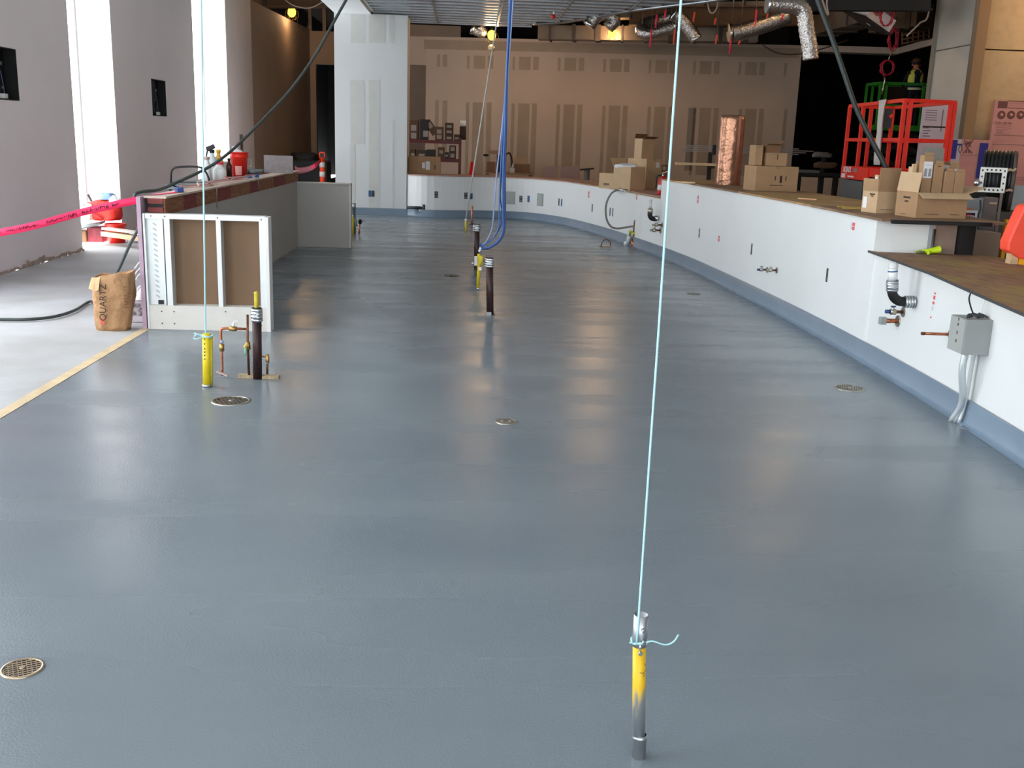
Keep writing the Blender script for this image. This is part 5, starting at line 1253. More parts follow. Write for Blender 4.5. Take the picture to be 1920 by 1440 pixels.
# work table with boxes
TY = 24.0
def T_(px, py): return FY(px, py, TY)
tz = T_(950, 323).z
t = thing('work_table', 'dim wooden work table in front of the back wall', 'table', (T_(950, 323).x, TY, 0))
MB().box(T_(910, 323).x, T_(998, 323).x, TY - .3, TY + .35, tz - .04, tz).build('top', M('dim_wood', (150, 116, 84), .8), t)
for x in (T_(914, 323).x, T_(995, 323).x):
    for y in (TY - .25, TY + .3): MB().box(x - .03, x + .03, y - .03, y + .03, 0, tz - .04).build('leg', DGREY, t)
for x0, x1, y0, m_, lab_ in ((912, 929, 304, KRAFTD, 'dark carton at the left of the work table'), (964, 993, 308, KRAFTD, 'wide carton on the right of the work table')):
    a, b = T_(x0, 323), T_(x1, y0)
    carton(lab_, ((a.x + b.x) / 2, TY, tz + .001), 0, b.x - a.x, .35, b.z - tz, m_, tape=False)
a, b = T_(965, 308), T_(988, 295)
carton('brown carton stacked on the wide carton of the work table', ((a.x + b.x) / 2, TY, T_(965, 308).z + .002), 0, b.x - a.x, .3, b.z - a.z, KRAFT, tape=False)
t = thing('drill_press', 'dark machine with a slanted arm on the work table', 'machine', (T_(935, 320).x, TY + .05, tz))
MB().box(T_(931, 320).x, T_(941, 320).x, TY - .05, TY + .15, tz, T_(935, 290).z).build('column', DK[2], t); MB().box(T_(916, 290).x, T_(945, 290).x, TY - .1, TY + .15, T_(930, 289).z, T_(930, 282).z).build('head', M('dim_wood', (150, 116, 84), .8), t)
MB().sph(T_(911, 291), .05, sc=(1.4, 1, .6)).build('knob', DK[2], t); MB().tube(cr([T_(948, 290), T_(955, 287), T_(959, 297), T_(960, 312)], 4), .02, 6).build('arm', DK[2], t)
t = thing('hand_pump_bottle', 'pale pump bottle on the work table between the cartons', 'bottle', (T_(959, 322).x, TY - .2, tz))
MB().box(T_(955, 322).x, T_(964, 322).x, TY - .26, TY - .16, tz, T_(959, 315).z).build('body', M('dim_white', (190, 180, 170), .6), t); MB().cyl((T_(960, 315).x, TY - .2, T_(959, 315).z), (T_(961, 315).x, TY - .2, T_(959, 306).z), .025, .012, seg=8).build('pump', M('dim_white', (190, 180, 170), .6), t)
# leaning sheets and stool
for i, (x0, x1, lab_) in enumerate(((1032, 1046, 'left leaning pale pink sheet behind the bar top'), (1050, 1083, 'larger leaning pale pink sheet behind the bar top'))):
    a, b = FY(x0, 331, 22.6), FY(x1, 311, 22.9)
    z0 = .0; a = a + Vector((-.22 if i == 0 else .08, 0, 0)); q = [Vector((a.x - .1, 22.7, 0)), Vector((a.x + (.1 if i == 0 else .35), 22.7, 0)), Vector((b.x + .05, 23.0, b.z)), Vector((a.x + (.12 if i == 0 else -.02), 23.0, b.z - .03))]
    tag(MB().plate(q, .02).build('pink_sheet', M('pale_pink_sheet', (166, 132, 124), .8), org=q[0]), lab_, 'board')
so = Vector((FY(1100, 330, 21.2).x, 21.2, 0)); sz_ = FY(1100, 317, 21.2).z
t = thing('pump_stand', 'small black topped stand behind the curved bar top', 'stand', so)
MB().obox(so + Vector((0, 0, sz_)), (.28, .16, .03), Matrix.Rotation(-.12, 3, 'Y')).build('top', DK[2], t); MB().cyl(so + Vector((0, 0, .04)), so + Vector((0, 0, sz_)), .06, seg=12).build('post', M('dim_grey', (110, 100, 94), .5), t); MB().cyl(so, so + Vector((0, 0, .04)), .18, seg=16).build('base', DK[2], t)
# black crate behind pillar left
bq = FY(575, 300, 26)
t = thing('covered_cart', 'black covered cart in the shadow left of the pillar', 'cart', (bq.x, 26, 0))
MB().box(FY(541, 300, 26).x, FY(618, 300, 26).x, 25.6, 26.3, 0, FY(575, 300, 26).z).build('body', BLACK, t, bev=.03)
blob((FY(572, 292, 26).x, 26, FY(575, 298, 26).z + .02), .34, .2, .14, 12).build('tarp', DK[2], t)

# ================================================================== material rack with metal studs
RY = 17.3
t = thing('material_rack', 'black steel rack holding metal studs beyond the tall bar', 'rack', (FY(1400, 300, RY).x, RY, 0))
for px in (1331, 1431):
    x = FY(px, 300, RY).x; zt_ = FY(px, 284, RY).z
    MB().box(x - .03, x + .03, RY - .03, RY + .03, 0, zt_).build('upright', RUBBER, t); MB().box(x - .05, x + .05, RY - .5, RY + .3, 0, .05).build('foot', RUBBER, t)
    for dz in (0, -.22): MB().box(x - .02, x + .02, RY - .3, RY, zt_ - .05 + dz, zt_ - .01 + dz).build('arm', RUBBER, t)
for px in (1331, 1431):
    x = FY(px, 300, RY).x; MB().box(x - .03, x + .03, RY - .262, RY - .242, FY(px, 284, RY).z - .01, FY(px, 284, RY).z + .11).build('spacer', RUBBER, t)
x0, x1 = FY(1276, 283, RY - .15).x, FY(1511, 285, RY - .15).x
zb = FY(1331, 284, RY).z
for k in range(4):
    o = .25 * (k % 3); z = zb - .0095 + k * .030; y = RY - .24
    m_ = MB(); xa, xb = x0 + .02 * k, x1 - .15 + o * .5
    m_.box(xa, xb, y, y + .04, z, z + .002).box(xa, xb, y, y + .002, z + .002, z + .014).box(xa, xb, y + .038, y + .04, z + .002, z + .014)
    tag(m_.build('metal_stud', M('shade_steel', (132, 126, 120), .4, .7), org=(xa, y, z)), 'long metal stud in the bundle on the black rack', 'stud', 'metal studs on the rack')
z = zb - .23; tag(MB().box(FY(1263, 308, RY).x, FY(1300, 308, RY).x + .75, RY - .25, RY - .12, z, z + .04).build('wood_board', WOOD, org=(FY(1263, 308, RY).x, RY - .2, z)), 'pale board on the lower arms of the black rack', 'board')
# dark cart with odds and ends in front of black opening
t = thing('tool_cart', 'dark cart with grey odds and ends before the black hall', 'cart', (FY(1525, 330, 19).x, 19, 0))
ca, cb = FY(1488, 322, 19).x, FY(1572, 322, 19).x; cz = FY(1530, 324, 19).z
MB().box(ca, cb, 18.7, 19.3, cz - .05, cz).build('top', BLACK, t)
for x in (ca + .1, FY(1540, 330, 19).x, cb - .04): MB().box(x - .04, x + .04, 18.95, 19.05, 0, cz - .05).build('leg', BLACK, t)
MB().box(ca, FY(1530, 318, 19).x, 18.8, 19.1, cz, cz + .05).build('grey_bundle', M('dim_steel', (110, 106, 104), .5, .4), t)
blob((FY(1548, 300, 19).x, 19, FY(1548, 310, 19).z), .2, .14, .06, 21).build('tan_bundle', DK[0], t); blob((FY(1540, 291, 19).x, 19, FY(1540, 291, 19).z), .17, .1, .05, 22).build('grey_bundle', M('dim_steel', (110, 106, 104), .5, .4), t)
MB().box(FY(1541, 300, 19).x, FY(1547, 300, 19).x, 18.97, 19.03, cz, FY(1540, 292, 19).z).build('stem', BLACK, t)
t = thing('pipe_pile', 'dark green pipes and coiled hose lying on the low tan wall', 'pipes', (FY(1520, 343, 20.9).x, 21.1, 1.05))
MB().bar((FY(1450, 343, 20.9).x, 21.1, 1.075), (FY(1510, 344, 20.9).x, 21.1, 1.075), .1, .05).build('pipe', M('olive_pipe', (74, 66, 44), .6), t)
blob((FY(1528, 345, 20.9).x, 21.1, 1.09), .28, .08, .05, 31).build('coiled_hose', DK[2], t)

# ================================================================== red scissor lift
RL = M('lift_red', (236, 50, 34), .4, var=.05, vs=5)
Ya = 13.0
zt = FY(1697, 188, Ya).z; zm = FY(1690, 262, Ya).z; zd = FY(1640, 316, 13.6).z; zdb = FY(1620, 341, 13.6).z
A_ = FY(1697, 188, Ya); B2 = FZ(1791, 192, zt); C_ = FZ(1594, 199, zt)
A_ = Vector((A_.x, A_.y, 0)); B2 = Vector((B2.x, B2.y, 0)); C_ = Vector((C_.x, C_.y, 0))
D_ = B2 + (C_ - A_)
sl = thing('scissor_lift', 'red scissor lift with raised guard rails beside the grey column', 'lift', (A_ + D_) / 2)
up = lambda p, z: Vector((p.x, p.y, z))
for p_, q_ in ((A_, B2), (A_, C_), (C_, D_), (B2, D_)):
    MB().bar(up(p_, zt), up(q_, zt), .045, .045).build('top_rail', RL, sl); MB().bar(up(p_, zm), up(q_, zm), .045, .045).build('mid_rail', RL, sl)
    MB().bar(up(p_, zd - .06), up(q_, zd - .06), .02, .12).build('toe_board', RL, sl)
for p_ in (A_, B2, C_, D_, A_.lerp(C_, .72), A_.lerp(B2, .12), A_.lerp(B2, .92), C_.lerp(D_, .5)):
    MB().bar(up(p_, zd - .1), up(p_, zt), .045, .045).build('post', RL, sl)
nl = (C_ - A_).normalized(); nrm = Vector((nl.y, -nl.x, 0)); nrm = nrm if nrm.dot(Vector((-1, -1, 0))) > 0 else -nrm
MB().prism([A_, B2, D_, C_], zd - .12, zd - .07).build('platform', DGREY, sl)
sp0, sp1 = A_ + nrm * .02, C_ + nrm * .02
pan = MB().bar(up(sp0.lerp(sp1, .45), (zd + zdb) / 2), up(sp1, (zd + zdb) / 2), .03, zd - zdb).build('side_panel', RL, sl)
rt = -nl
o_ = up(C_, zd - .05) + nrm * .037 + rt * .30
text('lettering', 'SKYJACK', basis(o_, rt, (0, 0, 1)), .10, PAPER, pan, xs=.95, shear=.25, bold=.004)
MB().obox(up(C_, zd - .045) + nrm * .036 + rt * .72, (.001, .001, .001)).build('pad', PAPER, pan) if False else None
Rp = Matrix((rt, nrm, Vector((0, 0, 1)))).transposed()
MB().obox(up(C_, zd - .05) + nrm * .036 + rt * .68, (.17, .003, .05), Rp).build('data_plate', M('plate_mid', (150, 130, 130), .5), pan)
MB().obox(up(C_, zdb + .04) + nrm * .036 + rt * .14, (.18, .003, .06), Rp).build('white_decal', PAPER, pan)
text('lettering', 'sunbelt', basis(up(C_, zdb + .04) + nrm * .037 + rt * .5, rt, (0, 0, 1)), .07, PAPER, pan, shear=.3) if False else MB().obox(up(C_, zdb + .035) + nrm * .036 + rt * .5, (.28, .003, .022), Rp).build('white_decal', PAPER, pan)
for k in range(2):
    for f in (.15, .85):
        a = up(A_.lerp(B2, f), .42); b = up(C_.lerp(D_, f), zdb - .02)
        if k: a, b = up(C_.lerp(D_, f), .42), up(A_.lerp(B2, f), zdb - .02)
        MB().bar(a, b, .05, .09).build('scissor_arm', DGREY, sl)
MB().prism([A_ + (D_ - A_) * .03, B2 + (C_ - B2) * .03, D_ - (D_ - A_) * .03, C_ - (C_ - B2) * .03], .16, .5).build('chassis', M('lift_grey', (92, 96, 98), .5), sl)
chb = FY(1602, 345, 13.7).z
MB().prism([A_.lerp(C_, .55) + nrm * .02, C_ + nrm * .02, C_ - nrm * .4, A_.lerp(C_, .55) - nrm * .4], .45, zdb - .015).build('battery_cover', M('lift_grey', (92, 96, 98), .5), sl)
for p_ in (A_, B2, C_, D_):
    c_ = p_.lerp((A_ + D_) / 2, .12); MB().cyl(up(c_, .17) - nrm * .06, up(c_, .17) + nrm * .06, .17, seg=18).build('wheel', RUBBER, sl)
cbx = A_.lerp(C_, .25); MB().box(cbx.x - .02, cbx.x + .1, cbx.y + .1, cbx.y + .2, zm + .15, zm + .40).build('control_box', DGREY, sl)
MB().sph((cbx.x + .06, cbx.y + .03, zm + .3), .03).build('joystick', RL, sl)
cl = A_.lerp(C_, .30) + nrm * .05
ct_ = [up(cl, zt + .03), up(cl, zt - .2), up(cl, zm), up(cl - nl * .02, zm - .18)]
rag = MB(); n = 8; vs = []
for j in range(9):
    z = zt + .03 - j * .105
    for i in range(n):
        u = (i / (n - 1) - .5) * (.17 + (.08 if j == 0 else 0) + .04 * (j > 6)); vs.append(up(cl, z) + nl * u + nrm * (.02 * math.sin(i * 1.9 + j * .5)))
rag.add(vs, [(j * n + i, j * n + i + 1, (j + 1) * n + i + 1, (j + 1) * n + i) for j in range(8) for i in range(n - 1)], True)
o = rag.build('draped_cloth', M('rag_white', (206, 196, 192), .9), None, org=up(cl, zt)); o.modifiers.new('thick', 'SOLIDIFY').thickness = .006
tag(o, 'long white cloth draped over the red lift rail', 'cloth')
# placard board behind the lift
LB = M('lilac_board', (196, 180, 188), .8, var=.03)
z0, z1 = FY(1750, 292, 15.6).z, FY(1755, 195, 15.6).z; x0, x1 = FY(1727, 240, 15.6).x, FY(1782, 240, 15.6).x
t = thing('insulation_board', 'pale lilac printed board standing behind the red lift', 'board', ((x0 + x1) / 2, 15.6, 0))
MB().box(x0, x1, 15.6, 15.64, 0, z1).build('sheet', LB, t)
zz_ = FY(1750, 238, 15.6).z; MB().box(x0 + .02, x1 - .08, 15.597, 15.6, zz_ - .012, zz_ + .012).build('print_bar', INK, t)
for i in range(5): MB().box(x0 + .04, x0 + .22, 15.598, 15.6, z1 - .10 - .035 * i, z1 - .09 - .035 * i).build('print_line', M('lilac_print', (116, 104, 112), .8), t)
for i in range(4): MB().box(x0 + .03, x0 + .12 + .03 * (i % 2), 15.598, 15.6, z1 - .36 - .04 * i, z1 - .345 - .04 * i).build('print_line', M('lilac_print', (116, 104, 112), .8), t)
MB().box(x0 + .30, x0 + .315, 15.598, 15.6, z1 - .40, z1 - .08).build('print_line', M('lilac_print', (116, 104, 112), .8), t)
MB().box(x0 + .38, x0 + .40, 15.598, 15.6, z1 - .40, z1 - .06).build('print_line', M('lilac_print', (116, 104, 112), .8), t)

# ================================================================== pink insulation boards and blue tape
PK = M('pink_insulation', (202, 142, 132), .8, var=.04, vs=3); PI = M('board_print', (112, 72, 66), .8)
PY = 15.5
def K(px, py, y=PY): return FY(px, py, y)
x0, x1 = K(1858, 250).x, K(1858, 250).x + 1.22; zt_ = K(1880, 188).z; zb_ = zt_ - 1.95
t = thing('insulation_board', 'large pink insulation board with round icons leaning on the tan wall', 'board', ((x0 + x1) / 2, PY, 0))
MB().box(x0, x1, PY, PY + .05, .62, zt_).build('sheet', PK, t)
def pr(px0, px1, py0, py1, mt, nm='print_line'):
    a, b = K(px0, py0, PY), K(px1, py1, PY); MB().box(a.x, b.x, PY - .003, PY, b.z, a.z).build(nm, mt, t)
pr(1872, 1888, 189.5, 203, PI, 'print_block'); pr(1889, 1960, 190, 191.2, PI); pr(1889, 1960, 202.6, 203.8, PI)
for i, w_ in ((0, 1958), (1, 1952)): pr(1891, w_, 193.5 + 4 * i, 195.5 + 4 * i, PI)
for px in (1877.5, 1895.5, 1913.5):
    c_ = K(px, 215.5, PY); MB().cyl((c_.x, PY - .003, c_.z), (c_.x, PY, c_.z), .062, seg=20).build('round_icon', PI, t)
    MB().obox((c_.x + .005, PY - .004, c_.z + .005), (.045, .003, .035), Matrix.Rotation(.6, 3, 'Y')).build('icon_mark', PK, t)
c_ = K(1877, 231, PY); text('lettering', 'FOR USE IN', basis((c_.x + .03, PY - .004, c_.z), (1, 0, 0), (0, 0, 1)), .05, PI, t)
for i, e in enumerate((1897, 1896, 1888, 1881, 1893)): pr(1868, e, 235.5 + 3.7 * i, 236.8 + 3.7 * i, PI)
pr(1863, 1960, 253.5, 256, PI); pr(1861, 1960, 270.5, 273.2, PI)
for i in range(4): pr(1863, 1888, 259 + 2.2 * i, 259.8 + 2.2 * i, PI)
for i in range(6): pr(1899, 1960, 332 + 3.2 * i, 333.4 + 3.2 * i, PI)
x2, x3 = K(1786, 300, 15.40).x, x0 - .015; zt2 = FY(1830, 262, 15.40).z
t = thing('insulation_board', 'lower pink insulation board with line drawing behind the cartons', 'board', ((x2 + x3) / 2, 15.40, 0))
MB().box(x2, x3, 15.40, 15.43, 0, zt2).build('sheet', PK, t)
MB().box(x2 - .10, x2 + .10, 15.396, 15.40, 0, zt2).build('lilac_strip', LB, t)
def L2(pts, nm='line_drawing'): 
    MB().tube([FY(x, y, 15.396) for x, y in pts], .007, 5).build(nm, PI, t)
L2([(1808, 262), (1814, 278), (1806, 287)]); L2([(1824, 262), (1814, 278), (1823, 287)]); L2([(1812, 264), (1820, 275)]); L2([(1819, 264), (1810, 275)]); L2([(1807, 270), (1818, 268), (1823, 266)]); L2([(1800, 274), (1797, 281), (1800, 287), (1804, 282), (1803, 274)]); L2([(1811, 287), (1813, 281)]); L2([(1817, 287), (1816, 282)])
a, b = FY(1786, 288, 15.40), FY(1832, 291, 15.40); MB().box(a.x, b.x, 15.397, 15.40, b.z - .006, a.z - .012).build('print_line', PI, t)
for py, e in ((294, 1830), (297, 1825), (306, 1831)): a, b = FY(1796, py, 15.40), FY(e, py + 1, 15.40); MB().box(a.x, b.x, 15.398, 15.40, b.z, a.z).build('print_line', PI, t)
BT = M('blue_tape', (50, 50, 130), .6)
for lab_, q in (('blue tape cross strip on the lower pink board', [(1784, 269, 1804, 273)]), ('blue tape vertical strip at the left of the lower pink board', [(1786.5, 262, 1791.5, 298)]), ('blue tape vertical strip between the two pink boards', [(1838, 268, 1844.5, 335)])):
    for a0, b0, a1, b1 in q:
        a, b = FY(a0, b0, 15.385), FY(a1, b1, 15.385); tag(MB().box(a.x, b.x, 15.385 if 'cross' not in lab_ else 15.381, 15.388 if 'cross' not in lab_ else 15.384, b.z, a.z).build('tape_strip', BT, org=(a.x, 15.385, b.z)), lab_, 'tape')

# ================================================================== cabinet, roller, barrier on the far right
GY = 8.45
def Q(px, py, y=GY): return FY(px, py, y)
zt_ = Q(1830, 372).z; x0, x1 = Q(1798, 400).x, Q(1842, 400).x
t = thing('equipment_cabinet', 'grey equipment cabinet with DANGER sign beyond the bar end', 'cabinet', ((x0 + x1) / 2, GY + .25, 0))
MB().box(x0, x1, GY, GY + .5, 0, zt_).build('body', M('cab_grey', (138, 144, 146), .45), t, bev=.01)
MB().box(x1, x1 + .12, GY, GY + .5, 0, zt_ + .01).build('side_door', M('cab_brown', (112, 102, 98), .5), t); MB().obox((x1 + .075, GY - .006, zt_ - .035), (.06, .012, .014)).build('handle', WOOD, t)
sg = Q(1815, 407); MB().box(sg.x - .09, sg.x + .075, GY - .003, GY, sg.z - .035, sg.z + .055).build('sign_plate', PAPER, t)
MB().box(sg.x - .085, sg.x + .055, GY - .005, GY - .003, sg.z - .035, sg.z + .036).build('sign_black', BLACK, t); o_ = MB().lathe([(0, .0), (1, 0)], (0, 0, 0), 24); ov = MB(Matrix.Translation((sg.x - .015, GY - .0055, sg.z + .002)) @ Matrix.Diagonal((.066, 1, .028, 1)) @ Matrix.Rotation(math.pi / 2, 4, 'X')).cyl((0, 0, 0), (0, 0, .0006), 1, seg=28); ov.build('sign_oval', M('danger_red', (150, 40, 60), .5), t)
text('lettering', 'DANGER', basis((sg.x - .015, GY - .0075, sg.z + .002), (1, 0, 0), (0, 0, 1)), .034, PAPER, t, bold=.0006)
a = Q(1811, 392); MB().box(a.x - .04, a.x + .06, GY - .002, GY, a.z - .012, a.z + .012).build('orange_decal', M('orange_decal', (186, 112, 76), .6), t)
MB().tube(cr([Q(1838, 375), Q(1838, 392), Q(1834, 404), Q(1834, 430)], 4), .008, 6).build('cable', DGREY, t)
MB().box(x0 + .12, x0 + .26, GY + .1, GY + .3, zt_, zt_ + .045).build('black_block', RUBBER, t)
# roller stand
WY = 9.3
def W_(px, py): return FY(px, py, WY)
rc = W_(1872, 335)
t = thing('ribbed_roller', 'black ribbed roller drum held behind a white slotted frame', 'roller', (rc.x, WY + .2, 0))
RM = Matrix.Translation(Vector((rc.x, WY, 0))) @ Matrix.Rotation(-.46, 4, 'Z') @ Matrix.Translation(Vector((-rc.x, -WY, 0)))
x0, x1 = rc.x - .145, rc.x + .145; zt_ = W_(1870, 281).z; rad = .28
MB(RM).cyl((x0 + .01, WY + .35, zt_ - rad), (x1 - .035, WY + .35, zt_ - rad), rad * .97, seg=36).build('drum', RUBBER, t)
for k in range(8):
    xx = x0 + .012 + (x1 - x0 - .06) * k / 7; MB(RM).cyl((xx - .009, WY + .35, zt_ - rad), (xx + .009, WY + .35, zt_ - rad), rad, seg=36).build('rib', M('rib_black', (30, 30, 31), .35), t)
MB(RM).cyl((x1 - .035, WY + .35, zt_ - rad), (x1, WY + .35, zt_ - rad), rad, seg=36).build('end_plate', M('end_brown', (84, 70, 62), .5), t)
fz0, fz1 = W_(1860, 361).z, W_(1860, 314).z; fx0, fx1 = rc.x - .16, rc.x + .065; WF = M('slotted_white', (220, 218, 210), .5)
FRM = [(fx0, fx0 + .04, fz0, fz1), (fx1 - .04, fx1, fz0, fz1), (fx0 + .04, fx1 - .04, fz1 - .045, fz1), (fx0 + .04, fx1 - .04, fz0, fz0 + .045)]
for a0, a1, b0, b1 in FRM:
    f_ = MB(RM).box(a0, a1, WY - .01, WY, b0, b1).build('frame_bar', WF, t)
    for k in range(4):
        if a1 - a0 > b1 - b0: MB(RM).cyl((a0 + (a1 - a0) * (k + .5) / 4, WY - .012, (b0 + b1) / 2), (a0 + (a1 - a0) * (k + .5) / 4, WY - .010, (b0 + b1) / 2), .009, seg=8).build('slot', BLACK, f_)
        else: MB(RM).box((a0 + a1) / 2 - .006, (a0 + a1) / 2 + .006, WY - .012, WY - .01, b0 + (b1 - b0) * (k + .35) / 4, b0 + (b1 - b0) * (k + .65) / 4).build('slot', BLACK, f_)
for x in (rc.x + .045, rc.x - .14): MB(RM).box(x - .012, x + .012, WY + .0, WY + .03, 0, fz0 + .05).build('leg', M('brown_leg', (110, 92, 82), .5), t)
MB().tube(cr([W_(1887, 322), W_(1893, 318), W_(1900, 320), W_(1905, 316)], 3), .012, 6).build('tie_end', M('tie_tan', (190, 160, 130), .6), t); MB().tube([W_(1885, 358), W_(1892, 356), W_(1898, 358)], .013, 6).build('tie_end', M('tie_tan', (190, 160, 130), .6), t)
MB().sph(W_(1832, 343), .03).build('clamp_knob', CHROME, t)
MB(RM).box(x0 - .02, x1 + .05, WY + .1, WY + .6, 0, W_(1880, 398).z).build('base_cabinet', M('base_brown', (64, 52, 46), .6), t)
t = thing('concrete_block', 'pale concrete block beside the roller stand at the right edge', 'block', (W_(1915, 380).x, WY + .4, 0))
MB().box(x1 + .30, x1 + .8, WY + .55, WY + .8, 0, W_(1910, 352).z).build('block', CONC, t, bev=.01)
# orange barrier
OY = 7.1
def O(px, py): return FY(px, py, OY)
ORB = M('barrier_orange', (252, 84, 60), .4, var=.04)
x0, x1 = O(1897, 450).x + .03, O(1886, 450).x + .65; zt_ = O(1905, 383).z; zb_ = O(1890, 470).z
t = thing('plastic_barrier', 'orange plastic barrier with yellow foot at the right edge', 'barrier', (x0 + .25, OY + .1, 0))
prof = [(x0 - .045, zb_), (x0 - .05, zb_ + .06), (x0 + .0, zt_ - .1), (x0 + .03, zt_ - .015), (x0 + .06, zt_), (x1, zt_), (x1, zb_), (x0 + .06, zb_ - .06)]
vs = [(x, OY, z) for x, z in prof] + [(x, OY + .13, z) for x, z in prof]; n = len(prof)
MB().add(vs, [tuple(range(n))[::-1], tuple(range(n, 2 * n))] + [(i, (i + 1) % n, n + (i + 1) % n, n + i) for i in range(n)]).build('shell', ORB, t, bev=.012)
MB().box(x0 + .09, x1, OY - .012, OY, zt_ - .16, zt_ - .035).build('red_panel', M('barrier_red', (226, 30, 40), .4), t); MB().box(x0 + .11, x1, OY - .016, OY - .012, zt_ - .10, zt_ - .09).build('slot', BLACK, t); MB().box(x0 + .10, x1, OY - .014, OY, zt_ - .26, zt_ - .22).build('reflective_strip', PAPER, t)
MB().box(x0 + .06, x1, OY + .02, OY + .11, 0, zb_ + .0).build('yellow_foot', M('foot_yellow', (246, 170, 20), .5), t); MB().box(x0 - .0, x0 + .055, OY + .03, OY + .1, 0, zb_ - .005).build('wood_foot', WOOD, t)
t = thing('machine_wheel', 'dark squat wheel of a machine beside the orange barrier', 'wheel', (O(1876, 470).x, 8.0, 0))
wc = FY(1874, 470, 8.0); MB().cyl((wc.x - .03, 8.0, .20), (wc.x + .08, 8.0, .20), .2, seg=20).build('tyre', RUBBER, t); MB().box(wc.x - .12, wc.x + .1, 8.2, 8.6, 0, FY(1870, 435, 8.3).z).build('housing', M('machine_beige', (166, 146, 128), .6), t)
MB().box(FY(1887, 425, 8.6).x, FY(1894, 425, 8.6).x, 8.62, 8.66, 0, FY(1890, 412, 8.6).z).build('yellow_plate', M('foot_yellow', (246, 170, 20), .5), t)

# ================================================================== green lift and worker
GYL = 23.4
def V(px, py, y=GYL): return FY(px, py, y)
GRN = M('lift_green', (52, 146, 44), .45, var=.05)
zt = V(1690, 157).z; zb = V(1690, 240).z; zmid = V(1690, 198).z; x0 = V(1656, 157).x - .06; x1 = V(1737, 157).x + .30
gl_ = thing('platform_lift', 'green work platform lift carrying the worker before the dark hall', 'lift', ((x0 + x1) / 2, GYL + .4, 0))
for y in (GYL, GYL + .8):
    MB().bar((x0, y, zt), (x1, y, zt), .05, .06).build('top_rail', GRN, gl_); MB().bar((x0, y, zmid), (x1, y, zmid), .04, .05).build('mid_rail', GRN, gl_); MB().bar((x0 - .06, y, zb), (x1, y, zb), .04, .12).build('toe_board', GRN, gl_)
for x in (x0, x0 + .14, x1 - .35, x1):
    for y in (GYL, GYL + .8): MB().bar((x, y, zb), (x, y, zt), .05, .05).build('post', GRN, gl_)
for x in (x0, x1): MB().bar((x, GYL, zt), (x, GYL + .8, zt), .05, .06).build('top_rail', GRN, gl_)
MB().box(x0, x1, GYL, GYL + .8, zb - .05, zb - .02).build('platform', DGREY, gl_)
MB().box(x0 + .25, x0 + .75, GYL + .3, GYL + .5, zmid + .02, zt - .05).build('control_console', M('console', (40, 26, 20), .6), gl_)
MB().tube([(x0 + .05, GYL - .03, zt + .16), (x0 + .08, GYL - .03, zt + .05), (x0 + .06, GYL - .03, zt - .12), (x0 + .05, GYL - .03, zt - .25)], .025, 6).build('lanyard', NICKEL, gl_)
for k in range(3):
    za = .5 + (zb - .6) * k / 3; zc = .5 + (zb - .6) * (k + 1) / 3
    for y in (GYL + .1, GYL + .7):
        MB().bar((x0 + .1, y, za), (x1 - .1, y, zc), .05, .1).build('scissor_arm', M('arm_dark', (40, 44, 40), .5), gl_); MB().bar((x1 - .1, y, za), (x0 + .1, y, zc), .05, .1).build('scissor_arm', M('arm_dark', (40, 44, 40), .5), gl_)
MB().box(x0, x1, GYL, GYL + .8, .2, .5).build('chassis', GRN, gl_)
for x in (x0 + .2, x1 - .2):
    for y in (GYL + .05, GYL + .75): MB().cyl((x, y - .06, .2), (x, y + .06, .2), .2, seg=16).build('wheel', RUBBER, gl_)
# person, back to the camera
def skin(name, verts, edges, radii, mat, parent, root=0, sub=2, org=None):
    me = bpy.data.meshes.new(name); me.from_pydata([tuple(v) for v in verts], edges, []); me.materials.append(mat)
    o = bpy.data.objects.new(name, me); COL.objects.link(o); o.parent = parent
    sk = o.modifiers.new('skin', 'SKIN'); sk.use_smooth_shade = True
    for i, r in enumerate(radii): me.skin_vertices[0].data[i].radius = r if isinstance(r, tuple) else (r, r)
    me.skin_vertices[0].data[root].use_root = True
    ss = o.modifiers.new('smooth', 'SUBSURF'); ss.levels = sub; ss.render_levels = sub
    return o
wx_ = V(1713, 170, GYL + .35).x; wz = zb - .02
zh = V(1718, 109, GYL + .35).z                # top of cap
Hh_ = 1.78
pw_ = thing('person', 'worker in cap and yellow high visibility vest, seen from behind on the green platform', 'person', (wx_, GYL + .35, wz))
zo = zh - Hh_                                  # feet level implied by the head
sc_ = (zh - wz) / 1.80
def J(x, y, z): return Vector((x * sc_, y * sc_, z * sc_))
vt = [J(0, 0, .98), J(0, 0, 1.12), J(0, .0, 1.30), J(0, .0, 1.44), J(.0, .02, 1.53), J(.01, .04, 1.64), J(.012, .05, 1.73),
      J(-.18, .0, 1.42), J(-.27, .06, 1.17), J(-.24, .22, 1.02), J(-.22, .27, .97),
      J(.18, .0, 1.42), J(.27, .10, 1.20), J(.20, .32, 1.18), J(.18, .38, 1.19),
      J(-.10, 0, .92), J(-.11, .02, .50), J(-.11, -.02, .09), J(-.11, .12, .04), J(.10, 0, .92), J(.12, .02, .50), J(.12, -.02, .09), J(.12, .12, .04)]
ed = [(0, 1), (1, 2), (2, 3), (3, 4), (4, 5), (5, 6), (3, 7), (7, 8), (8, 9), (9, 10), (3, 11), (11, 12), (12, 13), (13, 14), (0, 15), (15, 16), (16, 17), (17, 18), (0, 19), (19, 20), (20, 21), (21, 22)]
rd = [(.16, .12), (.15, .11), (.17, .12), (.15, .10), .058, .088, .075, .075, .048, .038, .03, .075, .048, .038, .03, .10, .062, .045, .04, .10, .062, .045, .04]
rd = [tuple(v * sc_ for v in r) if isinstance(r, tuple) else r * sc_ for r in rd]
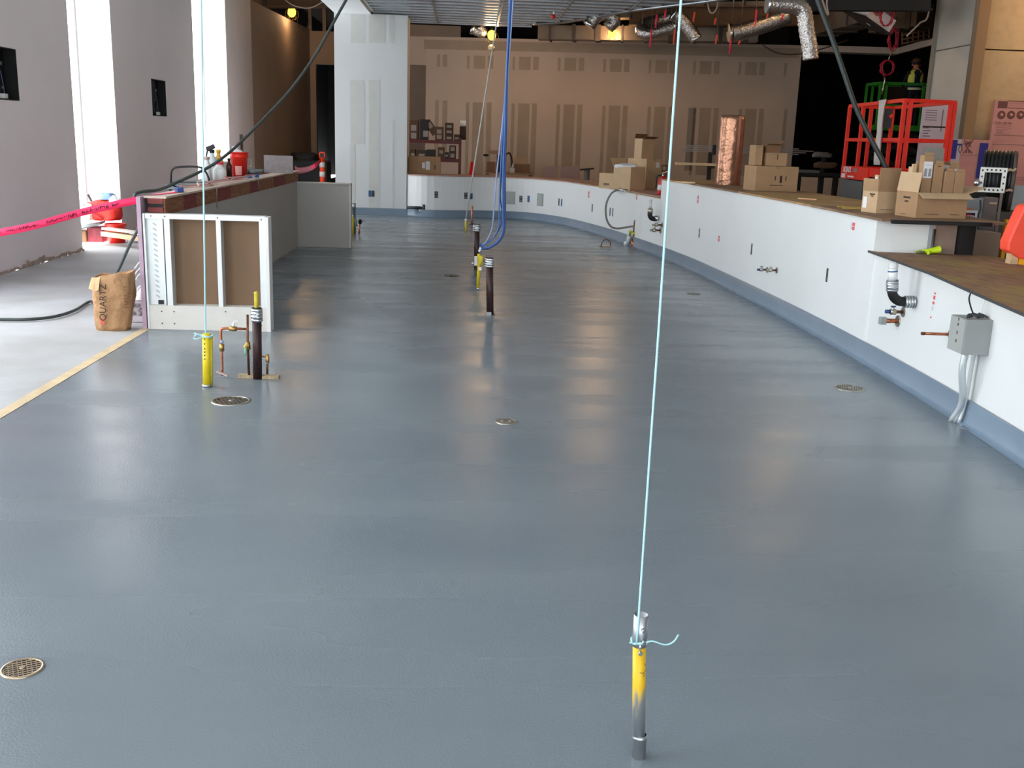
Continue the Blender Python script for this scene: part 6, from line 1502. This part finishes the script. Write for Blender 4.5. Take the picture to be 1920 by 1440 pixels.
def body_mat():
    m = M('worker_body', (22, 22, 28), .8); nt = m.node_tree; b = nt.nodes['Principled BSDF']
    tc = nt.nodes.new('ShaderNodeTexCoord'); sp = nt.nodes.new('ShaderNodeSeparateXYZ'); nt.links.new(tc.outputs['Object'], sp.inputs[0])
    g1 = nt.nodes.new('ShaderNodeMath'); g1.operation = 'GREATER_THAN'; g1.inputs[1].default_value = 1.51 * sc_; nt.links.new(sp.outputs['Z'], g1.inputs[0])
    g2 = nt.nodes.new('ShaderNodeMath'); g2.operation = 'GREATER_THAN'; g2.inputs[1].default_value = .12 * sc_; nt.links.new(sp.outputs['Y'], g2.inputs[0])
    g4 = nt.nodes.new('ShaderNodeMath'); g4.operation = 'GREATER_THAN'; g4.inputs[1].default_value = .9 * sc_; nt.links.new(sp.outputs['Z'], g4.inputs[0])
    g5 = nt.nodes.new('ShaderNodeMath'); g5.operation = 'MULTIPLY'; nt.links.new(g2.outputs[0], g5.inputs[0]); nt.links.new(g4.outputs[0], g5.inputs[1])
    g3 = nt.nodes.new('ShaderNodeMath'); g3.operation = 'MAXIMUM'; nt.links.new(g1.outputs[0], g3.inputs[0]); nt.links.new(g5.outputs[0], g3.inputs[1])
    mx = nt.nodes.new('ShaderNodeMix'); mx.data_type = 'RGBA'; mx.inputs[6].default_value = (*lin((22, 22, 28)), 1); mx.inputs[7].default_value = (*lin((200, 128, 100)), 1)
    nt.links.new(g3.outputs[0], mx.inputs[0]); nt.links.new(mx.outputs[2], b.inputs['Base Color']); return m
skin('body', vt, ed, rd, body_mat(), pw_)
L0 = pw_.location
def W3(v): return L0 + v
# hands with fingers
for s_, (hx, hy, hz), dr in ((-1, (-.22, .27, .97), Vector((.1, .5, -.3))), (1, (.18, .38, 1.19), Vector((-.1, .6, .2)))):
    h0 = W3(J(hx, hy, hz)); d_ = dr.normalized(); si = d_.cross(Vector((0, 0, 1))).normalized()
    hd = MB().sph(h0 + d_ * .04, .04, sc=(1, 1.1, .6))
    for k in range(4): o_ = h0 + d_ * .06 + si * (-.024 + .016 * k); hd.tube([o_, o_ + d_ * (.03 + .006 * (k in (1, 2))), o_ + d_ * .045 + Vector((0, 0, -.022))], .008, 6)
    hd.tube([h0 + si * -.03 + d_ * .02, h0 + si * -.05 + d_ * .045, h0 + si * -.05 + d_ * .07], .009, 6); hd.build('hand', M('skin', (200, 128, 100), .6), pw_)
# vest as shell round the torso
def shell(name, mat, zs, a0, a1, grow, parent, n=20):
    vs = []; 
    for z, (rx, ry) in zs:
        for i in range(n + 1):
            a = a0 + (a1 - a0) * i / n; vs.append(W3(J(math.cos(a) * (rx + grow), math.sin(a) * (ry + grow), z)))
    m_ = n + 1
    return MB().add(vs, [(j * m_ + i, j * m_ + i + 1, (j + 1) * m_ + i + 1, (j + 1) * m_ + i) for j in range(len(zs) - 1) for i in range(n)], True).build(name, mat, parent)
VZ = [(1.0, (.185, .15)), (1.12, (.185, .145)), (1.28, (.20, .15)), (1.38, (.205, .145)), (1.46, (.18, .12)), (1.50, (.12, .09))]
ves = shell('vest', M('navy_vest', (34, 40, 84), .8), VZ, 0, 2 * math.pi, 0, pw_)
HV = M('hi_vis', (236, 236, 96), .6)
shell('yellow_panel', HV, VZ[1:], math.pi * 1.04, math.pi * 1.38, .006, ves); shell('yellow_panel', HV, VZ[1:], math.pi * 1.62, math.pi * 1.97, .006, ves)
shell('reflective_band', M('silver_band', (226, 220, 170), .4), [(1.00, (.187, .152)), (1.06, (.187, .150))], math.pi * 1.02, math.pi * 1.98, .010, ves); shell('reflective_band', M('silver_band', (226, 220, 170), .4), [(1.17, (.19, .147)), (1.21, (.192, .148))], math.pi * 1.60, math.pi * 1.98, .010, ves)
for pts in ([(-.10, -.15, 1.46), (0, -.175, 1.28), (.10, -.15, 1.46)], [(-.14, -.14, 1.06), (0, -.175, 1.26), (.12, -.15, 1.06)]):
    MB().tube(cr([W3(J(*p)) for p in pts], 4), .014, 6).build('harness_strap', IRON, ves)
hc = W3(J(.012, .05, 1.715))
cap_ = MB().lathe([(.094, 0), (.096, .03), (.085, .065), (.05, .09), (0, .097)], hc + Vector((0, 0, -.01)), 16).build('cap', M('brown_cap', (92, 60, 42), .8), pw_)
MB().obox(hc + Vector((.0, .13, -.0)), (.14, .10, .012)).build('peak', M('brown_cap', (92, 60, 42), .8), cap_)
MB().lathe([(.090, -.07), (.095, -.02), (.09, .0)], hc, 16).build('hair', M('dark_hair', (34, 24, 20), .8), pw_)
for s_ in (-1, 1): MB().sph(hc + Vector((s_ * .09, 0, -.07)), .022, sc=(.5, 1, 1.4)).build('ear', M('skin', (200, 128, 100), .6), pw_)
fc = MB().sph(hc + Vector((0, .098, -.09)), .016, sc=(.8, 1.2, 1.4)); fc.build('nose', M('skin', (200, 128, 100), .6), pw_)
for s_ in (-1, 1): MB().sph(hc + Vector((s_ * .035, .085, -.06)), .012).build('eye', INK, pw_)
MB().obox(hc + Vector((0, .085, -.13)), (.045, .012, .01)).build('mouth', M('lip', (150, 80, 70), .6), pw_)

# ================================================================== ceiling: furring grid, ducts, lamps, ribbons
CH = M('furring_steel', (150, 154, 158), .35, .8, var=.1, vs=3)
zc = 4.0
edge = [FZ(x, y, zc) for x, y in ((1000, 45), (1045, 42.5), (1090, 36), (1135, 28), (1180, 20), (1260, 10), (1340, 0))]
edge = cr([Vector((p.x, p.y, zc)) for p in edge] + [Vector((4.6, 16.5, zc)), Vector((4.7, 14, zc)), Vector((4.6, 11.5, zc))], 4)
fg = thing('ceiling_furring', 'suspended grid of steel furring channels curving over the bar', 'ceiling grid', (1, 17, zc))
y = 11.6
while y < 23.2:
    xs = [edge[i].lerp(edge[i + 1], (y - edge[i].y) / (edge[i + 1].y - edge[i].y)).x for i in range(len(edge) - 1) if (edge[i].y - y) * (edge[i + 1].y - y) <= 0 and edge[i].y != edge[i + 1].y]
    xe = max(xs) if xs else 1.2
    MB().box(-1.97, xe, y - .07, y + .07, zc, zc + .035).box(-1.97, xe, y - .12, y - .07, zc + .035, zc + .039).box(-1.97, xe, y + .07, y + .12, zc + .035, zc + .039).build('furring_channel', CH, fg)
    y += .44
for x in (-.72, .55, 1.75, 2.9):
    y1_ = 23.2 if x < 1.4 else max([e.y for e in edge if e.x >= x] + [12])
    MB().box(x - .02, x + .02, 11.5, y1_, zc + .03, zc + .075).build('main_runner', CH, fg)
    MB().box(x - .015, x + .015, 11.5, y1_, zc - .018, zc - .001).build('tie_bar', CH, fg)
MB().tube(edge, .035, 6).build('edge_track', CH, fg)
MB().box(-1.99, edge[0].x, 23.18, 23.25, zc - .01, zc + .05).build('edge_track', CH, fg)
MB().box(-1.99, -1.95, 11.5, 23.2, zc - .01, zc + .06).build('edge_track', ALU, fg)
for x in (-1.2, .2, 1.6):
    for y in (14, 17, 20, 22.5): MB().cyl((x, y, zc + .06), (x, y, 5.6), .006, seg=5).build('hanger_wire', NICKEL, fg)
q = FZ(1038, 22, zc); t = thing('sprinkler_drop', 'white sprinkler drop with red tip under the furring grid', 'sprinkler', q)
MB().cyl(FY(1040, 14, q.y), FY(1038, 28, q.y), .02, seg=8).build('drop', PVC, t); MB().sph(FY(1037, 31, q.y), .045).build('red_tip', REDP, t)
# ducts
DT = M('duct_metal', (104, 90, 76), .42, .6, var=.12, vs=1.5, rvar=.15)
FX_ = M('flex_foil', (196, 190, 184), .22, .9, var=.1, vs=20, bump=.9, bs=30, bdist=.02)
def rect_duct(label, p0, p1, w, h, joints=5):
    p0, p1 = Vector(p0), Vector(p1); t = thing('rectangular_duct', label, 'duct', p0)
    MB().bar(p0, p1, w, h).build('trunk', DT, t)
    for k in range(joints): c = p0.lerp(p1, (k + .5) / joints); d_ = (p1 - p0).normalized() * .02; MB().bar(c - d_ * (1 + k % 3), c + d_ * (1 + k % 3), w + .05, h + .05).build('flange', M('duct_strap', (58, 48, 40), .6), t)
    for k in (.12, .5, .88): c = p0.lerp(p1, k); MB().cyl(c + Vector((0, 0, h / 2)), (c.x, c.y, 5.6), .008, seg=5).build('hanger_rod', NICKEL, t)
    return t
yd = 25.4
a, b = FY(1010, 62, 24.2), FY(1420, 66, 23.4)
rect_duct('long pale rectangular duct above the tan back wall', a, b, .4, .30, 9)
a, b = FY(1150, 22, 23.3), FY(1500, 18, 22.7)
rect_duct('upper rectangular duct crossing at the top of view', a, b, .5, .3, 5)
a, b = FY(1535, 52, 22), FY(1640, 22, 17)
rect_duct('tan sloping duct behind the silver hanging duct', a, b, .5, .35, 3)
a, b = FY(1645, 42, 21.5), FY(1735, 28, 20.5)
rect_duct('grey duct crossing behind the tilted ceiling unit', a, b, .5, .45, 3)
def flex(label, pts, r, n=8):
    path = cr([FY(*p) for p in pts], n); t = thing('flexible_duct', label, 'duct', path[0])
    radii = [r * (1 + .09 * (i % 2)) for i in range(len(path))]
    MB().tube(path, r, 14, radii=radii).build('foil_sleeve', FX_, t)
    c = path[len(path) // 2]; MB().cyl(c, (c.x, c.y, 5.6), .006, seg=5).build('hanger_wire', NICKEL, t)
    d0 = (path[1] - path[0]).normalized(); MB().cyl(path[0] - d0 * .02, path[0] + d0 * .04, r * 1.15, seg=14).build('collar', CHROME, t)
    return t
flex('curled silver flexible duct above the tan wall', [(1265, 50, 21.5), (1240, 57, 21.5), (1215, 64, 21.5), (1203, 57, 21.6), (1210, 46, 21.8), (1232, 40, 22), (1258, 32, 22)], .12)
flex('slanting silver flexible duct right of the curled one', [(1262, 26, 21), (1275, 33, 21), (1290, 52, 21), (1306, 75, 21)], .12)
flex('horizontal silver flexible duct left of the hanging one', [(1368, 62, 20.5), (1388, 60, 20.5), (1415, 52, 20.5), (1445, 42, 20.5), (1478, 30, 20.5)], .15)
flex('short silver flexible duct over the middle bulb', [(1105, 48, 21), (1120, 30, 21), (1140, 26, 21), (1152, 38, 21), (1140, 52, 21)], .12)
flex('straight silver flexible duct hanging down by the black hall', [(1440, 8, 14.6), (1480, 10, 14.6), (1502, 16, 14.6), (1509, 30, 14.6), (1513, 60, 14.6), (1518, 90, 14.6), (1520, 112, 14.6)], .105, 6)
flex('dim flexible duct beside the left end of the grid', [(885, 54, 24), (905, 62, 24), (900, 50, 24)], .1)
# beams
BM = M('brown_beam', (112, 82, 58), .8, var=.15, vs=2)
def beam(label, p0, p1, w, h, mt=None, nm='roof_beam'):
    p0, p1 = Vector(p0), Vector(p1); t = thing(nm, label, 'beam', p0); z = Vector((0, 0, 1))
    MB().bar(p0 + z * h / 2, p1 + z * h / 2, w, .03).build('flange', mt or BM, t); MB().bar(p0, p1, .03, h - .03).build('web', mt or BM, t); MB().bar(p0 - z * h / 2, p1 - z * h / 2, w, .03).build('flange', mt or BM, t); return t
beam('brown roof beam over the recess behind the pillar', FY(500, 1, 26), FY(640, 1, 26), .3, .3)
beam('brown roof beam over the flexible ducts', FY(1180, 30, 23), FY(1510, 30, 22.4), .3, .35)
beam('black steel beam along the top right of view', FY(1470, 3, 15.5), FY(1745, 4, 15.5), .2, .22, M('black_beam', (22, 20, 20), .5))
# lamps
def bulb(label, px, py, y, r, watts, cage=False, cordtop=(0, 0)):
    c = FY(px, py, y); t = thing('temporary_bulb', label, 'lamp', c)
    MB().sph(c, r, sc=(1, 1, 1.15)).build('bulb', M('bulb_glow', (255, 232, 84), .4, emit=2.6), t)
    MB().cyl(c + Vector((0, 0, r)), c + Vector((0, 0, r + .09)), .025, seg=10).build('socket', RUBBER, t)
    MB().cyl(c + Vector((0, 0, r + .08)), (c.x + cordtop[0], c.y + cordtop[1], 5.58), .01, seg=6).build('cord', RUBBER, t)
    for k in range(6):
        a = 2 * math.pi * k / 6; pts = [c + Vector((.03 * math.cos(a), .03 * math.sin(a), r + .02)), c + Vector((r * 1.5 * math.cos(a), r * 1.5 * math.sin(a), 0)), c + Vector((r * 1.3 * math.cos(a), r * 1.3 * math.sin(a), -r * 1.4)), c + Vector((0, 0, -r * 1.8))]
        MB().tube(cr(pts, 3), .004, 4).build('cage_wire', BRASS, t)
    if cage: MB().lathe([(.02, -.36), (.07, -.33), (.085, -.27), (.06, -.22), (.03, -.2)], c, 12).build('dead_bulb', M('bulb_glass', (206, 186, 150), .15, .3), t)
    l = bpy.data.lights.new('bulb_light', 'POINT'); l.energy = watts; l.color = (1.0, .62, .32); l.shadow_soft_size = r * 1.3
    lo = bpy.data.objects.new('bulb_light', l); COL.objects.link(lo); lo.parent = t
    return t
bulb('glowing yellow bulb over the recess left of the pillar', 547, 23, 28.5, .11, 150)
bulb('glowing yellow caged bulb beside the blue cables', 922, 66, 23.8, .095, 140, cage=True)
bulb('glowing yellow bulb below the flexible duct in the middle', 1148, 62, 23.35, .09, 170)
bulb('temporary bulb above the tan panelled wall out of view', 2140, -60, 14.6, .085, 260)
bulb('temporary bulb hanging above the cartons out of view', 1560, -150, 19.0, .085, 200)
# ribbons
PR = M('pink_ribbon', (240, 60, 90), .6); OR_ = M('orange_ribbon', (246, 96, 60), .6)
rib = [(1221, 54, 88, PR), (1265, 55, 83, OR_), (1302, 22, 41, OR_), (1344, 65, 82, OR_), (1370, 73, 101, PR), (1387, 76, 84, OR_), (1418, 18, 49, PR), (1440, 22, 34, OR_), (1468, 27, 38, PR), (1231, 28, 52, PR), (1248, 18, 34, PR), (1517, -4, 10, PR), (1342, 34, 46, OR_), (1620, -6, 15, PR)]
rl = ['over the right of the middle bulb', 'left of the light blue string', 'right of the light blue string', 'under the slanting flexible duct end', 'hanging lowest before the tan wall', 'small beside the lowest hanging one', 'long over the horizontal flexible duct', 'short above the horizontal flexible duct', 'at the right end of the horizontal flexible duct', 'thin above the curled duct', 'upper thin above the curled duct', 'at the top of the silver hanging duct', 'small near the red clip', 'tied above the tilted ceiling unit']
for (px, y0_, y1_, mt), lb in zip(rib, rl):
    a, b = FY(px + .5, y0_, 20), FY(px - 1, y1_, 20); w_ = .035
    m_ = MB().strip([a + Vector((-w_ / 2, 0, 0)), a + Vector((w_ / 2, 0, 0))], [b + Vector((-w_ * .7, .02, 0)), b + Vector((w_ * .3, .02, 0))], .004)
    t = thing('flag_ribbon', ('pink' if mt is PR else 'orange') + ' flagging ribbon ' + lb, 'ribbon', a)
    m_.build('streamer', mt, t); MB().cyl(a, (a.x, a.y, 5.58), .004, seg=5).build('hanger_wire', NICKEL, t)
# tilted ceiling unit
uc = FY(1634, 30, 16.5)
t = thing('ceiling_cassette', 'tilted white ceiling unit with dark underside among red wiring', 'vent', uc)
Rm = Matrix.Rotation(.42, 3, 'Y') @ Matrix.Rotation(.35, 3, 'Z') @ Matrix.Rotation(.12, 3, 'X')
MB().obox(uc, (.52, .52, .20), Rm).build('housing', M('unit_white', (222, 206, 200), .5), t); MB().obox(uc + Rm @ Vector((0, 0, -.115)), (.60, .60, .03), Rm).build('underside', M('unit_dark', (30, 24, 20), .5), t); MB().obox(uc + Rm @ Vector((0, -.05, -.132)), (.07, .03, .004), Rm).build('badge', PVC, t)
MB().cyl(uc + Vector((0, 0, .1)), (uc.x, uc.y, 5.58), .006, seg=5).build('hanger_wire', NICKEL, t)
RW_ = M('red_wire', (170, 24, 44), .5)
def coil(label, px, py, rx, rz_, y, n=7, topx=None, tie=None):
    c = FY(px, py, y); t = thing('wire_coil', label, 'wire', c)
    for k in range(n):
        rr = random.Random(k + int(px)); f = rr.uniform(.72, 1.1)
        MB().tube([c + Vector((rx * f * math.cos(a) + rr.uniform(-.02, .02), .012 * (k - n / 2), rz_ * f * math.sin(a))) for a in [2 * math.pi * i / 20 for i in range(20)]], .0065, 5, closed=True).build('wire_loop', RW_, t)
    zt_ = tie if tie else 5.58
    MB().cyl(c + Vector((0, 0, rz_ * .9)), (c.x + .05, c.y, zt_), .008, seg=5).build('tie_wire', NICKEL, t)
coil('tall red wire coil hanging before the pale soffit', 1674, 74, .085, .19, 18.5)
coil('round red wire coil hanging in front of the dark hall', 1663.5, 127, .115, .125, 18.5, tie=FY(1668, 92, 18.5).z - .03)
coil('red wire coil draped over the tilted ceiling unit', 1662, 32, .10, .13, 16.0, 5)
coil('small red wire coil at the top of the tilted unit', 1648, 14, .08, .11, 16.2, 4)
# thin hanging conduits and a grid screen at right
WL = M('pale_conduit', (180, 160, 146), .5)
for lb, pts in (('thin pale cable sagging over the recess', [(528, -6, 25), (550, 10, 25), (580, 15, 25), (605, 3, 25), (612, -6, 25)]), ('looped cable end hanging below the recess ceiling', [(557, 32, 25.5), (560, 50, 25.5), (569, 57, 25.5), (577, 50, 25.5), (579, 36, 25.5)]),
                ('looped pale cable right of the light blue string', [(1326, -4, 19), (1330, 20, 19), (1338, 24, 19), (1345, 12, 19), (1345, -4, 19)]), ('cable loop above the horizontal flexible duct', [(1346, 55, 20), (1346, 38, 20), (1356, 34, 20), (1364, 44, 20), (1363, 60, 20)]),
                ('pair of pale conduits left of the black cable', [(1540, -6, 15), (1548, 18, 15), (1553, 28, 15), (1550, 8, 15), (1552, -6, 15)]), ('thin grey cable drooping along the soffit edge', [(1430, 85, 22), (1460, 100, 22), (1500, 101, 22), (1540, 92, 22), (1590, 75, 22)]),
                ('pale pipe leading to the red clip at the column', [(1746, -120, 17), (1742, 20, 17), (1725, 43, 17), (1712, 56, 17), (1700, 68, 17)])):
    path = cr([FY(*p) for p in pts], 5); tag(MB().tube(path, .014, 6).build('hanging_cable', WL if 'pale' in lb else M('brown_cable', (70, 54, 44), .6), org=path[0]), lb, 'cable')
t = thing('mesh_screen', 'dark framed mesh screen above the soffit beside the column', 'screen', FY(1718, 70, 22.4))
for k in range(6): a, b = FY(1692 + k * 10, 58 - k * 1.5, 22.6), FY(1692 + k * 10, 84 - k * 2.5, 22.6); MB().cyl(a, b, .02, seg=6).build('bar', BM, t)
for k in range(4): a, b = FY(1690, 58 + k * 8, 22.6), FY(1746, 48 + k * 8, 22.6); MB().cyl(a, b, .02, seg=6).build('bar', BM, t)
# dark support wires behind the tan wall top: vertical studs
for k, px in enumerate((580, 607)):
    a = FY(px, 57, 31.3); tag(MB().box(a.x - .05, a.x + .05, 31.42, 31.55, 4.5, 5.58).build('wall_stud', M('dim_stud', (110, 96, 84), .5, .4), org=(a.x, 31.45, 4.5)), ('bare stud left of the dark gap above the recess', 'bare stud right of the dark gap above the recess')[k], 'stud')
# black cable on the right
pth = [FY(1500, -90, 12.5), FY(1532, -2, 12.5), FY(1556, 60, 12.4), (FY(1580, 130, 12.3)), FY(1604, 200, 12.2), FY(1630, 255, 12.1), FY(1660, 312, 12.0), FY(1672, 345, 12.0), FY(1676, 400, 12.0)]
tag(MB().tube(cr(pth, 5), .030, 8).build('power_cable', CABLE, org=pth[0]), 'thick grey cable slanting down across the red lift', 'cable')
